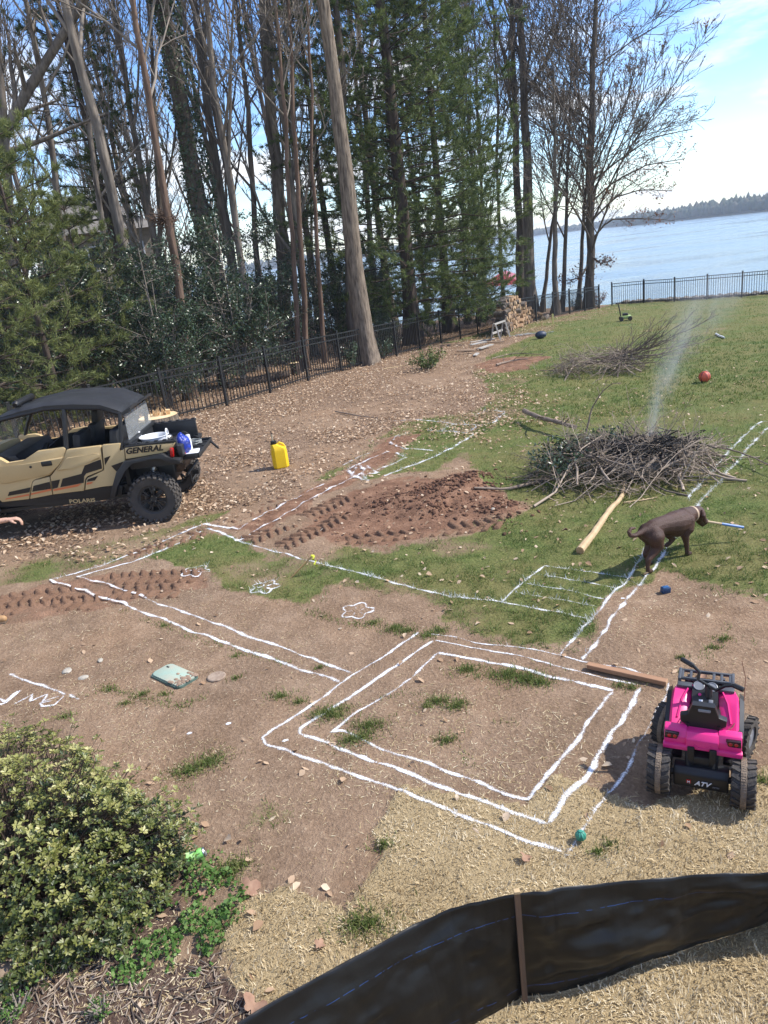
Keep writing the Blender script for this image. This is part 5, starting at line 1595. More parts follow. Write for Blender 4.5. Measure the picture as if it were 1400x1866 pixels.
        if sd == -1:
            for poly in ([(92, 1112), (303, 1066), (290, 1116), (76, 1152)], [(330, 1052), (488, 1012), (502, 1080), (316, 1110)], [(506, 1006), (590, 990), (566, 1070), (516, 1082)], [(616, 982), (800, 934), (832, 852), (990, 792), (1002, 882), (848, 930), (826, 960), (822, 1022), (592, 1066)], [(1024, 780), (1086, 757), (1032, 850)], [(862, 986), (964, 952), (932, 1000), (852, 1012)], [(1092, 856), (1214, 812), (1146, 914)]):
                m = MB(); m.prism(U1(poly, -0.745), -0.7425, -0.7455, 'XZ'); m.build('black_decal', DECAL, o, smooth=False)
            for poly in ([(62, 1176), (288, 1130), (286, 1148), (50, 1188)], [(306, 1126), (502, 1080), (506, 1098), (304, 1142)], [(524, 1086), (806, 1028), (765, 1058), (526, 1104)], [(852, 1022), (916, 1010), (900, 1030), (850, 1042)]):
                m = MB(); m.prism(U1(poly, -0.745), -0.7428, -0.7458, 'XZ'); m.build('orange_stripe', ORANGE, o, smooth=False)
    for sd in (-1, 1):
        m = MB(); m.prism(U1([(-240, 1225), (20, 1222), (290, 1192), (520, 1150), (830, 1106), (1130, 1056), (1196, 1056), (1190, 1150), (1100, 1178), (680, 1232), (160, 1262), (-240, 1280)]), sd * 0.70, sd * 0.55, 'XZ', bev=0.012); m.build('rocker_sill', BLK, o)
    t = text_mesh('POLARIS', 0.1, 0, 0.0022); a = u1(686, 1222, -0.71); b = u1(938, 1206, -0.71)
    text_on(t, (a[0], -0.705, a[1] - 0.004), (b[0], -0.705, b[1] - 0.004), 0.058, TAN, o)
    # cargo bed
    bx0, bx1 = u2(185, 800)[0], u2(845, 752)[0]
    side = [(188, 800), (832, 752), (806, 805), (730, 862), (640, 882), (205, 962)]
    zt = 0.5 * (u2(188, 800)[1] + u2(832, 752)[1])
    for sd in (-1, 1):
        m = MB(); m.prism(U2(side), sd * 0.735, sd * 0.69, 'XZ', bev=0.008); m.build('bed_side', TAN, o, ang=25)
        m = MB(); m.prism([(bx0, zt - 0.33), (bx1, zt - 0.33), (bx1, zt + 0.012), (bx0, zt + 0.012)], sd * 0.69, sd * 0.635, 'XZ', bev=0.01)
        m.box(((bx0 + bx1) / 2, sd * 0.69, zt + 0.014), (bx1 - bx0, 0.10, 0.03), bev=0.008)
        for k in range(6):
            m.box((bx0 + 0.08 + k * (bx1 - bx0) / 6, sd * 0.69, zt + 0.036), (0.05, 0.06, 0.018), bev=0.004)
        m.build('bed_wall', BLKG, o)
    m = MB(); m.box(((bx0 + bx1) / 2, 0, zt - 0.33), (bx1 - bx0, 1.28, 0.03)); m.box((bx0 + 0.02, 0, zt - 0.15), (0.05, 1.26, 0.36), bev=0.01)
    m.box((bx0 + 0.02, 0, zt + 0.05), (0.10, 1.40, 0.06), bev=0.012)
    for k in range(7): m.box(((bx0 + bx1) / 2 + .02, -0.5 + k / 6, zt - 0.308), (bx1 - bx0 - .1, 0.05, 0.012))
    m.build('bed_floor', BLKG, o)
    t = text_mesh('GENERAL', 0.1, 0.32, 0.0035); a = u2(218, 896, -0.74); b = u2(688, 846, -0.74)
    text_on(t, (a[0], -0.738, a[1]), (b[0], -0.738, b[1]), 0.088, DECAL, o)
    # tailgate folded down with a tray edge
    tz = u2(915, 985)[1]
    g = MB(); g.box((bx1 + 0.13, -0.10, tz), (0.24, 1.00, 0.035), bev=0.008)
    for s in (-1, 1): g.box((bx1 + 0.13, s * 0.49 - .10, tz + 0.03), (0.24, 0.02, 0.06), bev=0.004)
    g.box((bx1 + 0.245, -.10, tz + 0.02), (0.02, 1.00, 0.07), bev=0.004)
    for k in range(4): g.box((bx1 + 0.13, -0.48 + k * 0.25, tz + 0.022), (0.19, 0.05, 0.012))
    g.build('tailgate', BLKG, o)
    g = MB(); g.box((bx1 + 0.30, 0.30, tz - 0.05), (0.16, 0.12, 0.02), rot=(0, 0.9, 0.2)); g.build('mud_flap', BLK, o)
    g = MB(); g.box((0, 0, 0), (0.05, 0.06, 0.13), bev=0.012)
    for s in (-1, 1):
        c = u2(795, 870); w = g.mesh('tail_light') if s == -1 else w
        link('tail_light', w, REDL, o, (c[0], s * 0.735, c[1]), (0, 0.12, 0))
    g = MB(); g.prism(U2([(740, 870), (835, 790), (905, 800), (930, 940), (860, 960), (770, 935)]), -0.69, -0.5, 'XZ', bev=0.01); g.build('bed_corner', BLKG, o)
    # wheel arch flares
    flare = [(200, 972), (640, 886), (672, 872), (722, 890), (795, 938), (910, 944), (914, 998), (820, 1004), (735, 975), (660, 925), (560, 940), (300, 988), (205, 1090), (110, 1280), (100, 1420), (20, 1425), (60, 1265), (100, 1110)]
    for sd in (-1, 1):
        m = MB(); m.prism(U2(flare), sd * 0.82, sd * 0.60, 'XZ', bev=0.012); m.build('fender_flare', BLKG, o, ang=25)
    m = MB(); m.prism(U2([(100, 1000), (600, 930), (840, 1000), (840, 1010), (600, 950), (110, 1050)]), -0.60, 0.60, 'XZ'); m.build('inner_fender', BLK, o)
    # front end, mostly beyond the picture edge
    xf = u1(-240, 800)[0]; zf = u1(-240, 790)[1]
    m = MB()
    def ring(x, hw, z0, z1, cr): return [(x, -hw, z0), (x, -hw, z1 - cr), (x, -hw * .72, z1), (x, 0, z1 + .03), (x, hw * .72, z1), (x, hw, z1 - cr), (x, hw, z0)]
    m.loft([ring(xf + 0.05, 0.73, 0.55, zf, 0.12), ring(xf - 0.35, 0.70, 0.62, zf - 0.02, 0.14), ring(xf - 0.75, 0.60, 0.68, zf - 0.10, 0.16), ring(xf - 0.95, 0.48, 0.66, zf - 0.30, 0.12)])
    m.build('bonnet', TAN, o)
    m = MB(); m.box((xf - 0.98, 0, 0.62), (0.10, 1.0, 0.30), bev=0.03).tube([(xf - 1.05, -0.5, 0.55), (xf - 1.1, -0.45, 0.75), (xf - 1.1, 0.45, 0.75), (xf - 1.05, 0.5, 0.55)], 0.025, 8); m.build('front_bumper', BLK, o)
    for s in (-1, 1):
        m = MB(); m.sphere((xf - 0.90, s * 0.40, zf - 0.30), (0.07, 0.11, 0.07)); m.build('headlight', CLEAR, o)
        m = MB(); arc = [(-2.74 + 0.50 * math.cos(a), s * 0.72, 0.365 + 0.46 * math.sin(a)) for a in np.linspace(0.1, PI - 0.1, 12)]; m.tube(arc, 0.05, 8, flat=2.2); m.build('fender_flare', BLKG, o)
    # cage
    def P(cx, cy, yl): q = u1(cx, cy, yl); return (q[0], yl, q[1])
    cage = MB()
    TA = -0.60
    for sd in (-1, 1):
        def Q(cx, cy, y0): q = u1(cx, cy, y0); return (q[0], sd * abs(y0), q[1])
        cage.tube([Q(1195, 700, -0.70), Q(1185, 500, -0.66), Q(1178, 345, TA)], 0.030, 10)
        cage.tube([Q(655, 700, -0.70), Q(640, 480, -0.66), Q(628, 300, TA)], 0.034, 10)
        cage.tube([Q(1178, 345, TA), Q(985, 292, TA), Q(628, 292, TA), Q(440, 300, TA), Q(0, 410, TA), Q(-120, 640, -0.68), Q(-160, 800, -0.70)], 0.028, 10)
        cage.tube([Q(1195, 700, -0.70), (Q(1195, 700, -0.70)[0] + 0.22, sd * 0.70, zt + 0.02)], 0.026, 8)
    for cx, cy in ((1178, 345), (628, 300), (0, 412)):
        q = u1(cx, cy, TA); cage.tube([(q[0], TA, q[1]), (q[0], -TA, q[1])], 0.026, 8)
    q = u1(655, 690, -0.7); cage.tube([(q[0], -.69, q[1] - .05), (q[0], .69, q[1] - .05)], 0.026, 8)
    q = u1(1195, 640, -0.7); cage.tube([(q[0], -.69, q[1] - .02), (q[0], .69, q[1] - .02)], 0.026, 8)
    cage.build('roll_cage', BLK, o)
    # roof: stations from back to front
    st = [((1200, 348), 0.0, 0.60), ((1165, 332), 0.055, 0.62), ((985, 275), 0.085, 0.63), ((700, 270), 0.09, 0.63), ((440, 285), 0.085, 0.62), ((180, 345), 0.075, 0.60), ((0, 402), 0.05, 0.58), ((-60, 440), 0.02, 0.56)]
    rings = []
    for (cx, cy), hh, hw in st:
        hh *= 0.55
        x, z = u1(cx, cy, -hw)
        rings.append([(x, -hw, z - 0.02), (x, -hw, z + 0.025), (x, -hw * .86, z + 0.035 + hh * .6), (x, -hw * .45, z + 0.035 + hh), (x, -hw * .38, z + 0.02 + hh), (x, 0, z + 0.02 + hh), (x, hw * .38, z + 0.02 + hh), (x, hw * .45, z + 0.035 + hh), (x, hw * .86, z + 0.035 + hh * .6), (x, hw, z + 0.025), (x, hw, z - 0.02), (x, hw * .8, z), (x, 0, z + hh * .6), (x, -hw * .8, z)])
    x, z = u1(1225, 330, -0.6)
    rings.insert(0, [(p[0] + 0.12, p[1] * 0.97, p[2] + 0.05) for p in rings[0]])
    m = MB(); m.loft(rings); m.build('roof', BLKG, o, ang=22)
    # lamp bar on the front of the roof
    a = u1(150, 262, -0.46); b = u1(315, 172, 0.46)
    m = MB(); m.tube([(a[0], -0.47, a[1]), (a[0], -0.44, a[1] + .01), (b[0], 0.44, b[1]), (b[0], 0.47, b[1])], [0.035, 0.05, 0.05, 0.035], 12)
    m.box((a[0] + .02, -0.36, a[1] - 0.07), (0.03, 0.03, 0.12)).box((b[0] + .02, 0.36, b[1] - 0.07), (0.03, 0.03, 0.12)); m.build('light_bar', BLK, o)
    # rear screen
    m = MB(); c0 = u1(1190, 350, -0.58); c1 = u1(1205, 640, -0.64)
    m.loft([[(c0[0] + .03, -0.57, c0[1] - .02), (c0[0] + .03, 0.57, c0[1] - .02), (c0[0] + .036, 0.57, c0[1] - .02), (c0[0] + .036, -0.57, c0[1] - .02)], [(c1[0] + .09, -0.62, c1[1] + .03), (c1[0] + .09, 0.62, c1[1] + .03), (c1[0] + .096, 0.62, c1[1] + .03), (c1[0] + .096, -0.62, c1[1] + .03)]]); m.build('rear_screen', CLEAR, o, smooth=False)
    m = MB(); w0 = u1(-40, 430, -0.55); w1 = u1(-200, 780, -0.6)
    m.loft([[(w0[0], -0.55, w0[1]), (w0[0], 0.55, w0[1]), (w0[0] - .005, 0.55, w0[1]), (w0[0] - .005, -0.55, w0[1])], [(w1[0], -0.62, w1[1]), (w1[0], 0.62, w1[1]), (w1[0] - .005, 0.62, w1[1]), (w1[0] - .005, -0.62, w1[1])]]); m.build('windscreen', CLEAR, o, smooth=False)
    # cabin
    zfl = 0.56; zdo = u1(645, 690)[1]
    m = MB(); xc0, xc1 = u1(-160, 900)[0], u1(1190, 700)[0]
    m.box(((xc0 + xc1) / 2, 0, zfl), (xc1 - xc0, 1.3, 0.04)).box((xc1 - 0.03, 0, zfl + 0.3), (0.06, 1.3, 0.62)).box((u1(700, 700)[0], 0, zfl + .18), (0.5, 1.28, 0.34), bev=.03); m.build('cabin_floor', BLK, o)
    m = MB(); m.prism(U1([(-200, 830), (70, 850), (360, 740), (630, 700), (980, 690), (1170, 670), (1130, 1040), (0, 1180)], -0.66), 0.655, 0.668, 'XZ'); m.build('door_liner', BLK, o, smooth=False)
    def seat(x, y, w, head):
        s = empty('seat', (x, y, zfl)); s.parent = o
        k = MB(); k.box((-0.02, 0, 0.26), (0.50, w, 0.14), bev=0.04); k.box((0.0, 0, 0.12), (0.42, w * .8, 0.2)); k.build('cushion', FABRIC, s)
        k = MB(); k.box((0.25, 0, 0.56), (0.12, w, 0.52), rot=(0, 0.18, 0), bev=0.045); k.build('backrest', FABRIC, s)
        if head:
            k = MB(); k.box((0.33, 0, 0.90), (0.10, min(w, 0.28), 0.20), rot=(0, 0.18, 0), bev=0.04); k.build('headrest', FABRIC, s)
    xfs, xrs = u1(520, 700)[0], u1(900, 700)[0]
    seat(xfs, -0.32, 0.5, False); seat(xfs, 0.32, 0.5, True); seat(xrs, -0.32, 0.52, False); seat(xrs, 0.32, 0.52, False)
    m = MB(); xd = u1(130, 700)[0]
    m.prism([(xd - 0.35, zfl + 0.2), (xd - 0.02, zfl + 0.25), (xd + 0.02, zdo - 0.16), (xd - 0.05, zdo - 0.02), (xd - 0.4, zdo - 0.02)], -0.62, 0.62, 'XZ', bev=0.02); m.build('dashboard', BLK, o)
    sw = empty('steering_wheel', (xd + 0.20, -0.34, zdo - 0.10)); sw.parent = o; sw.rotation_euler = (0, -0.95, 0)
    m = MB()
    ringp = [(0.17 * math.cos(a), 0.17 * math.sin(a), 0) for a in np.linspace(0, 2 * PI, 25)]
    m.tube(ringp, 0.016, 8, cap=False); m.build('rim', FABRIC, sw)
    m = MB(); m.box((0, 0, -0.01), (0.10, 0.12, 0.03), bev=.01).box((0, 0.09, -0.01), (0.03, 0.16, 0.012)).box((0, -0.09, -0.01), (0.03, 0.16, 0.012)).box((-.09, 0, -0.01), (0.16, 0.03, 0.012)).tube([(0, 0, -0.02), (0, 0, -0.2)], 0.03, 8); m.build('hub', BLK, sw)
    for (p0, p1) in (((640, 520), (450, 690)), ((860, 545), (720, 680))):
        a = u1(*p0, 0.2); b = u1(*p1, 0.05)
        m = MB(); m.tube([(a[0], 0.3, a[1]), (b[0], 0.1, b[1])], 0.022, 6, flat=0.15); m.build('seat_belt', BLKG, o)
    return o, bx0, bx1, zt, tz
utv, BX0, BX1, BZT, BTZ = build_utv()
# things carried in the bed
def on_utv(x, y, z): return (UO[0] + x, UO[1] + y, z)
def build_cargo():
    # white tub with a loop handle
    px = u2(565, 705, -0.15)
    o = empty('tub', on_utv(px[0], -0.12, BZT - 0.31)); tag(o, 'white plastic tub with looped handles in the cargo bed', 'tub')
    m = MB(); m.lathe([(0.13, 0), (0.20, 0.30), (0.215, 0.31), (0.205, 0.315), (0.19, 0.30), (0.125, 0.015), (0.001, 0.015)], 28); m.build('bowl', WHITE, o)
    for s in (-1, 1):
        m = MB(); m.tube([(s * 0.20, 0.06 * math.cos(a), 0.30 + 0.09 * math.sin(a)) for a in np.linspace(0, PI, 9)], 0.012, 8); m.build('handle', WHITE, o)
    px = u2(722, 700, -0.05); m = MB(); m.lathe([(0.075, 0), (0.085, 0.25), (0.07, 0.27), (0.02, 0.285)], 20)
    c = m.build('tin_can', STEEL, None, on_utv(px[0], 0.0, BZT - 0.31)); tag(c, 'small metal can beside the white tub in the cargo bed', 'can')
    # blue bag hung on the bed corner
    g = np.random.default_rng(4)
    m = MB(); m.sphere((0, 0, 0), (0.12, 0.11, 0.17), 28, 20)
    for v in m.bm.verts:
        k = v.co.normalized(); n = fbm(np.array([k.x * 2.2 + 5 + k.y]), np.array([k.z * 2.6 + 3]), 5, 4)[0]
        v.co *= 0.7 + 0.62 * n; v.co.x *= 1 - 0.35 * max(0, k.z)
    px = u2(925, 770, -0.45)
    b = m.build('plastic_bag', BLUEB, None, on_utv(px[0], -0.45, px[1]), ang=60); tag(b, 'crumpled blue plastic bag on the folded tailgate', 'bag')
    o = empty('drink_bottle', on_utv(u2(1020, 780, -0.3)[0], -0.30, BTZ + 0.018)); tag(o, 'slim white insulated bottle standing on the tailgate', 'bottle')
    m = MB(); m.lathe([(0.034, 0), (0.037, 0.01), (0.037, 0.19), (0.030, 0.205), (0.001, 0.206)], 18); m.build('body', WHITE, o)
    m = MB(); m.lathe([(0.031, 0.2), (0.033, 0.205), (0.033, 0.25), (0.028, 0.26), (0.001, 0.26)], 18); m.build('cap', WHITE, o)
    m = MB(); m.box((0, 0, 0.012), (0.24, 0.30, 0.022), bev=0.008)
    p = u2(1050, 895, -0.4); c = m.build('tray_lid', WHITE, None, on_utv(p[0], -0.42, BTZ + 0.030), (0, 0, 0.15)); tag(c, 'flat white lid lying at the front of the tailgate', 'lid')
    m = MB(); m.sphere((0, 0, 0.03), (0.04, 0.03, 0.03)).tube([(0.03, 0, .03), (0.07, 0.01, .05)], 0.012, 8)
    p = u2(920, 890, -0.5); c = m.build('rag', mat('red_rag', (0.45, 0.05, 0.05), 0.8), None, on_utv(p[0], -0.55, BTZ + 0.02)); tag(c, 'small red rag below the blue bag', 'rag')
    m = MB()
    g = random.Random(3)
    pts = [(0.10 * math.cos(a * 1.0) * (1 + .2 * g.random()), 0.09 * math.sin(a) * (1 + .2 * g.random()), 0.02 + 0.012 * (a / 6.3) + 0.02 * g.random()) for a in np.linspace(0, 30, 60)]
    m.tube(pts, 0.006, 5); p = u2(1075, 760, 0.05); c = m.build('rope_coil', mat('grey_rope', (0.35, 0.36, 0.34), 0.8), None, on_utv(p[0], 0.1, BTZ + 0.02)); tag(c, 'loose coil of grey rope on the tailgate', 'rope')
build_cargo()

# sawn stump behind the cargo bed
def build_stump():
    a = gp(262, 752, 0.62); b = gp(318, 754, 0.62)
    cx, cy = (a[0] + b[0]) / 2, (a[1] + b[1]) / 2 - 0.1
    r = 0.42
    g = np.random.default_rng(8)
    o = empty('tree_stump', (cx, cy, zat(cx, cy) - 0.02)); tag(o, 'freshly sawn tree stump with a splintered cut behind the cargo bed', 'stump')
    n = 44; m = MB()
    rings = []
    base = r * (1 + 0.09 * np.array([fbm(np.array([math.cos(t) * 2 + 4]), np.array([math.sin(t) * 2 + 4]), 3, 3)[0] - .5 for t in np.arange(n) * 2 * PI / n]) * 2)
    for h, k in ((-0.1, 1.5), (0.05, 1.32), (0.15, 1.14), (0.3, 1.05), (0.48, 1.0), (0.62, 0.98)):
        rings.append([(base[i] * k * (1 + (0.14 * math.cos(5 * i * 2 * PI / n) if h < .2 else 0.02 * g.standard_normal())) * math.cos(i * 2 * PI / n), base[i] * k * (1 + (0.14 * math.cos(5 * i * 2 * PI / n) if h < .2 else 0.02 * g.standard_normal())) * math.sin(i * 2 * PI / n), h) for i in range(n)])
    m.loft(rings, cap=False); m.build('bark', BARK_OAK, o)
    m = MB(); m.loft([[(base[i] * 0.97 * k * math.cos(i * 2 * PI / n), base[i] * 0.97 * k * math.sin(i * 2 * PI / n), 0.625 + (0.01 if k < 0.9 else 0)) for i in range(n)] for k in (1, 0.5, 0.02)], cap=False)
    m.build('cut_face', mat('fresh_sawn_wood', (0.62, 0.43, 0.22), 0.75, col2=(0.72, 0.58, 0.36), scale=5, bump=0.3, bscale=60), o)
    m = MB()
    for k in range(34):
        t = -0.25 + 0.5 * g.random(); x, y = 0.05 + t * 0.7, 0.02 + 0.09 * g.standard_normal()
        h = 0.05 + 0.16 * g.random() * (1 - abs(t) * 2)
        m.prism([(x - .012, 0.62), (x + .012, 0.62), (x + .004 * g.standard_normal(), 0.62 + h)], y - .008, y + .008, 'XZ')
    m.box((0.22, 0.0, 0.68), (0.10, 0.08, 0.12), rot=(0.1, 0.1, .3), bev=.01)
    m.build('splinters', mat('torn_heartwood', (0.55, 0.30, 0.11), 0.8, col2=(0.70, 0.52, 0.30), scale=12), o, smooth=False)
build_stump()
# ================================================================== DOG, PERSON
def blob(name, caps, voxel=0.012, smooth=8, extra=None):
    """one continuous skin grown over tapered limbs: list of (p0, r0, p1, r1)"""
    m = MB()
    for p0, r0, p1, r1 in caps:
        p0, p1 = Vector(p0), Vector(p1)
        n = 14
        d = p1 - p0; L = d.length
        q = d.to_track_quat('Z', 'Y').to_matrix().to_4x4() if L > 1e-6 else Matrix.Identity(4)
        prof = [(max(1e-4, r0 * math.cos(a)), r0 * math.sin(a)) for a in np.linspace(-PI / 2, 0, 5)] + [(max(1e-4, r1 * math.cos(a)), L + r1 * math.sin(a)) for a in np.linspace(0, PI / 2, 5)]
        m.lathe(prof, n, 'Z', M=Matrix.Translation(p0) @ q)
    if extra: extra(m)
    me = m.mesh(name, False)
    ob = bpy.data.objects.new(name, me); C.objects.link(ob)
    r = ob.modifiers.new('r', 'REMESH'); r.mode = 'VOXEL'; r.voxel_size = voxel
    s = ob.modifiers.new('s', 'SMOOTH'); s.iterations = smooth; s.factor = 0.5
    dg = bpy.context.evaluated_depsgraph_get()
    out = bpy.data.meshes.new_from_object(ob.evaluated_get(dg))
    bpy.data.objects.remove(ob); bpy.data.meshes.remove(me)
    out.polygons.foreach_set('use_smooth', np.ones(len(out.polygons), bool))
    out.materials.clear()
    return out
def chain(*a):
    """(p, r), (p, r) ... -> capsules"""
    return [(a[i][0], a[i][1], a[i + 1][0], a[i + 1][1]) for i in range(len(a) - 1)]
def build_dog():
    hp = gp(1180, 1047); fp = gp(1249, 1016)
    yaw = math.atan2(fp[1] - hp[1], fp[0] - hp[0])
    L = math.hypot(fp[1] - hp[1], fp[0] - hp[0])
    k = 0.86
    ox = hp[0] + 0.13 * k * math.cos(yaw) - 0.075 * k * math.sin(yaw); oy = hp[1] + 0.13 * k * math.sin(yaw) + 0.075 * k * math.cos(yaw)
    o = empty('dog', (ox, oy, zat(ox, oy) + 0.0), yaw); o.scale = (k,) * 3
    tag(o, 'chocolate brown dog walking over the painted lines with a stick in its mouth', 'dog')
    coat = mat('brown_dog_coat', (0.085, 0.042, 0.028), 0.5, col2=(0.042, 0.021, 0.014), scale=7, bump=0.5, bscale=130, mscale=(0.3, 1, 1), spec=0.3)
    S = L / 0.70 / k
    def X(x): return x
    caps = []
    # trunk: deep chest, tucked loin, sloping croup
    caps += chain(((-.03, 0, .470), .092), ((.06, 0, .492), .102), ((.18, 0, .490), .104), ((.30, 0, .470), .116), ((.42, 0, .448), .142), ((.53, 0, .440), .142), ((.61, 0, .470), .115))
    caps += chain(((.34, 0, .40), .09), ((.46, 0, .375), .11), ((.58, 0, .39), .10))
    # neck carried forward and down, broad skull, stop, square muzzle, hanging jaw
    caps += chain(((.60, 0, .475), .112), ((.70, 0, .478), .094), ((.78, 0, .462), .084))
    caps += chain(((.79, 0, .462), .088), ((.835, 0, .452), .090), ((.868, 0, .420), .078))
    caps += chain(((.880, 0, .392), .056), ((.935, 0, .338), .047), ((.975, 0, .302), .042))
    caps += chain(((.865, 0, .37), .052), ((.905, 0, .308), .034), ((.935, 0, .272), .026))
    for s in (-1, 1):
        caps += chain(((.895, s * .022, .372), .040), ((.960, s * .020, .305), .032))       # flews
        caps += chain(((.845, s * .035, .470), .050), ((.862, s * .040, .440), .042))        # brow
        y = s * .078
        caps += chain(((.00, s * .05, .47), .085), ((.02, s * .07, .42), .098))
        caps += chain(((.58, s * .06, .45), .085), ((.56, s * .08, .36), .072))
        if s < 0:      # near hind leg pushed back, near foreleg planted
            caps += chain(((-.005, y * .95, .42), .098), ((.035, y, .305), .074), ((-.03, y, .235), .050), ((-.118, y, .178), .033), ((-.128, y, .09), .024), ((-.122, y, .035), .028), ((-.075, y, .025), .028))
            caps += chain(((.55, y, .38), .070), ((.515, y, .285), .050), ((.535, y, .20), .036), ((.548, y, .13), .029), ((.556, y, .06), .025), ((.565, y, .034), .031), ((.612, y, .025), .027))
        else:          # far hind leg under the body, far foreleg lifted with the wrist folded
            caps += chain(((.02, y * .95, .42), .098), ((.11, y, .30), .070), ((.07, y, .225), .046), ((.015, y, .165), .033), ((.045, y, .08), .024), ((.055, y, .035), .028), ((.105, y, .025), .027))
            caps += chain(((.50, y, .38), .070), ((.42, y, .275), .046), ((.50, y, .205), .032), ((.44, y, .165), .026), ((.385, y, .155), .028))
    caps += chain(((-.07, 0, .505), .046), ((-.15, 0, .500), .034), ((-.24, 0, .492), .027), ((-.31, 0.01, .508), .024), ((-.325, .02, .552), .022), ((-.275, .03, .580), .020), ((-.215, .03, .565), .016))
    link('body', blob('body', caps, 0.010, 4), coat, o)
    for s in (-1, 1):
        e = blob('ear', chain(((.815, s * .078, .505), .022), ((.800, s * .108, .455), .030), ((.815, s * .112, .395), .026), ((.835, s * .106, .360), .016)), 0.008, 4)
        link('ear', e, coat, o)
        m = MB(); m.sphere((.905, s * .047, .428), .011); m.build('eye', mat('dog_eye', (0.02, 0.01, 0.006), 0.1, spec=0.7), o)
    m = MB(); m.sphere((1.010, 0, .312), (.018, .024, .017)); m.build('nose', mat('dog_nose', (0.02, 0.013, 0.012), 0.3), o)
    m = MB(); m.lathe([(.087, -.013), (.094, -.013), (.095, .013), (.088, .013)], 24, 'X', M=Matrix.Translation((.735, 0, .471)) @ Matrix.Rotation(R(6), 4, 'Y'), close=True); m.build('collar', mat('tan_collar', (0.50, 0.36, 0.24), 0.6), o)
    m = MB(); m.sphere((.765, 0, .372), (.016, .006, .02)); m.build('tag', STEEL, o)
    # stick in the mouth, pointing right in the picture
    c, s_ = math.cos(yaw), math.sin(yaw)
    def wpt(x, y, z): return Vector((ox + k * (x * c - y * s_), oy + k * (x * s_ + y * c), zat(ox, oy) + k * z))
    a = wpt(.955, .0, .318)
    e0 = a; e1 = gpY(1355, 961, a.y - 0.03)
    o2 = empty('stick', a); tag(o2, 'straight stick with a blue painted end held in the dog\'s mouth', 'stick')
    mid = Vector(e0) * 0.55 + Vector(e1) * 0.45
    st = (Vector(e1) - Vector(e0)).normalized()
    m = MB(); m.tube([(-st * 0.12), (mid - a)], 0.012, 10); m.build('bare_wood', mat('pale_stick', (0.55, 0.42, 0.26), 0.7), o2)
    m = MB(); m.tube([(mid - a), (Vector(e1) - a)], 0.0135, 10); m.build('blue_end', mat('blue_paint', (0.10, 0.22, 0.50), 0.5), o2)
build_dog()

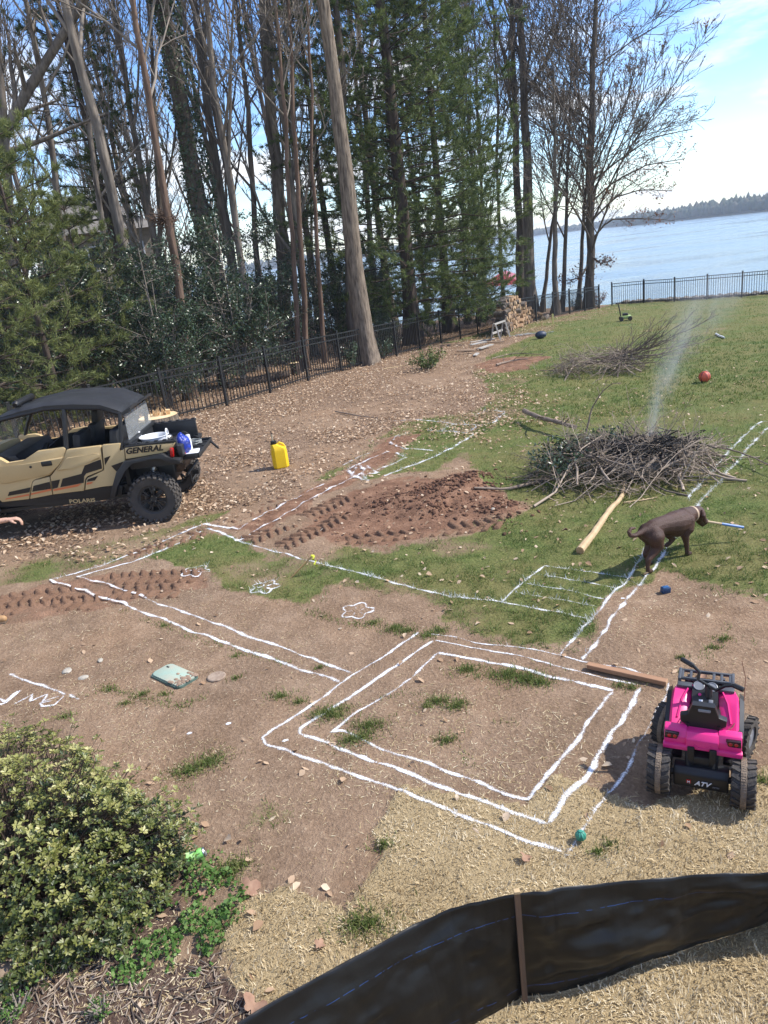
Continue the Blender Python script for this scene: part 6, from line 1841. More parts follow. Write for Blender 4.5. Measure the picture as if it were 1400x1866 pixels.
def build_person():
    # striding to the right, almost wholly beyond the left edge of the picture
    bt = gp(8, 1131)
    gy = bt[1]
    skin = mat('skin', (0.52, 0.31, 0.22), 0.5, var=0.06, spec=0.4)
    jean = mat('blue_denim', (0.07, 0.12, 0.24), 0.85, col2=(0.11, 0.18, 0.32), scale=14, bump=0.2, bscale=120)
    boot = mat('tan_leather', (0.42, 0.25, 0.11), 0.65, col2=(0.30, 0.17, 0.075), scale=9, bump=0.2, bscale=70)
    shirt = mat('grey_shirt', (0.20, 0.21, 0.22), 0.9, bump=0.2, bscale=100)
    hand = gpY(33, 947, gy - 0.05)
    X0 = bt[0] - 0.46                          # below the hips
    o = empty('person', (X0, gy, zat(X0, gy))); tag(o, 'person in jeans and tan boots striding in from the left edge, arm reaching forward', 'person')
    hx, hz = hand[0] - X0, hand[2] - 0.0
    sh = Vector((0.10, -0.18, 1.42)); hd = Vector((hx, -0.05, hz + 0.015))
    # shorten towards a natural reach
    el = sh.lerp(hd, 0.5) + Vector((-0.02, -0.05, -0.12))
    wr = hd - (hd - el).normalized() * 0.10
    caps = chain(((0.03, 0, 1.42), .07), ((0.05, 0, 1.55), .058), ((0.07, 0, 1.66), .085), ((0.085, 0, 1.72), .095))
    caps += chain(((0.13, 0, 1.62), .055), ((0.15, 0, 1.60), .04))
    caps += chain((sh, .055), (el, .043), (wr, .027))
    caps += chain(((0.02, 0.20, 1.42), .055), ((-0.12, 0.25, 1.14), .043), ((-0.06, 0.25, 0.90), .027), ((-0.05, 0.25, 0.83), .03))
    def ex(m):
        m.sphere((0.17, 0, 1.665), (0.022, 0.018, 0.025))
        for s in (-1, 1): m.sphere((0.075, s * 0.092, 1.675), (0.022, 0.012, 0.034))
    body = blob('body', caps, 0.011, 4, ex)
    link('body', body, skin, o)
    # reaching hand: palm, four bent fingers, thumb
    f = (hd - el).normalized(); dn = Vector((0.1, 0.0, -1)); sd = f.cross(dn).normalized(); dn = sd.cross(f).normalized()
    hc = []
    palm_end = wr + f * 0.085
    for k, off in enumerate((-0.028, -0.009, 0.010, 0.028)):
        a = wr + sd * off * 0.6 - dn * 0.0; b = palm_end + sd * off
        hc.append((a, .017, b, .0125))
        ln = (0.038, 0.045, 0.042, 0.032)[k]
        k1 = b + (f * 0.85 + dn * 0.45).normalized() * ln
        k2 = k1 + (f * 0.35 + dn * 0.95).normalized() * ln * 0.75
        k3 = k2 + (f * -0.15 + dn * 1.0).normalized() * ln * 0.5
        hc += chain((b, .0105), (k1, .0095), (k2, .0088), (k3, .0075))
    t0 = wr + f * 0.025 - sd * 0.022; t1 = t0 + (f * 0.7 - sd * 0.5 + dn * 0.5).normalized() * 0.042; t2 = t1 + (f * 0.8 + dn * 0.5).normalized() * 0.032
    hc += chain((t0, .015), (t1, .0115), (t2, .009))
    hc += [(wr - f * 0.10, .027, wr + f * 0.02, .022)]
    link('hand', blob('hand', [(tuple(a), ra, tuple(b), rb) for a, ra, b, rb in hc], 0.0045, 4), skin, o)
    # clothes
    tc = chain(((0.0, 0, 0.98), .15), ((0.02, 0, 1.15), .145), ((0.03, 0, 1.32), .15), ((0.03, 0, 1.42), .10))
    tc += chain(((0.02, -.08, 1.34), .12), ((0.02, .08, 1.34), .12))
    tc += chain((sh, .078), (sh.lerp(el, 0.85), .062)) + chain(((0.02, .20, 1.42), .078), ((-0.09, .245, 1.2), .062))
    link('shirt', blob('shirt', [(tuple(a), ra, tuple(b), rb) for a, ra, b, rb in tc], 0.016, 5), shirt, o)
    fx = bt[0] - X0
    jc = chain(((0, -.07, .96), .135), ((0, .07, .96), .135))
    jc += chain(((0, -.09, .90), .11), ((0.26, -.08, .52), .078), ((fx - 0.20, -.05, .13), .062))
    jc += chain(((0, .09, .90), .11), ((-0.06, .09, .50), .078), ((-0.40, .09, .17), .062))
    link('jeans', blob('jeans', jc, 0.016, 4), jean, o)
    def bootmesh(ax, y, z, pitch):
        m = chain(((-.16, 0, .05), .048), ((-.06, 0, .05), .05), ((0.03, 0, .045), .045), ((0.085, 0, .042), .040)) + chain(((-.14, 0, .06), .05), ((-.145, 0, .20), .056))
        me = blob('boot', m, 0.010, 4)
        return link('boot', me, boot, o, (ax, y, z), (0, pitch, 0))
    bootmesh(fx - 0.06, -0.05, 0.0, 0.0); bootmesh(-0.28, 0.09, 0.06, 0.55)
    m = MB(); m.box((fx - 0.09, -.05, 0.008), (0.30, 0.10, 0.026), bev=0.01); m.build('boot_sole', mat('boot_sole_rubber', (0.12, 0.08, 0.05), 0.8), o)
    m = MB(); m.sphere((0.05, 0, 1.735), (0.118, 0.105, 0.10)); m.build('hair', mat('brown_hair', (0.06, 0.04, 0.025), 0.7, bump=0.5, bscale=80), o)
    for s in (-1, 1):
        m = MB(); m.sphere((0.162, s * 0.033, 1.695), 0.011); m.build('eye', mat('eye_white', (0.6, 0.58, 0.55), 0.2), o)
    m = MB(); m.box((0.172, 0, 1.635), (0.01, 0.045, 0.010), bev=.003); m.build('mouth', mat('lips', (0.40, 0.18, 0.14), 0.5), o)
build_person()
# ================================================================== CHILD'S RIDE-ON QUAD BIKE
PINK = mat('pink_plastic', (0.74, 0.030, 0.21), 0.33, var=0.05, scale=4, spec=0.5)
ABLK = mat('toy_black_plastic', (0.013, 0.013, 0.014), 0.42, var=0.15, scale=9)
DUST = mat('dusty_rubber_band', (0.30, 0.225, 0.155), 0.85, col2=(0.14, 0.105, 0.075), scale=30, bump=0.6, bscale=160)
GREYP = mat('grey_plastic', (0.22, 0.23, 0.25), 0.4, var=0.1)
def build_atv():
    c_ = lambda x, y: (1160 + x / 5.833, 1190 + y / 5.833)
    RL = gp(*c_(230, 1440)); RR = gp(*c_(1105, 1650)); O = (RL + RR) / 2
    yaw = -R(26.5)
    o = empty('toy_quad_bike', (O[0], O[1], zat(O[0], O[1]) + 0.004), yaw)
    tag(o, 'pink and black child\'s ride-on quad bike with handlebars turned', 'quad bike')
    X = 0.012
    def wheel(x, y, r, w, steer=0.0):
        wh = empty('wheel', (x, y, r)); wh.parent = o; wh.rotation_euler = (0, 0, steer)
        t = MB(); t.lathe([(r * .55, -w * .5), (r * .80, -w * .52), (r * .93, -w * .46), (r * .97, -w * .25), (r * .97, w * .25), (r * .93, w * .46), (r * .80, w * .52), (r * .55, w * .5)], 36, 'X', close=True)
        n = 18
        for k in range(n):
            for s in (-1, 1):
                a = 2 * PI * (k + (0.5 if s > 0 else 0)) / n
                M = Matrix.Rotation(a, 4, 'X') @ Matrix.Translation((s * w * .33, 0, r * .965)) @ Matrix.Rotation(s * 0.45, 4, 'Z')
                bmesh.ops.create_cube(t.bm, size=1.0, matrix=M @ Matrix.Diagonal((w * .40, r * .14, r * .10, 1)))
        t.build('tyre', RUBBER, wh)
        t = MB(); t.lathe([(r * .98, -w * .13), (r * 1.035, -w * .12), (r * 1.035, w * .12), (r * .98, w * .13)], 40, 'X', close=True)
        for k in range(60):
            M = Matrix.Rotation(2 * PI * k / 60, 4, 'X') @ Matrix.Translation((0, 0, r * 1.037))
            bmesh.ops.create_cube(t.bm, size=1.0, matrix=M @ Matrix.Diagonal((w * .17, r * .035, r * .02, 1)))
        t.build('tread_band', DUST, wh)
        t = MB(); t.lathe([(r * .56, -w * .40), (r * .50, -w * .30), (r * .2, -w * .28), (r * .12, -w * .42), (0.001, -w * .42)], 20, 'X'); t.lathe([(r * .56, w * .40), (r * .50, w * .30), (r * .2, w * .28), (r * .12, w * .42), (0.001, w * .42)], 20, 'X'); t.build('hub_cap', GREYP, wh)
    wheel(-0.232 + X, 0, 0.138, 0.125); wheel(0.225 + X, 0, 0.138, 0.125)
    wheel(-0.225 + X, 0.47, 0.132, 0.115, -0.30); wheel(0.225 + X, 0.47, 0.132, 0.115, -0.30)
    # axle housing with lettering
    m = MB(); m.prism([(-0.055, 0.085), (0.05, 0.085), (0.06, 0.19), (-0.02, 0.205), (-0.05, 0.17)], -0.150 + X, 0.150 + X, 'YZ', bev=0.01); m.tube([(-0.2 + X, 0, .138), (0.2 + X, 0, .138)], 0.02, 12); m.build('axle_housing', ABLK, o)
    t = text_mesh('ATV', 0.05, 0.35, 0.0012); text_on(t, (-0.035 + X, -0.0555, 0.112), (0.06 + X, -0.0555, 0.112), 0.030, WHITE, o, 'lettering')
    m = MB(); m.box((-0.065 + X, -0.0555, 0.128), (0.024, 0.003, 0.024)); m.build('red_badge', REDL, o, smooth=False)
    t = text_mesh('M', 0.02, 0, 0.0); text_on(t, (-0.072 + X, -0.0575, 0.120), (-0.058 + X, -0.0575, 0.120), 0.015, WHITE, o, 'badge_mark')
    t = text_mesh('series', 0.02, 0.2, 0.0); text_on(t, (0.064 + X, -0.0555, 0.112), (0.10 + X, -0.0555, 0.112), 0.011, GREYP, o, 'small_lettering')
    # frame and struts
    m = MB(); m.box((X, 0.26, 0.20), (0.15, 0.5, 0.12), bev=0.02).box((X, 0.44, 0.16), (0.3, 0.07, 0.07), bev=.01)
    for s in (-1, 1): m.tube([(s * 0.07 + X, 0.0, 0.17), (s * 0.08 + X, 0.06, 0.34)], 0.017, 8).box((s * 0.06 + X, 0.03, 0.25), (0.04, 0.05, 0.14), bev=.008).tube([(s * 0.2 + X, 0.47, 0.135), (s * .05 + X, 0.46, 0.2)], 0.014, 8)
    for s in (-1, 1): m.box((s * 0.165 + X, 0.24, 0.15), (0.10, 0.22, 0.025), bev=.008)
    m.build('frame', ABLK, o)
    # rear bodywork
    def panel(x0, x1, prof, nm='rear_bodywork', mt=PINK, bev=0.006):
        m = MB(); m.prism(prof, x0 + X, x1 + X, 'YZ', bev=bev); return m.build(nm, mt, o, ang=25)
    panel(-0.21, -0.085, [(0.055, 0.30), (0.035, 0.315), (0.030, 0.365), (0.055, 0.405), (0.10, 0.415), (0.17, 0.36), (0.17, 0.33), (0.10, 0.38), (0.075, 0.31)])
    panel(0.085, 0.21, [(0.055, 0.30), (0.035, 0.315), (0.030, 0.365), (0.055, 0.405), (0.10, 0.415), (0.17, 0.36), (0.17, 0.33), (0.10, 0.38), (0.075, 0.31)])
    panel(-0.088, 0.088, [(0.050, 0.285), (0.022, 0.30), (0.020, 0.365), (0.050, 0.40), (0.11, 0.405), (0.12, 0.385), (0.07, 0.37), (0.06, 0.30)])
    panel(-0.215, -0.06, [(0.048, 0.275), (0.018, 0.285), (0.016, 0.315), (0.05, 0.325)], 'bumper_lip'); panel(0.06, 0.215, [(0.048, 0.275), (0.018, 0.285), (0.016, 0.315), (0.05, 0.325)], 'bumper_lip')
    m = MB(); ring = [(0.045 * math.cos(a) + X, 0.0185 + 0.002 * 0, 0.345 - 0.028 * math.sin(a)) for a in np.linspace(0.1, PI - .1, 12)]; m.tube(ring, 0.003, 6); m.build('moulded_line', PINK, o)
    for s in (-1, 1):
        m = MB(); m.prism([(s * 0.205 + X, 0.395), (s * 0.125 + X, 0.392), (s * 0.138 + X, 0.355), (s * 0.207 + X, 0.355)], 0.022, 0.05, 'XZ', bev=0.004)
        d = m.build('tail_light', mat('dark_lamp_housing', (0.03, 0.008, 0.010), 0.2), o)
        for k in range(2):
            q = MB(); q.sphere((s * (0.15 + 0.03 * k) + X, 0.022, 0.374), (0.011, 0.005, 0.012)); q.build('red_lamp', REDL, d)
    # fenders either side of the tank
    for s in (-1, 1):
        m = MB()
        def rg(y, xo, xi, zo, zi): return [(s * xi + X, y, zo - .10), (s * xo + X, y, zo - .12), (s * xo + X, y, zo - .03), (s * (xo - .015) + X, y, zo), (s * (xi + .03) + X, y, zi), (s * xi + X, y, zi - .02)]
        m.loft([rg(0.16, 0.195, 0.11, 0.335, 0.33), rg(0.22, 0.195, 0.10, 0.37, 0.36), rg(0.33, 0.195, 0.085, 0.43, 0.42), rg(0.43, 0.19, 0.075, 0.455, 0.45), rg(0.52, 0.175, 0.07, 0.43, 0.44), rg(0.58, 0.15, 0.07, 0.37, 0.40)])
        m.build('front_fender', PINK, o, ang=25)
        m = MB(); m.tube([(s * 0.15 + X, 0.225, 0.37), (s * 0.13 + X, 0.34, 0.432), (s * 0.10 + X, 0.42, 0.458)], 0.006, 6); m.build('fender_crease', PINK, o)
        m = MB(); m.loft([[(s * (0.197) + X, y, z - .09), (s * (0.222) + X, y, z - .10), (s * (0.222) + X, y, z - .03), (s * (0.197) + X, y, z - .01)] for y, z in ((0.20, 0.33), (0.32, 0.41), (0.43, 0.44), (0.54, 0.40), (0.60, 0.33))]); m.build('fender_trim', ABLK, o, ang=25)
        m = MB(); m.box((s * 0.20 + X, 0.115, 0.365), (0.035, 0.08, 0.05), bev=.012); m.build('rear_trim', ABLK, o)
    # seat and backrest
    m = MB(); m.box((X, 0.22, 0.375), (0.19, 0.24, 0.05), bev=0.018); m.build('seat', ABLK, o)
    m = MB()
    m.loft([[(x * k + X, 0.095 + 0.045 * t + 0.02 * abs(x) * 3, z) for x, z in ((-0.07, .40 + t * .0), (0.07, .40), (0.125, .43), (0.128, .47), (0.085, .485), (0.062, .555), (-0.062, .555), (-0.085, .485), (-0.128, .47), (-0.125, .43))] for t, k in ((0, .97), (0.15, 1.0), (0.75, 1.0), (1, .96))])
    m.build('backrest', ABLK, o, ang=30)
    m = MB(); m.box((X + 0.005, 0.099, 0.525), (0.07, 0.008, 0.020), bev=0.006); m.build('backrest_handle', GREYP, o)
    for s in (-1, 1):
        m = MB(); m.tube([(s * 0.09 + X, 0.10, 0.385), (s * 0.085 + X, 0.10, 0.43)], 0.010, 8); m.build('backrest_bracket', ABLK, o)
    # console and gauges
    m = MB(); m.loft([[(-0.075 + X, 0.30, 0.37), (0.075 + X, 0.30, 0.37), (0.068 + X, 0.305, 0.415), (-0.068 + X, 0.305, 0.415)], [(-0.08 + X, 0.36, 0.38), (0.08 + X, 0.36, 0.38), (0.075 + X, 0.36, 0.455), (-0.075 + X, 0.36, 0.455)], [(-0.085 + X, 0.45, 0.38), (0.085 + X, 0.45, 0.38), (0.07 + X, 0.45, 0.485), (-0.07 + X, 0.45, 0.485)], [(-0.06 + X, 0.52, 0.38), (0.06 + X, 0.52, 0.38), (0.05 + X, 0.52, 0.46), (-0.05 + X, 0.52, 0.46)]]); m.build('console', ABLK, o, ang=25)
    for s in (-1, 1):
        m = MB(); m.lathe([(0.030, 0), (0.033, 0.004), (0.029, 0.006), (0.026, 0.003), (0.001, 0.003)], 24, M=Matrix.Translation((s * 0.038 + X, 0.425, 0.482)) @ Matrix.Rotation(R(28), 4, 'X')); m.build('gauge', GREYP, o)
        m = MB(); m.lathe([(0.010, 0), (0.009, 0.006), (0.001, 0.007)], 14, M=Matrix.Translation((s * 0.030 + X, 0.365, 0.458)) @ Matrix.Rotation(R(30), 4, 'X')); m.build('button', PINK, o)
    m = MB(); m.box((-0.022 + X, 0.330, 0.440), (0.022, 0.012, 0.002), rot=(R(35), 0, 0)); m.build('white_switch', WHITE, o)
    m = MB(); m.box((0.004 + X, 0.318, 0.431), (0.022, 0.010, 0.002), rot=(R(35), 0, 0)); m.build('green_label', mat('yellow_green_label', (0.5, 0.6, 0.15), 0.5), o)
    m = MB(); m.box((0.035 + X, 0.330, 0.440), (0.025, 0.022, 0.012), rot=(R(35), 0, 0), bev=.003); m.build('rocker_switch', GREYP, o)
    # front carrier
    m = MB()
    for x in (-0.14, -0.09, -0.045, 0.045, 0.09, 0.14): m.box((x + X, 0.545, 0.478), (0.018, 0.11, 0.014), bev=.004)
    m.box((X, 0.50, 0.478), (0.32, 0.016, 0.020), bev=.004).box((X, 0.595, 0.478), (0.30, 0.016, 0.020), bev=.004)
    for s in (-1, 1): m.box((s * 0.155 + X, 0.545, 0.470), (0.02, 0.13, 0.04), bev=.006).box((s * 0.12 + X, 0.45, 0.462), (0.09, 0.05, 0.02), bev=.006).box((s * .1 + X, 0.55, 0.44), (0.02, 0.02, 0.07))
    m.build('front_carrier', mat('dark_grey_plastic', (0.07, 0.073, 0.08), 0.4, var=0.1), o)
    m = MB(); m.loft([[(-0.15 + X, 0.57, 0.30), (0.15 + X, 0.57, 0.30), (0.12 + X, 0.57, 0.45), (-0.12 + X, 0.57, 0.45)], [(-0.10 + X, 0.66, 0.28), (0.10 + X, 0.66, 0.28), (0.08 + X, 0.64, 0.40), (-0.08 + X, 0.64, 0.40)]]); m.build('front_mask', ABLK, o)
    # handlebar turned to the right
    c, s = math.cos(-yaw), math.sin(-yaw)
    def loc(px, py, z):
        p = gp(px, py, z) - O; return Vector((p[0] * c - p[1] * s, p[0] * s + p[1] * c, z))
    gl, gli = loc(*c_(480, 105), 0.66), loc(*c_(605, 178), 0.655)
    gr, gri = loc(*c_(1138, 435), 0.60), loc(*c_(1030, 385), 0.605)
    ps = Vector((0.02 + X, 0.385, 0.515))
    bl = [gli, gli.lerp(ps, 0.22) + Vector((0.015, 0, -0.01)), loc(*c_(655, 320), 0.57), ps]
    br = [ps, loc(*c_(850, 438), 0.53), loc(*c_(935, 392), 0.575), gri]
    m = MB(); m.tube([gl.lerp(gli, 0.9)] + bl, 0.0105, 10).tube(br + [gri.lerp(gr, 0.1)], 0.0105, 10).tube([ps - Vector((0, 0.02, 0.07)), ps], 0.022, 12); m.build('handlebar', ABLK, o)
    for a, b in ((gli, gl), (gri, gr)):
        m = MB(); m.tube([a, a.lerp(b, 0.05), b.lerp(a, 0.05), b], [0.013, 0.0155, 0.0155, 0.013], 12); m.build('grip', ABLK, o)
    m = MB(); m.tube([Vector((-0.06 + X, 0.32, 0.40)), Vector((-0.10 + X, 0.25, 0.40)), Vector((-0.13 + X, 0.17, 0.37)), Vector((-0.14 + X, 0.13, 0.36))], 0.003, 5); m.build('cable', ABLK, o)
    m = MB(); m.tube([Vector((0.20 + X, 0.55, 0.62)), Vector((0.225 + X, 0.52, 0.52)), Vector((0.22 + X, 0.42, 0.40)), Vector((0.16 + X, 0.2, 0.37)), Vector((0.12 + X, 0.14, 0.37))], 0.0025, 5); m.build('cable', mat('rusty_wire', (0.16, 0.06, 0.03), 0.7), o)
build_atv()
# ================================================================== SHRUB
def build_shrub():
    g = np.random.default_rng(501)
    c0 = np.array([-2.50, 3.52, 0.0]); rad = np.array([1.05, 0.76, 0.86])
    o = empty('shrub', (c0[0], c0[1], zat(c0[0], c0[1]))); tag(o, 'rounded evergreen shrub with yellow green leaf rosettes in the near left corner', 'shrub')
    n = 6200
    d = unit(g.standard_normal((n * 2, 3))); d = d[d[:, 2] > -0.25][:n]; n = len(d)
    lump = 1 + 0.46 * (fbm(np.arctan2(d[:, 1], d[:, 0]) * 1.9 + 9, d[:, 2] * 2.6 + 5, 7, 3) - 0.5) * 2 * 0.8
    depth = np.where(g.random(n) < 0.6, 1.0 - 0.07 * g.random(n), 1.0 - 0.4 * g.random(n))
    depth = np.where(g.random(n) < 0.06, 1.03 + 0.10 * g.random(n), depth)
    tip = d * rad * (lump * depth)[:, None]; tip[:, 2] = np.maximum(tip[:, 2] * 0.95, 0.03 + 0.1 * g.random(n))
    # stems
    K = 260
    idx = g.choice(n, K, replace=False)
    root = np.stack([g.standard_normal(K) * 0.12, g.standard_normal(K) * 0.10, np.zeros(K)], 1)
    s = np.linspace(0, 1, 6)[None, :, None]
    mid = (root + tip[idx]) / 2 + np.array([0, 0, -0.10]) + g.standard_normal((K, 3)) * 0.06
    P = (1 - s) ** 2 * root[:, None] + 2 * s * (1 - s) * mid[:, None] + s ** 2 * tip[idx][:, None]
    v, q, t = tubes(P, np.linspace(0.011, 0.0025, 6)[None].repeat(K, 0), 4, False)
    # short twigs under each rosette
    Pt = np.stack([tip - d * 0.12 + g.standard_normal((n, 3)) * 0.015, tip - d * 0.05, tip], 1)
    v2, q2, t2 = tubes(Pt, np.full((n, 3), 0.0016), 3, False)
    link('stems', NB().add(v, q).add(v2, q2).mesh('stems', True), mat('shrub_stem', (0.10, 0.07, 0.05), 0.85), o)
    # rosettes
    k = 7
    up = unit(d * 0.55 + np.array([0, 0, 0.75]) + g.standard_normal((n, 3)) * 0.25)
    A, B = _frames(up)
    ang = (np.arange(k) * 2 * PI / k)[None] + g.random((n, 1)) * 6 + g.standard_normal((n, k)) * 0.25
    out = np.cos(ang)[..., None] * A[:, None] + np.sin(ang)[..., None] * B[:, None]
    lift = (0.25 + 0.6 * g.random((n, k)))[..., None]
    dr = unit(out + up[:, None] * lift)
    L = (0.021 + 0.016 * g.random((n, k)))[..., None]
    sd = unit(np.cross(dr, up[:, None])); w = L * 0.24
    nrm = np.cross(sd, dr)
    base = tip[:, None] - up[:, None] * (0.012 * g.random((n, k)))[..., None] + dr * 0.003
    m1 = base + dr * L * 0.55; e = base + dr * L - up[:, None] * L * 0.10
    V = np.stack([base, m1 - sd * w + nrm * w * 0.35, e, m1 + sd * w + nrm * w * 0.35], 2).reshape(-1, 3)
    i = np.arange(n * k)[:, None] * 4
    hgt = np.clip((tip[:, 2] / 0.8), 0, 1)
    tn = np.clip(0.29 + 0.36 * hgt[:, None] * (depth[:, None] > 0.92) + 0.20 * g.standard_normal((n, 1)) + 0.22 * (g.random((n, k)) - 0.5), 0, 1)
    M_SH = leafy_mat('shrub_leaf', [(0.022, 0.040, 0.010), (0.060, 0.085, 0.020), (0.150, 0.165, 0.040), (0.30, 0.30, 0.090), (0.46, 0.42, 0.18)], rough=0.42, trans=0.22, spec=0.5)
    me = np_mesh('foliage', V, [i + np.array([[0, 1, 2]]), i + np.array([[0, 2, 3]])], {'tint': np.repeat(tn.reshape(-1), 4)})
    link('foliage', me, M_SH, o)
build_shrub()

# ================================================================== SILT FENCE
def build_silt_fence():
    tops = [(425, 1866, .60), (520, 1812, .59), (600, 1770, .58), (680, 1724, .575), (760, 1681, .57), (820, 1656, .58), (880, 1640, .60), (950, 1627, .625), (1010, 1616, .60), (1100, 1606, .56), (1180, 1599, .54), (1250, 1593, .52), (1330, 1589, .50), (1400, 1586, .48), (1500, 1582, .47), (1700, 1576, .46)]
    bots = [(560, 2060), (620, 2010), (700, 1960), (760, 1925), (810, 1895), (850, 1880), (900, 1855), (955, 1824), (1010, 1815), (1100, 1791), (1180, 1766), (1250, 1740), (1330, 1712), (1400, 1686), (1500, 1650), (1700, 1580)]
    T = np.array([gp(*t) for t in tops]); B = np.array([[*gp(*b)[:2], 0.0] for b in bots])
    n = 260; m = 30
    s = np.linspace(0, len(T) - 1, n); ii = np.arange(len(T))
    Ti = np.stack([np.interp(s, ii, T[:, k]) for k in range(3)], 1); Bi = np.stack([np.interp(s, ii, B[:, k]) for k in range(3)], 1)
    Bi[:, 2] = gz(Bi[:, 0], Bi[:, 1]) + 0.006
    v = np.linspace(0, 1, m)
    P = Bi[:, None] * (1 - v[None, :, None]) + Ti[:, None] * v[None, :, None]
    tx = np.gradient(Ti, axis=0); nrm = np.stack([tx[:, 1], -tx[:, 0], 0 * tx[:, 0]], 1); nrm /= np.linalg.norm(nrm, axis=1, keepdims=True)
    S, Vv = np.meshgrid(s, v, indexing='ij')
    k7 = np.abs(S - 7.0)
    wr = (fbm(S * 0.9 + 3, Vv * 5.5 + S * 0.35, 61, 3) - 0.5) * 0.075 + 0.018 - np.abs(fbm(S * 0.45, Vv * 7 - S * 0.5, 63, 2) - 0.5) * 0.085 + (fbm(S * 5.0, Vv * 1.2, 65, 2) - 0.5) * 0.010
    wr += 0.05 * np.sin(Vv * 9 + S * 0.5) * np.clip(S - 7.2, 0, 5) / 5 * 0.7
    wr += 0.03 * np.sin(Vv * PI) * np.clip(k7, 0, 2)
    wr *= np.where(S < 7, 0.45, 0.85) * np.clip(k7 * 2.0, 0.05, 1) * (0.25 + 0.75 * np.sin(np.clip(Vv, 0.02, 1) * PI * 0.9 + 0.1))
    P = P + nrm[:, None] * wr[..., None]
    P[..., 2] += 0.012 * (fbm(S * 1.6, Vv * 0 + 2, 67, 2) - 0.5) * Vv
    P = P.reshape(-1, 3)
    i = np.arange(n * m).reshape(n, m)
    F = np.stack([i[:-1, :-1], i[1:, :-1], i[1:, 1:], i[:-1, 1:]], -1).reshape(-1, 4)
    mt = bpy.data.materials.new('black_silt_fabric'); mt.use_nodes = True
    t = mt.node_tree; L = t.links.new; b = t.nodes['Principled BSDF']
    b.inputs['Roughness'].default_value = 0.38; b.inputs['Specular IOR Level'].default_value = 0.32
    at = _n(t, 'ShaderNodeAttribute', attribute_name='tint')
    def band(c, w):
        a = _n(t, 'ShaderNodeMath', operation='SUBTRACT'); L(at.outputs['Fac'], a.inputs[0]); a.inputs[1].default_value = c
        d = _n(t, 'ShaderNodeMath', operation='ABSOLUTE'); L(a.outputs[0], d.inputs[0])
        e = _n(t, 'ShaderNodeMath', operation='LESS_THAN'); L(d.outputs[0], e.inputs[0]); e.inputs[1].default_value = w
        return e
    b1, b2 = band(0.80, 0.0018), band(0.10, 0.0018)
    mxm = _n(t, 'ShaderNodeMath', operation='MAXIMUM'); L(b1.outputs[0], mxm.inputs[0]); L(b2.outputs[0], mxm.inputs[1])
    no = _n(t, 'ShaderNodeTexNoise'); no.inputs['Scale'].default_value = 30; tc = _n(t, 'ShaderNodeTexCoord'); L(tc.outputs['Object'], no.inputs['Vector'])
    gt = _n(t, 'ShaderNodeMath', operation='GREATER_THAN'); L(no.outputs['Fac'], gt.inputs[0]); gt.inputs[1].default_value = 0.46
    mu = _n(t, 'ShaderNodeMath', operation='MULTIPLY'); L(mxm.outputs[0], mu.inputs[0]); L(gt.outputs[0], mu.inputs[1])
    n2 = _n(t, 'ShaderNodeTexNoise'); n2.inputs['Scale'].default_value = 6; n2.inputs['Detail'].default_value = 5; L(tc.outputs['Object'], n2.inputs['Vector'])
    r = _n(t, 'ShaderNodeValToRGB'); r.color_ramp.elements[0].color = (0.005, 0.005, 0.0055, 1); r.color_ramp.elements[0].position = 0.3; r.color_ramp.elements[1].color = (0.009, 0.009, 0.0088, 1); r.color_ramp.elements[1].position = 0.75
    L(n2.outputs['Fac'], r.inputs['Fac'])
    mx = _n(t, 'ShaderNodeMix', data_type='RGBA'); L(mu.outputs[0], mx.inputs['Factor']); L(r.outputs[0], mx.inputs['A']); mx.inputs['B'].default_value = (0.015, 0.05, 0.17, 1)
    L(mx.outputs['Result'], b.inputs['Base Color'])
    wv = _n(t, 'ShaderNodeTexNoise'); wv.inputs['Scale'].default_value = 38; wv.inputs['Detail'].default_value = 6; L(tc.outputs['Object'], wv.inputs['Vector'])
    bp = _n(t, 'ShaderNodeBump'); bp.inputs['Strength'].default_value = 0.15; bp.inputs['Distance'].default_value = 0.006; L(wv.outputs['Fac'], bp.inputs['Height']); L(bp.outputs[0], b.inputs['Normal'])
    o = empty('silt_fence', (B[7][0], B[7][1], 0)); tag(o, 'black plastic silt fence stretched across the near right corner', 'silt fence')
    org = np.array(o.location)
    me = np_mesh('fabric', P - org, F, {'tint': Vv.ravel()}, True)
    f = link('fabric', me, mt, o)
    f.modifiers.new('thick', 'SOLIDIFY').thickness = 0.0015
    wood = mat('weathered_stake', (0.13, 0.075, 0.045), 0.8, col2=(0.08, 0.048, 0.03), scale=20, bump=0.4, bscale=40, mscale=(1, 1, .1))
    m_ = MB(); b7 = B[7] - org; t7 = T[7] - org; nn = Vector(nrm[int(7 / (len(T) - 1) * n)])
    if nn.y > 0: nn = -nn
    off = nn * 0.022
    bx = Vector((b7[0], b7[1], -0.05)) + off; tx_ = Vector((b7[0], b7[1] - 0.0, 0.675)) + off
    m_.loft([[bx + Vector((dx, dy, 0)) for dx, dy in ((-.012, -.010), (.012, -.010), (.012, .010), (-.012, .010))], [tx_ + Vector((dx, dy, 0)) for dx, dy in ((-.012, -.010), (.012, -.010), (.012, .010), (-.012, .010))]]); m_.build('stake', wood, o, smooth=False)
    m_ = MB(); m_.box((tx_ + Vector((0, 0, 0.003)))[:], (0.025, 0.021, 0.012)); m_.build('cut_end', mat('pale_cut_wood', (0.55, 0.40, 0.22), 0.8), o, smooth=False)
build_silt_fence()

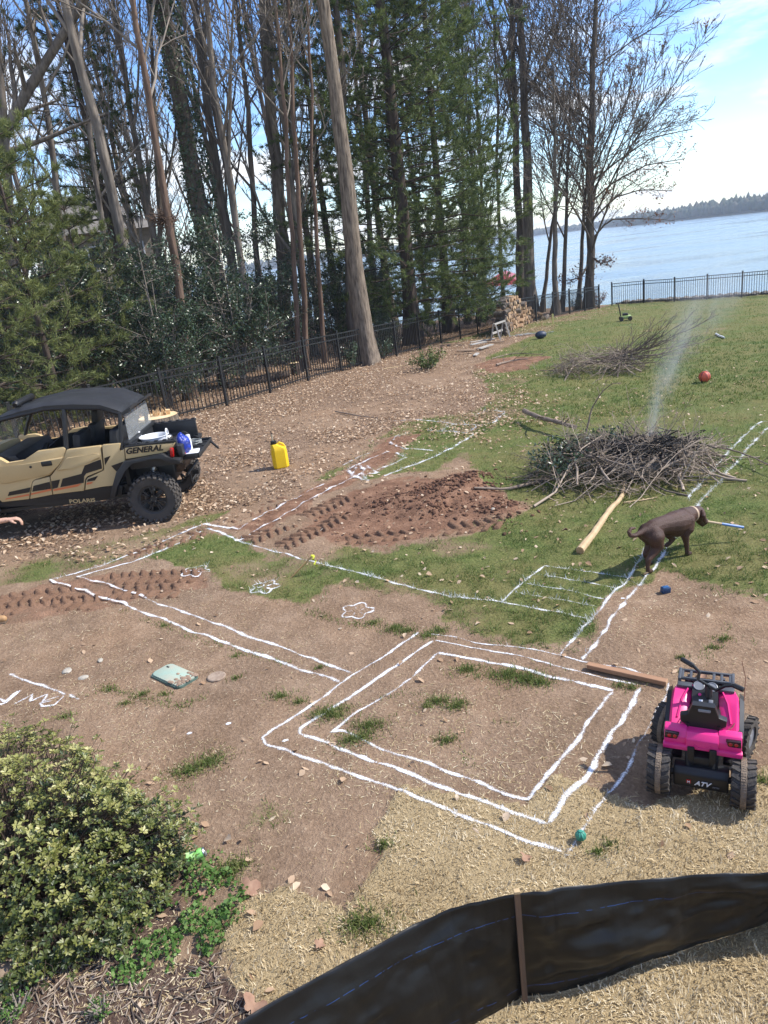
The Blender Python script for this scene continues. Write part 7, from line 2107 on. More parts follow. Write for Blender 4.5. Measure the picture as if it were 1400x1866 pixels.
# ================================================================== BRUSH PILES
CHAR = mat('charred_twig', (0.020, 0.018, 0.017), 0.9, var=0.2)
GREYTW = mat('dead_grey_twig', (0.36, 0.285, 0.215), 0.85, col2=(0.075, 0.056, 0.044), scale=3, attr='tint')
def brush_pile(name, label, c, rx, ry, h, nb_, seed, foliage=0, sweep=None, ntw=900):
    g = np.random.default_rng(seed)
    o = empty(name, (c[0], c[1], zat(c[0], c[1]))); tag(o, label, 'brush pile')
    def dome(x, y): return h * np.maximum(0, 1 - (x / rx) ** 2 - (y / ry) ** 2) ** 0.6
    for k in range(nb_):
        L = 0.9 + 1.3 * g.random()
        r = math.sqrt(g.random()) * 0.75; a = g.random() * 2 * PI
        mx, my = rx * r * math.cos(a), ry * r * math.sin(a)
        yaw = g.random() * PI if sweep is None else sweep + 0.5 * g.standard_normal()
        s = np.linspace(-0.5, 0.5, 8)
        x = mx + s * L * math.cos(yaw); y = my + s * L * math.sin(yaw)
        z = dome(x, y) * (0.35 + 0.65 * g.random()) + 0.03 + (0.20 * g.random() * (s + .5) ** 2 * (2.2 if sweep is not None else 1.0))
        z = np.maximum(z, 0.02)
        P = np.stack([x, y, z], 1)[None] + np.cumsum(g.standard_normal((1, 8, 3)) * 0.022, axis=1)
        P[..., 2] = np.maximum(P[..., 2], 0.015)
        r0 = 0.007 + 0.016 * g.random() ** 2
        RR = np.linspace(r0, r0 * 0.4, 8)[None]
        b = NB(); tn = float(np.clip(0.45 + 0.35 * my / ry + 0.35 * g.standard_normal(), 0, 1))
        v, q, t = tubes(P, RR, 5, False); b.add(v, q, a=tn)
        p1, q1 = shoots(P, RR, 7, 0.34, g, (25, 60), 5, 0.05, 0.15, 0.6, 0.0035, 0.14)
        p1[..., 2] = np.maximum(p1[..., 2], 0.01)
        v, q, t = tubes(p1, q1, 3, False); b.add(v, q, a=tn)
        p2, q2 = shoots(p1, q1, 4, 0.5, g, (25, 60), 4, 0.05, 0.2, 0.6, 0.0028, 0.14)
        p2[..., 2] = np.maximum(p2[..., 2], 0.01)
        v, q, t = tubes(p2, q2, 3, False); b.add(v, q, a=tn)
        link('branch', b.mesh('branch', True), GREYTW, o)
    # loose fine twigs filling the heap
    n = ntw
    r = np.sqrt(g.random(n)) * 1.0; a = g.random(n) * 2 * PI
    x = rx * r * np.cos(a); y = ry * r * np.sin(a)
    z = dome(x * 0.95, y * 0.95) * (0.2 + 0.85 * g.random(n)) + 0.02
    yaw = g.random(n) * 2 * PI; L = 0.18 + 0.35 * g.random(n)
    d = np.stack([np.cos(yaw), np.sin(yaw), 0.35 * g.standard_normal(n)], 1)
    s = np.linspace(-0.5, 0.5, 4)
    P = np.stack([x, y, z], 1)[:, None] + d[:, None] * (s[None, :] * L[:, None])[..., None] + g.standard_normal((n, 4, 3)) * 0.018
    P[..., 2] = np.maximum(P[..., 2], 0.008)
    v, q, t = tubes(P, np.full((n, 4), 0.0038) * (0.7 + 0.8 * g.random((n, 1))), 3, False)
    tw = link('twig_tangle', NB().add(v, q, a=np.repeat(g.random(n), 12)).mesh('twig_tangle', True), GREYTW, o); tw['kind'] = 'stuff'
    if foliage:
        n = foliage
        a = R(70) + R(150) * g.random(n); r = 0.45 + 0.5 * g.random(n)
        cc = np.stack([rx * r * np.cos(a), ry * r * np.sin(a) * 0.9, 0.18 + h * 0.75 * g.random(n)], 1)
        leaf_quads(cc, 0.022 + 0.018 * g.random(n), o, 'withered_leaves', HOLLY, g, tint=np.clip(0.3 + 0.3 * g.standard_normal(n), 0, 1))
    return o, g
PILE = gp(1135, 862)
pile, _g = brush_pile('brush_pile', 'large smouldering heap of grey branches behind the dog', PILE, 1.36, 1.1, 0.40, 56, 601, 1500, ntw=650)
# charred middle with ash
def build_char():
    g = np.random.default_rng(3)
    c = gp(1170, 815, 0.35); c = c - np.array([PILE[0], PILE[1], zat(PILE[0], PILE[1])])
    n = 420
    yaw = g.random(n) * 6.28
    x = c[0] + g.standard_normal(n) * 0.34; y = c[1] + g.standard_normal(n) * 0.22; z = 0.30 + 0.16 * g.random(n)
    d = np.stack([np.cos(yaw), np.sin(yaw), 0.3 * g.standard_normal(n)], 1); s = np.linspace(-.5, .5, 3)
    P = np.stack([x, y, z], 1)[:, None] + d[:, None] * (s[None, :] * (0.15 + 0.3 * g.random((n, 1))))[..., None]
    v, q, t = tubes(P, np.full((n, 3), 0.007), 4, False)
    link('charred_branches', NB().add(v, q).mesh('charred_branches', True), CHAR, pile)
    m = MB(); m.sphere((c[0], c[1], 0.16), (0.55, 0.40, 0.20), 20, 12)
    for v in m.bm.verts: v.co += Vector(g.standard_normal(3) * 0.02)
    m.build('ash_heap', mat('ash', (0.10, 0.095, 0.09), 0.95, col2=(0.25, 0.24, 0.23), scale=9, bump=.8, bscale=30), pile)
build_char()
PILE2 = gp(1090, 678)
pile2, _g = brush_pile('brush_pile', 'smaller brush heap farther up the lawn with limbs sweeping to the right', PILE2, 1.15, 1.0, 0.5, 24, 602, ntw=380)
def long_limbs():
    """upswept limbs leaning off the far heap"""
    g = np.random.default_rng(12)
    for k in range(13):
        a = np.array([0.2 + 0.3 * g.standard_normal(), 0.25 * g.standard_normal(), 0.15 + 0.15 * g.random()])
        L = 1.5 + 1.2 * g.random(); yaw = R(-12) + R(32) * g.standard_normal() * 0.7
        s = np.linspace(0, 1, 9)
        P = a + np.stack([s * L * math.cos(yaw), s * L * math.sin(yaw), (0.10 + 0.75 * g.random()) * s ** 1.6 * L * 0.55], 1) + np.cumsum(g.standard_normal((9, 3)) * 0.03, 0)
        RR = np.linspace(0.02, 0.006, 9)[None]; P = P[None]
        b = NB(); v, q, t = tubes(P, RR, 5, False); b.add(v, q, a=0.8)
        p, q_ = shoots(P, RR, 8, 0.32, g, (20, 50), 5, 0.3, 0.2, .6, .005); v, q, t = tubes(p, q_, 3, False); b.add(v, q, a=.8)
        p, q_ = shoots(p, q_, 4, 0.5, g, (20, 50), 4, 0.2, 0.2, .6, .004); v, q, t = tubes(p, q_, 3, False); b.add(v, q, a=.8)
        link('limb', b.mesh('limb', True), GREYTW, pile2)
long_limbs()
def pole(name, label, pix, r0, r1, mt, lift=0.03, cat='branch', wob=0.015, kids=0, seed=1, ends=None, zs=None):
    g = np.random.default_rng(seed)
    P = np.array([gp(*p) for p in pix]); P[:, 2] = gz(P[:, 0], P[:, 1]) + lift
    if zs is not None:
        P = np.array([gp(p[0], p[1], z) for p, z in zip(pix, zs)])
    c = P[0].copy()
    L = curve_line(P - c, 16) + np.cumsum(g.standard_normal((16, 3)) * wob * 0.4, 0) * np.array([1, 1, 0.25])
    RR = np.linspace(r0, r1, 16) * (1 + 0.08 * g.standard_normal(16))
    o = empty(name, c); tag(o, label, cat)
    m = MB(); m.tube([tuple(p) for p in L], list(RR), 10); m.build('stem', mt, o)
    if kids:
        p, q = shoots(L[None], RR[None], kids, 0.3, g, (25, 55), 5, 0.1, 0.3, 0.5, 0.004)
        p[..., 2] = np.maximum(p[..., 2], -lift + 0.01)
        b = NB(); b.add(*tubes(p, q, 4, False)[:2]); p, q = shoots(p, q, 4, 0.5, g, (25, 55), 4, 0.1, 0.2, .5, .003); p[..., 2] = np.maximum(p[..., 2], -lift + 0.01); b.add(*tubes(p, q, 3, False)[:2])
        link('twigs', b.mesh('twigs', True), mt, o)
    if ends:
        m = MB(); d = Vector(L[0] - L[1]).normalized(); m.tube([Vector(L[0]) + d * 0.001, Vector(L[0]) + d * 0.004], r0 * 0.96, 10); m.build('cut_end', ends, o)
    return o
PALE = mat('peeled_pole', (0.50, 0.37, 0.21), 0.7, col2=(0.40, 0.28, 0.15), scale=8, bump=0.3, bscale=30)
LIMB = mat('grey_limb', (0.26, 0.20, 0.15), 0.85, col2=(0.15, 0.11, 0.085), scale=9, bump=0.5, bscale=30)
pole('peeled_log', 'long pale peeled log lying on the grass left of the dog', [(1057, 1009), (1080, 985), (1103, 950), (1128, 922), (1137, 905), (1140, 884)], 0.043, 0.024, PALE, 0.035, 'log', ends=mat('log_end', (0.45, 0.27, 0.13), 0.8))
pole('fallen_limb', 'bent grey limb reaching left from the smouldering heap', [(866, 910), (925, 900), (970, 888), (1010, 875), (1050, 858), (1065, 850)], 0.014, 0.036, LIMB, 0.03, seed=2)
pole('forked_limb', 'thick sawn limb sticking out of the heap at upper left', [(955, 768), (985, 782), (1015, 790), (1050, 800)], 0.045, 0.035, LIMB, 0.20, kids=3, seed=3, ends=mat('log_end', (0.45, 0.27, 0.13), 0.8))
pole('thin_branch', 'thin branch trailing right from the smouldering heap across the painted lines', [(1290, 825), (1330, 833), (1370, 848), (1400, 862), (1440, 876)], 0.014, 0.006, LIMB, 0.12, kids=4, seed=4)
pole('thin_branch', 'thin pale branch on the grass above the peeled log', [(1137, 919), (1170, 915), (1205, 907)], 0.010, 0.006, PALE, 0.02, seed=5)
pole('upright_branch', 'thin dark branch standing up out of the smouldering heap', [(1068, 790), (1078, 745), (1100, 715), (1118, 700)], 0.014, 0.005, LIMB, 0, kids=3, seed=6, zs=(0.45, 0.80, 1.05, 1.2))
pole('dead_branch', 'dead branch on bare soil below the firewood stack', [(905, 668), (930, 660), (948, 658), (965, 657)], 0.03, 0.015, LIMB, 0.05, kids=4, seed=7)
pole('dead_branch', 'long thin dead branch lying just above another on the bare soil', [(897, 657), (925, 648), (950, 646), (990, 650)], 0.016, 0.008, LIMB, 0.05, kids=3, seed=8)
pole('cut_sapling', 'thin stick on the leaf litter left of the painted shapes', [(612, 752), (650, 760), (690, 763)], 0.016, 0.010, LIMB, 0.04, seed=9)
pole('cut_sapling', 'pale stick on the leaves right of the lone oak', [(700, 675), (740, 668), (760, 667)], 0.015, 0.008, PALE, 0.05, seed=10)
pole('white_stick', 'short white stick on the lawn far right', [(1305, 611), (1320, 617)], 0.03, 0.03, WHITE, 0.03, 'stick')

# ================================================================== SMOKE
def build_smoke():
    """two leaning plumes of thin smoke; density fades to nothing at each plume's own edge"""
    def plume(a, b, r0, r1, dens0, dens1, label, sc):
        a, b = Vector(a), Vector(b)
        ax = b - a; L = ax.length
        m = MB(); m.lathe([(r0 + (r1 - r0) * k / 8, L * k / 8) for k in range(9)], 20)
        o = m.build('smoke', None, None, a, ax.to_track_quat('Z', 'Y').to_euler())
        tag(o, label, 'smoke', kind='stuff')
        mt = bpy.data.materials.new('wood_smoke'); mt.use_nodes = True
        t = mt.node_tree; K = t.links.new
        t.nodes.remove(t.nodes['Principled BSDF'])
        pv = _n(t, 'ShaderNodeVolumePrincipled'); pv.inputs['Color'].default_value = (0.90, 0.93, 0.97, 1); pv.inputs['Anisotropy'].default_value = 0.3
        def M(op, x, y, cl=False):
            n = _n(t, 'ShaderNodeMath', operation=op, use_clamp=cl)
            for k, v in enumerate((x, y)):
                if hasattr(v, 'node'): K(v, n.inputs[k])
                else: n.inputs[k].default_value = v
            return n.outputs[0]
        tc = _n(t, 'ShaderNodeTexCoord')
        nz = _n(t, 'ShaderNodeTexNoise'); nz.inputs['Scale'].default_value = sc; nz.inputs['Detail'].default_value = 4; nz.inputs['Distortion'].default_value = 0.8
        mp = _n(t, 'ShaderNodeMapping'); mp.inputs['Scale'].default_value = (1.5, 1.5, 0.6); K(tc.outputs['Object'], mp.inputs['Vector']); K(mp.outputs[0], nz.inputs['Vector'])
        sp = _n(t, 'ShaderNodeSeparateXYZ'); K(tc.outputs['Object'], sp.inputs[0])
        zf = M('DIVIDE', sp.outputs['Z'], L)
        rr = M('ADD', M('MULTIPLY', zf, r1 - r0), r0)
        wob = M('MULTIPLY', M('SUBTRACT', nz.outputs['Fac'], 0.5), M('MULTIPLY', rr, 1.3))
        x = M('ADD', sp.outputs['X'], wob)
        d2 = M('DIVIDE', M('ADD', M('MULTIPLY', x, x), M('MULTIPLY', sp.outputs['Y'], sp.outputs['Y'])), M('MULTIPLY', rr, rr))
        rad = M('SUBTRACT', 1.0, M('SQRT', d2, 0.0), True)
        rad = M('MULTIPLY', rad, rad)
        ends = M('MULTIPLY', M('MULTIPLY', M('SUBTRACT', 1.0, zf, True), 1.0), M('MULTIPLY', zf, 12.0, True))
        wisp = M('MULTIPLY', M('SUBTRACT', nz.outputs['Fac'], 0.36, True), 3.0)
        den = M('ADD', M('MULTIPLY', zf, dens1 - dens0), dens0)
        K(M('MULTIPLY', M('MULTIPLY', rad, ends), M('MULTIPLY', wisp, den)), pv.inputs['Density'])
        K(pv.outputs[0], t.nodes['Material Output'].inputs['Volume'])
        o.data.materials.clear(); o.data.materials.append(mt)
    a = gpY(1186, 806, PILE[1] + 0.1); b = gpY(1216, 640, PILE[1] + 0.45)
    plume(a, b, 0.15, 0.32, 13.0, 6.0, 'narrow column of pale smoke rising from the brush heap', 3.0)
    a = gpY(1203, 720, PILE[1] + 0.3); b = gpY(1330, 440, PILE[1] + 1.6)
    plume(a, b, 0.15, 1.0, 5.0, 1.3, 'thin veil of smoke drifting right above the brush heap', 1.6)
build_smoke()
# ================================================================== SMALL THINGS
def at_ground(px, py): p = gp(px, py); return (p[0], p[1], zat(p[0], p[1]))
def build_jug():
    YEL = mat('yellow_fuel_jug', (0.80, 0.52, 0.012), 0.4, var=0.04, spec=0.5)
    p = at_ground(513, 851)
    o = empty('fuel_jug', p, R(14)); tag(o, 'yellow square fuel jug with black cap and spout on the leaves', 'fuel jug')
    m = MB()
    def rr(hw, hd, z, c=0.05, ox=0.0): return [(ox + sx * (hw - (c if k else 0)), sy * (hd - (0 if k else c)), z) for sx, sy, k in ((-1, -1, 1), (1, -1, 1), (1, -1, 0), (1, 1, 0), (1, 1, 1), (-1, 1, 1), (-1, 1, 0), (-1, -1, 0))]
    m.loft([rr(.125, .10, 0), rr(.135, .11, 0.02), rr(.135, .11, 0.30), rr(.125, .105, 0.345, .045), rr(.07, .075, 0.40, .03, -.05), rr(.05, .055, 0.425, .02, -.065)])
    m.build('tank', YEL, o, ang=25)
    m = MB(); m.tube([(-0.02, 0, 0.40), (0.03, 0, 0.435), (0.09, 0, 0.40), (0.125, 0, 0.33)], [0.018, 0.02, 0.02, 0.018], 10); m.build('handle', YEL, o)
    m = MB(); m.lathe([(.05, .42), (.052, .425), (.052, .475), (.045, .48), (.02, .482)], 18, c=(-.065, 0, 0)); m.build('cap', ABLK, o)
    m = MB(); m.tube([(-.07, 0, .48), (-.075, 0, .60)], 0.011, 10); m.build('spout', mat('clear_hose', (0.40, 0.36, 0.26), 0.4), o)
    m = MB(); m.tube([(-.075, 0, .60), (-.078, 0, .65)], 0.009, 8); m.build('spout_tip', ABLK, o)
    m = MB(); m.lathe([(.038, 0), (.038, .002)], 24, 'X', M=Matrix.Translation((.1355, -.02, .20))); m.build('label_ring', mat('purple_label', (0.16, 0.06, 0.25), 0.5), o)
    m = MB(); m.lathe([(.026, 0), (.026, .0035)], 24, 'X', M=Matrix.Translation((.1355, -.02, .20))); m.build('label_disc', mat('pink_label', (0.75, 0.45, 0.62), 0.5), o)
build_jug()
def ball(name, label, px, py, r, col, bands=None, cat='ball', mt=None, squash=1.0):
    p = at_ground(px, py)
    o = empty(name, (p[0], p[1], p[2] + r * squash)); tag(o, label, cat)
    m = MB(); m.sphere((0, 0, 0), (r * (1.25 if squash < 1 else 1), r, r * squash), 28, 18); m.build('skin', mt or mat(name + '_skin', col, 0.5, var=0.1, bump=0.15, bscale=120), o)
    if bands:
        for k, (ax, off) in enumerate((('X', 0), ('Y', 0), ('X', .45), ('X', -.45))):
            m = MB(); rr = math.sqrt(max(0.01, 1 - off * off)) * r
            m.lathe([(rr * 0.99, off * r - r * .06), (rr * 1.012, off * r - r * .06), (rr * 1.012, off * r + r * .06), (rr * 0.99, off * r + r * .06)], 28, ax, M=Matrix.Rotation(0.5, 4, 'Z'), close=True); m.build('seam', bands, o)
    return o
ball('orange_ball', 'orange red ball with dark bands on the lawn beside the far heap', 1284, 697, 0.115, (0.62, 0.10, 0.05), mat('dark_seam', (0.05, 0.03, 0.03), 0.6))
ball('blue_ball', 'dark blue ball on the lawn near the firewood stack', 986, 617, 0.17, (0.02, 0.035, 0.07), None, squash=0.8)
def build_teal_ball():
    p = at_ground(1059, 1538)
    o = empty('teal_ball', (p[0], p[1], p[2] + 0.040)); tag(o, 'small ribbed teal ball on the dry sod at the box corner', 'ball')
    m = MB(); m.sphere((0, 0, 0), 0.031, 32, 20)
    for v in m.bm.verts:
        a = math.atan2(v.co.y, v.co.x); v.co *= 1 + 0.055 * math.cos(9 * a + v.co.z * 60)
    m.build('skin', mat('teal_rubber', (0.045, 0.28, 0.20), 0.5, var=0.1), o)
    m = MB(); m.lathe([(.010, .030), (.011, .033), (.001, .034)], 14); m.build('stopper', mat('teal_rubber', (0.045, 0.28, 0.20), 0.5, var=0.1), o)
build_teal_ball()
def build_small_box():
    p = at_ground(1213, 1079)
    o = empty('blue_toy_block', p, 0.15); tag(o, 'small dark blue block lying on the bare soil below the dog', 'block')
    B_ = mat('blue_block', (0.012, 0.05, 0.13), 0.45, var=0.2)
    m = MB(); m.box((0, 0, 0.028), (0.078, 0.06, 0.055), bev=0.006); m.build('body', B_, o)
    m = MB(); m.box((0, 0, 0.058), (0.06, 0.042, 0.008), bev=0.003); m.build('lid', mat('blue_lid', (0.03, 0.11, 0.26), 0.4), o)
build_small_box()
def build_board():
    a = gp(1070, 1222); b = gp(1214, 1254)
    d = b - a; yaw = math.atan2(d[1], d[0]); L = float(np.hypot(d[0], d[1]))
    c = (a + b) / 2
    o = empty('timber_board', (c[0], c[1], zat(c[0], c[1]) + 0.012), yaw); tag(o, 'sawn timber board lying along the painted line left of the quad bike', 'board')
    m = MB(); m.box((0, 0.02, 0.02), (L, 0.055, 0.036), bev=0.003, seg=1); m.build('plank', mat('treated_timber', (0.36, 0.20, 0.11), 0.8, col2=(0.24, 0.13, 0.075), scale=6, bump=0.4, bscale=14, mscale=(.12, 1, 1)), o)
    for s in (-1, 1):
        m = MB(); m.box((s * (L / 2 + .0005), 0.02, 0.02), (0.002, 0.05, 0.031)); m.build('end_grain', mat('end_grain', (0.45, 0.28, 0.16), 0.85), o)
build_board()
def build_cover():
    q = [gp(276, 1232), (gp(312, 1213)), gp(364, 1235), gp(324, 1255)]
    c = sum(q) / 4
    ex = (q[2] + q[3] - q[0] - q[1]) / 4; ey = (q[1] + q[2] - q[0] - q[3]) / 4
    a = math.atan2(ex[1], ex[0])
    o = empty('valve_box', (c[0], c[1], zat(c[0], c[1])), a); tag(o, 'flat mint green valve box cover set in the bare earth', 'valve box')
    lx, ly = np.hypot(*ex[:2]), np.hypot(*ey[:2])
    G_ = mat('mint_green_lid', (0.30, 0.43, 0.35), 0.55, col2=(0.40, 0.39, 0.30), scale=7, bump=0.1)
    def rrect(hx, hy, r):
        P = []
        for cx, cy, a0 in ((hx - r, hy - r, 0), (-hx + r, hy - r, PI / 2), (-hx + r, -hy + r, PI), (hx - r, -hy + r, 1.5 * PI)):
            for t in np.linspace(0, PI / 2, 6): P.append((cx + r * math.cos(a0 + t), cy + r * math.sin(a0 + t)))
        return P
    m = MB(); m.prism(rrect(lx, ly, 0.045), -0.03, 0.026, 'XY', bev=0.004); m.build('lid', G_, o)
    m = MB(); m.prism(rrect(lx + .012, ly + .012, 0.05), -0.04, 0.014, 'XY'); m.build('rim', mat('dark_green_rim', (0.10, 0.16, 0.13), 0.6), o)
    m = MB(); m.box((-lx * .78, ly * .45, 0.0265), (0.035, 0.016, 0.003)); m.build('lift_slot', ABLK, o)
    g = np.random.default_rng(2); m = MB()
    for k in range(60):
        x = lx * (1 - abs(g.standard_normal()) * 0.35); y = ly * (g.random() * 2 - 1); s = 0.004 + 0.008 * g.random()
        if x < -lx or abs(x) > lx * 1.05: continue
        m.sphere((x, y, 0.027), (s * 2.2, s * 1.6, s * .6), 6, 4)
    m.build('soil_crumbs', mat('dry_soil_crumb', (0.32, 0.22, 0.15), 0.95), o)
    # concrete cap
    p = at_ground(395, 1234)
    m = MB(); m.lathe([(.075, -.02), (.078, .012), (.07, .018), (.001, .016)], 26)
    for v in m.bm.verts: v.co.x *= 1.05
    c2 = m.build('pipe_cap', mat('dirty_concrete', (0.36, 0.28, 0.21), 0.9, col2=(0.24, 0.17, 0.12), scale=25, bump=.4), None, p); tag(c2, 'round sandy pipe cap beside the mint green cover', 'cap')
build_cover()
def stone(px, py, r, label, col=(0.42, 0.38, 0.31), sd=1, fl=0.6, name='stone'):
    g = np.random.default_rng(sd); p = at_ground(px, py)
    m = MB(); bmesh.ops.create_icosphere(m.bm, subdivisions=2, radius=1.0)
    for v in m.bm.verts:
        n = v.co.normalized(); k = 0.75 + 0.5 * fbm(np.array([n.x * 1.6 + sd]), np.array([n.y * 1.6 + n.z * 1.3]), sd, 3)[0]
        v.co = Vector((n.x * r * 1.25 * k, n.y * r * k, n.z * r * fl * k))
    o = m.build(name, mat('pale_stone_%d' % (sd % 3), col, 0.9, var=0.15, scale=20, bump=.4), None, (p[0], p[1], p[2] + r * fl * 0.35), (0, 0, sd)); tag(o, label, 'stone')
stone(122, 1222, 0.045, 'pale flat stone left of the mint green cover, larger of the nearest two', sd=2, fl=.35)
stone(152, 1234, 0.04, 'pale flat stone nearest the chalk writing', sd=3, fl=.3)
stone(183, 1203, 0.026, 'small round pale stone above the two flat ones', sd=5)
stone(10, 1795, 0.10, 'brown rock at the foot of the shrub in the corner', (0.26, 0.19, 0.13), sd=7, fl=.9, name='rock')
stone(900, 941, 0.03, 'small white stone in front of the clay heap', (0.7, 0.68, 0.64), sd=8)
def build_flag_stake():
    a = gp(531, 1051); top = gpY(570, 1012, a[1] + 0.02)
    o = empty('survey_stake', (a[0], a[1], zat(a[0], a[1]))); tag(o, 'leaning wooden stake tied with yellow ribbon on the grass', 'stake')
    t = Vector(top) - Vector(o.location)
    m = MB(); m.tube([t * -0.05, t], 0.010, 4); m.build('stake', mat('raw_stake_wood', (0.50, 0.30, 0.12), 0.8), o, smooth=False)
    r = Vector(gpY(577, 1034, a[1] + 0.02)) - Vector(o.location)
    m = MB(); n = 12
    ln = [t.lerp(r, k / n) + Vector((0.012 * math.sin(k * 1.3), 0.015 * math.cos(k * 1.1), 0)) for k in range(n + 1)]
    m.loft([[p + Vector((-.010, 0, 0)), p + Vector((.010, 0.003, 0)), p + Vector((.010, 0.0045, 0)), p + Vector((-.010, 0.0015, 0))] for p in ln]); m.build('ribbon', mat('yellow_ribbon', (0.66, 0.68, 0.06), 0.5), o)
    m = MB(); m.lathe([(.013, -.012), (.017, 0), (.013, .012)], 10, M=Matrix.Translation(t * 0.97)); m.build('ribbon_knot', mat('yellow_ribbon', (0.66, 0.68, 0.06), 0.5), o)
build_flag_stake()
def build_drink_can():
    p = at_ground(360, 1572)
    o = empty('drink_can', (p[0], p[1], p[2] + 0.055), R(8)); tag(o, 'crumpled bright green drink can lying in the weeds', 'can')
    o.rotation_euler = (0, R(84), R(12))
    m = MB(); m.lathe([(.024, -.060), (.032, -.054), (.033, -.02), (.028, .0), (.033, .02), (.033, .05)], 22)
    for v in m.bm.verts: v.co.x *= 0.85 + 0.1 * math.sin(v.co.z * 90)
    m.build('body', mat('green_can_print', (0.10, 0.52, 0.05), 0.3, col2=(0.50, 0.70, 0.35), scale=16), o)
    m = MB(); m.lathe([(.033, .05), (.028, .058), (.026, .056), (.001, .055)], 22); m.build('rim', STEEL, o)
    m = MB(); m.box((0.030, 0, 0.012), (0.004, 0.02, 0.03)); m.build('label', WHITE, o)
build_drink_can()
def build_mower():
    p = at_ground(1136, 585)
    o = empty('lawn_mower', p, R(-15)); o.scale = (.8, .8, .9); tag(o, 'small lawn mower with upright black handle standing far out on the lawn', 'lawn mower')
    LG = mat('lime_mower', (0.36, 0.48, 0.16), 0.45); 
    m = MB(); m.box((0.12, 0, 0.17), (0.55, 0.42, 0.14), bev=0.05); m.build('deck', LG, o)
    m = MB(); m.box((0.10, 0, 0.28), (0.28, 0.24, 0.14), bev=0.04); m.build('motor', BLKG, o)
    for sx in (-.1, .33):
        for sy in (-1, 1):
            m = MB(); m.lathe([(.04, -.03), (.10, -.03), (.11, 0), (.10, .03), (.04, .03)], 16, 'Y', c=(sx, sy * .24, .11)); m.build('wheel', RUBBER, o)
    m = MB()
    for s in (-1, 1): m.tube([(-.12, s * .18, .2), (-.2, s * .20, .62), (-.26, s * .19, .80)], 0.020, 8)
    m.tube([(-.26, -.19, .80), (-.26, .19, .80)], 0.020, 8).tube([(-.2, -.20, .58), (-.2, .20, .58)], 0.016, 8); m.build('handle', BLK, o)
    m = MB(); m.box((-.23, 0, .68), (.05, .2, .08), bev=.01); m.build('control_box', GREYP, o)
build_mower()

# ------------------------------------------------------------------ firewood
def build_firewood():
    g = np.random.default_rng(801)
    sc_ = [mat('split_wood_a', (0.40, 0.26, 0.145), 0.85, col2=(0.28, 0.17, 0.095), scale=7, bump=.3), mat('split_wood_b', (0.30, 0.185, 0.105), 0.85, col2=(0.20, 0.12, 0.07), scale=7, bump=.3), mat('split_wood_c', (0.48, 0.34, 0.20), 0.85, col2=(0.34, 0.23, 0.14), scale=7, bump=.3)]
    p0 = gp(922, 609); p1 = gp(976, 584)
    d = p1 - p0; ex = d / np.linalg.norm(d); L = float(np.linalg.norm(d)) * 0.95
    fr = np.array([ex[1], -ex[0], 0])         # log ends look this way, towards the yard
    if fr[1] > 0: fr = -fr
    yaw = math.atan2(fr[1], fr[0])
    protos = []
    for k in range(7):
        m = MB(); r = 0.105 * (0.8 + 0.4 * g.random())
        n = 7 if k % 3 else 3
        a0 = g.random() * 6
        if n == 3: poly = [(r * 1.25 * math.cos(a0 + t), r * 1.25 * math.sin(a0 + t)) for t in (0, 1.6, 3.6)]
        else: poly = [(r * (0.85 + .3 * g.random()) * math.cos(a0 + t * 2 * PI / n), r * (0.85 + .3 * g.random()) * math.sin(a0 + t * 2 * PI / n)) for t in range(n)]
        m.prism(poly, 0, -0.42 - 0.06 * g.random(), 'YZ', bev=0.008)
        me = m.mesh('split_log', True, 30)
        me.materials.append(sc_[k % 3]); me.materials.append(BARK_GREY)
        mi = np.array([0 if abs(p.normal.x) > 0.8 else (1 if n == 7 else 0) for p in me.polygons], np.int32); me.polygons.foreach_set('material_index', mi)
        protos.append(me)
    prof = lambda t: 1.42 * min(1, .6 + t * 5) * (1 - max(0, (t - 0.45)) / 0.55 * 0.66)
    n = 0
    for i in range(int(L / 0.2)):
        t = (i + 0.5) * 0.2 / L
        H = prof(t)
        for j in range(int(H / 0.175)):
            w = p0 + ex * ((i + 0.5 + 0.5 * (j % 2) + 0.12 * g.standard_normal()) * 0.2) + fr * 0.05 * g.standard_normal()
            z = float(gbase(w[0], w[1])) + 0.09 + j * 0.175 + 0.015 * g.standard_normal()
            o = link('split_log', protos[int(g.integers(0, 7))], None, None, (w[0], w[1], z), ((g.random() - .5) * 0.15, 0.1 * g.standard_normal(), yaw + 0.1 * g.standard_normal()))
            o.rotation_euler.x = g.random() * 6.28 if False else o.rotation_euler.x
            tag(o, 'split firewood log in the tall stack by the fence', 'log', 'split logs in the firewood stack'); n += 1
    # logs laid across the left end, seen from their sides
    for j in range(7):
        w = p0 - ex * (0.18 + .05 * g.random()) + fr * (0.1 + 0.05 * g.standard_normal()); z = float(gbase(w[0], w[1])) + 0.1 + j * 0.17
        m = MB(); m.tube([(-.32, 0, 0), (0, .01, 0), (.35, 0, .01)], [0.08, .085, .075], 9); o = m.build('round_log', BARK_DARK, None, (w[0] - ex[0] * .25, w[1] - ex[1] * .25, z), (0, 0, math.atan2(ex[1], ex[0]) + 0.12 * g.standard_normal()))
        tag(o, 'dark round log in the crib at the left end of the firewood stack', 'log', 'round logs at the end of the firewood stack')
    # spill at the right foot
    for k in range(7):
        w = p1 + ex * (0.05 + 0.35 * g.random()) + fr * (0.1 + 0.5 * g.random()); z = float(gbase(w[0], w[1])) + 0.08 + 0.12 * g.random()
        o = link('split_log', protos[k % 7], None, None, (w[0], w[1], z), (g.random() * 6, 0.2 * g.standard_normal(), yaw + 0.8 * g.standard_normal())); tag(o, 'loose split log tumbled at the right foot of the firewood stack', 'log', 'split logs fallen at the foot of the stack')
build_firewood()
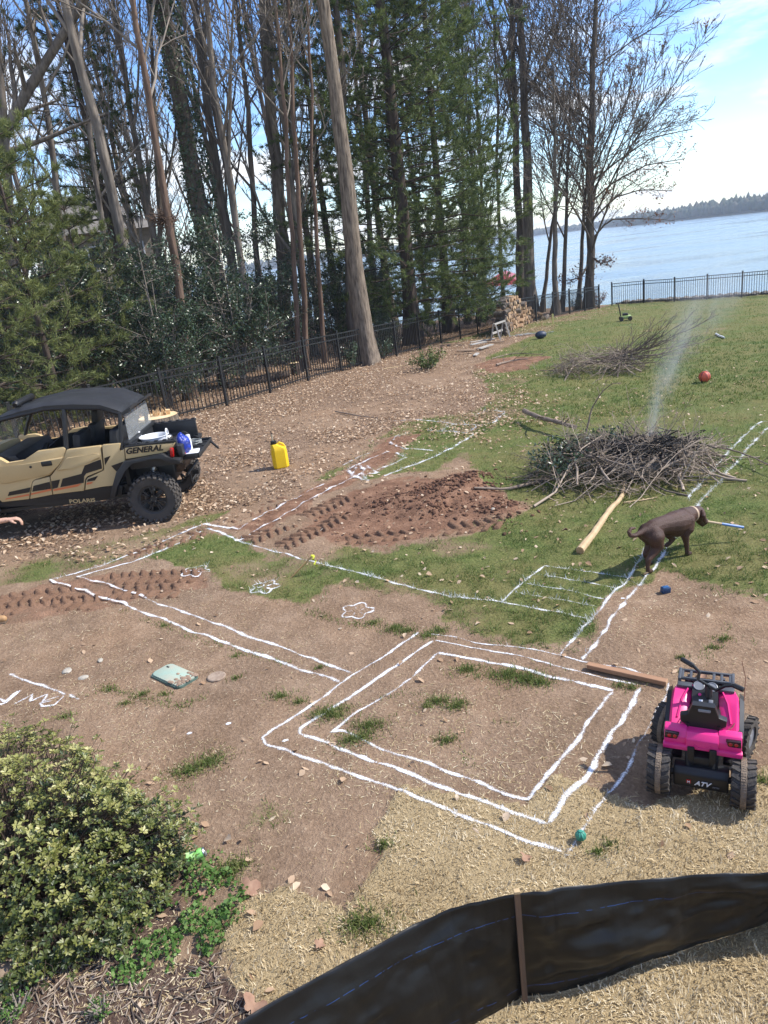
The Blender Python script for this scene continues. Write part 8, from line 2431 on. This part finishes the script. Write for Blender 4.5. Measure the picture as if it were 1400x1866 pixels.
def build_old_frame():
    GW = mat('silvered_board', (0.42, 0.40, 0.36), 0.85, col2=(0.30, 0.28, 0.25), scale=6)
    p = at_ground(903, 620); o = empty('wooden_trestle', p, R(55)); tag(o, 'weathered pale wooden trestle in front of the firewood stack', 'trestle')
    m = MB(); m.box((0.45, 0, 0.62), (1.0, 0.10, 0.05)); m.build('top_rail', GW, o, smooth=False)
    for x in (0.0, 0.9):
        for s in (-1, 1):
            m = MB(); m.tube([(x, s * .05, .6), (x + .02, s * .2, 0)], 0.035, 4); m.build('leg', GW, o, smooth=False)
    m = MB(); m.box((0.45, 0.1, 0.28), (0.95, 0.03, 0.08)); m.build('brace', GW, o, smooth=False)
    g = random.Random(5)
    for k, (px, py, L, a) in enumerate(((880, 622, 1.0, 10), (890, 628, 1.2, -8), (872, 632, .7, 30), (862, 640, .8, 5), (885, 636, .9, 50), (850, 645, .6, -20), (868, 648, .5, 70))):
        q = at_ground(px, py); m = MB(); m.box((0, 0, 0.03), (L, 0.12 + .05 * g.random(), 0.03)); b = m.build('scrap_board', GW if k % 2 == 0 else mat('brown_scrap', (0.25, 0.17, 0.11), .9), None, (q[0], q[1], q[2] + 0.02 + .03 * (k % 3)), (0.05, 0.06 * (k % 2), R(a)), smooth=False)
        tag(b, 'weathered scrap board lying by the fence left of the trestle', 'board', 'scrap boards by the fence')
    q = at_ground(958, 611); g = np.random.default_rng(3)
    m = MB(); 
    for k in range(9): m.box((g.standard_normal() * .35, g.standard_normal() * .06, 0.03 + .015 * k * .4), (0.9 * (0.5 + .5 * g.random()), 0.05, 0.02), rot=(0, 0, 0.12 * g.standard_normal()))
    b = m.build('lath_bundle', GW, None, q, (0, 0, R(8)), smooth=False); tag(b, 'flat bundle of pale laths on the grass left of the blue ball', 'laths')
    q = at_ground(1008, 592); m = MB(); m.box((0, 0, .2), (0.09, 0.03, 0.50)); m.prism([(-.045, .45), (.045, .45), (0, .52)], -.015, .015, 'XZ'); b = m.build('marker_stake', mat('yellowed_stake', (0.42, 0.38, 0.14), .8), None, q, (0, 0, .3), smooth=False); tag(b, 'short yellowish marker stake in front of the forked lakeside tree', 'stake')
build_old_frame()
# sawn logs lying in the leaves beyond the fence
for px, py, L, r, a, lab in ((515, 700, 1.9, .13, 12, 'long sawn log lying in the leaves behind the fence'), (546, 694, 1.2, .12, 18, 'shorter sawn log behind the fence, right end of the pair'), (452, 703, .45, .15, 80, 'sawn log section standing behind the fence left of the long log'), (588, 682, .4, .16, 85, 'upright sawn log section behind the fence near the lone oak')):
    q = gp(px, py); q = q + np.array([-0.9, 0.7, 0]); z = zat(q[0], q[1])
    m = MB(); up = a > 60
    if up: m.tube([(0, 0, -.02), (0, 0, L)], r, 14)
    else: m.tube([(-L / 2, 0, r), (L / 2, 0, r)], [r, r * .92], 14)
    o = m.build('sawn_log', BARK_PINE, None, (q[0], q[1], z), (0, 0, R(a + 20))); tag(o, lab, 'log')
    m = MB(); 
    if up: m.tube([(0, 0, L + .001), (0, 0, L + .004)], r * .93, 14)
    else: m.tube([(L / 2 + .001, 0, r), (L / 2 + .004, 0, r)], r * .86, 14)
    m.build('cut_face', mat('fresh_sawn_wood', (0.6, .42, .22), .75), o)
# plants at the fence and in the litter
def sprig(px, py, h, n, label, seed, col=HOLLY, name='sapling_clump', w=0.5, ls=1.0):
    g = np.random.default_rng(seed); p = at_ground(px, py)
    o = empty(name, p); tag(o, label, 'plant')
    K = 14; a = g.random(K) * 6.28; s = np.linspace(0, 1, 5)
    P = np.stack([np.stack([np.cos(t) * s * w * (0.4 + .6 * g.random()), np.sin(t) * s * w * (.4 + .6 * g.random()), s * h * (0.5 + .5 * g.random())], 1) for t in a])
    link('stems', NB().add(*tubes(P, np.linspace(.010, .003, 5)[None].repeat(K, 0), 4, False)[:2]).mesh('stems', True), TWIG_PALE, o)
    k = g.integers(0, K, n); c, _, _, _ = along(P[k], (0.3 + .7 * g.random(n))[:, None]); c = c[:, 0] + g.standard_normal((n, 3)) * 0.05 * ls
    leaf_quads(c, (0.03 + .02 * g.random(n)) * ls, o, 'leaves', col, g)
sprig(785, 672, 0.55, 900, 'low green cut bough lying right of the lone oak', 71, NEEDLE, 'cut_bough', 0.7)
sprig(700, 655, 0.8, 500, 'holly shoots growing beside the foot of the lone oak', 72)
sprig(640, 672, 0.9, 500, 'holly shoots at the fence left of the lone oak', 73)
sprig(1090, 560, 1.0, 500, 'leafless looking bush at the lake fence corner', 74, OAKLEAF, 'corner_bush', 0.6)
sprig(1045, 566, 1.1, 600, 'scrubby evergreen behind the fence beside the slim lakeside trunks', 75, HOLLY, 'scrub_bush', 0.8)
sprig(985, 560, 1.2, 700, 'scrubby evergreen behind the firewood stack', 76, HOLLY, 'scrub_bush', 0.9)
sprig(35, 1850, 0.12, 160, 'small clover like plant in the bottom left corner', 77, MATS['weed_leaf'], 'clover_plant', 0.10, 0.3)
sprig(190, 1850, 0.10, 120, 'small green seedling in the mulch below the shrub', 78, MATS['weed_leaf'], 'seedling', 0.08, 0.25)
# big dry leaves by the weeds
def big_leaf(px, py, s, rz, label, tn=0.6):
    g = np.random.default_rng(int(px)); p = at_ground(px, py)
    m = MB(); n = 22; ring = []
    for k in range(n):
        a = k * 2 * PI / n; r = s * (0.45 + 0.55 * abs(math.cos(2.5 * a)) ** 0.7) * (0.7 + .3 * math.cos(a))
        ring.append((r * math.cos(a), r * math.sin(a), 0.02 + 0.035 * s / .09 * math.sin(2 * a + px) * r / s))
    c = m.bm.verts.new((0, 0, 0.012)); vs = [m.bm.verts.new(v) for v in ring]
    for k in range(n): m.bm.faces.new((c, vs[k], vs[(k + 1) % n]))
    o = m.build('dry_leaf', mat('dry_brown_leaf', (0.42, 0.26, 0.17), .75, col2=(.30, .17, .11), scale=20, trans=.2), None, (p[0], p[1], p[2] + .006), (0.15, -.1, rz), ang=60); tag(o, label, 'leaf')
big_leaf(452, 1628, 0.085, 0.6, 'large curled brown leaf between the weeds and the dry sod')
big_leaf(368, 1634, 0.045, 2.0, 'pale leaf lying on top of the green weeds')
big_leaf(463, 1838, 0.09, 1.0, 'large pale brown leaf by the end of the silt fence')
big_leaf(962, 1575, 0.05, 2.4, 'pale leaf on the dry sod behind the stake')
big_leaf(1278, 1236, 0.055, 0.2, 'pale leaf just behind the quad bike')
big_leaf(584, 1735, 0.04, 1.2, 'small brown leaf on the near dry sod')
# mulch chips and sticks under the shrub
def build_mulch():
    g = np.random.default_rng(91); n = 900
    x = -2.1 + 1.6 * g.random(n); y = 2.3 + 0.75 * g.random(n)
    zd = zones(x, y); k = (zd['mulch'] > 0.4) & (zd['weed'] < .5); x, y = x[k], y[k]; n = len(x)
    yaw = g.random(n) * 6.28; L = 0.03 + 0.12 * g.random(n) ** 3
    d = np.stack([np.cos(yaw), np.sin(yaw), 0.1 * g.standard_normal(n)], 1); s = np.linspace(-.5, .5, 3)
    P = np.stack([x, y, gz(x, y) + 0.008], 1)[:, None] + d[:, None] * (s[None] * L[:, None])[..., None]
    v, q, t = tubes(P, np.full((n, 3), 1.0) * (0.002 + 0.003 * g.random((n, 1))), 4, True)
    o = link('mulch_sticks', NB().add(v, q, a=np.repeat(g.random(n), 12)).mesh('mulch_sticks'), GREYTW); tag(o, 'broken sticks and bark mulch under the shrub', 'mulch', kind='stuff')
build_mulch()

# ------------------------------------------------------------------ boathouse and house
def build_boathouse():
    c = gpY(918, 505, 78); 
    o = empty('boathouse', (c[0], 78, WATER_Z), R(-18)); tag(o, 'open boathouse with red metal roof on the lake behind the trees', 'boathouse')
    RED = mat('red_metal_roof', (0.36, 0.045, 0.05), 0.4, var=.1)
    m = MB(); w, l, h = 2.3, 3.4, c[2] - WATER_Z - 0.6
    m.loft([[(-w, -l, h), (w, -l, h), (w, l, h), (-w, l, h)], [(-.1, -l * .55, h + 1.1), (.1, -l * .55, h + 1.1), (.1, l * .55, h + 1.1), (-.1, l * .55, h + 1.1)]]); rf = m.build('roof', RED, o, smooth=False)
    m = MB(); m.box((0, -l, h - .12), (2 * w, .1, .26)).box((0, l, h - .12), (2 * w, .1, .26)).box((w, 0, h - .12), (.1, 2 * l, .26)).box((-w, 0, h - .12), (.1, 2 * l, .26)); m.build('fascia', WHITE, o, smooth=False)
    for x in (-w + .2, w - .2):
        for y in (-l + .2, 0, l - .2):
            m = MB(); m.box((x, y, h / 2 - .2), (.18, .18, h)); m.build('post', WHITE, o, smooth=False)
    m = MB(); m.box((w - .5, 0, .5), (1.0, 2 * l, .15)).box((-w + .5, 0, .5), (1.0, 2 * l, .15)).box((0, l - .5, .5), (2 * w, 1.0, .15)); m.build('deck', mat('grey_deck', (.3, .28, .25), .8), o, smooth=False)
build_boathouse()
def build_house():
    c = gpY(158, 400, 47); z = float(gbase(c[0], 47))
    o = empty('house', (c[0], 47, z), R(20)); tag(o, 'neighbouring house with grey roof half hidden in the woods', 'house')
    h = c[2] - z - 1.0; w, d = 3.0, 4.0
    m = MB(); m.box((0, 0, h / 2), (2 * w, 2 * d, h)); m.build('wall', mat('tan_siding', (.34, .29, .23), .8), o, smooth=False)
    m = MB(); m.loft([[(-w - .4, -d - .4, h), (w + .4, -d - .4, h), (w + .4, d + .4, h), (-w - .4, d + .4, h)], [(-w * .35, -.1, h + 2.3), (w * .35, -.1, h + 2.3), (w * .35, .1, h + 2.3), (-w * .35, .1, h + 2.3)]]); m.build('roof', mat('grey_shingle', (.20, .185, .17), .9, scale=3, bump=.3), o, smooth=False)
    for x in (-2, 0, 2):
        m = MB(); m.box((x, -d - .02, h - 1.3), (1.0, .06, 1.3)); wd = m.build('window', WHITE, o, smooth=False)
        m = MB(); m.box((x, -d - .055, h - 1.3), (.84, .02, 1.14)); m.build('pane', mat('dark_pane', (.03, .04, .05), .1), wd, smooth=False)
build_house()
# riprap under the lake fence
def build_riprap():
    g = np.random.default_rng(21)
    bm = bmesh.new(); bmesh.ops.create_icosphere(bm, subdivisions=1, radius=1.0); bv = np.array([v.co[:] for v in bm.verts]); bf = np.array([[v.index for v in f.verts] for f in bm.faces]); bm.free()
    nb = NB()
    A = np.array([14.9, 44.3]); B = np.array([27, 30.8])
    for k in range(420):
        t = g.random(); c = A * (1 - t) + B * t + np.array([.68, .73]) * (0.3 + 0.9 * g.random()); s = 0.10 + 0.14 * g.random()
        z = float(gbase(c[0], c[1]))
        nb.add(bv * (1 + .4 * (g.random((len(bv), 1)) - .5)) * np.array([s * 1.3, s, s * .8]) + np.array([c[0], c[1], z + .02]), T=bf, a=g.random())
    o = link('riprap', nb.mesh('riprap'), mat('riprap_stone', (.20, .18, .15), .9, col2=(.08, .07, .06), scale=3, attr='tint')); tag(o, 'dark broken stones along the bank below the lake fence', 'stones', kind='stuff')
build_riprap()
# ================================================================== AIR
def build_haze():
    m = MB(); m.box((700, 1080, 12), (4600, 2500, 40))
    o = m.build('haze', None, smooth=False); tag(o, kind='stuff')
    mt = bpy.data.materials.new('clear_day_haze'); mt.use_nodes = True
    t = mt.node_tree; t.nodes.remove(t.nodes['Principled BSDF'])
    pv = _n(t, 'ShaderNodeVolumePrincipled'); pv.inputs['Color'].default_value = (0.75, 0.86, 1.0, 1); pv.inputs['Density'].default_value = 0.0004
    t.links.new(pv.outputs[0], t.nodes['Material Output'].inputs['Volume'])
    o.data.materials.clear(); o.data.materials.append(mt)
build_haze()
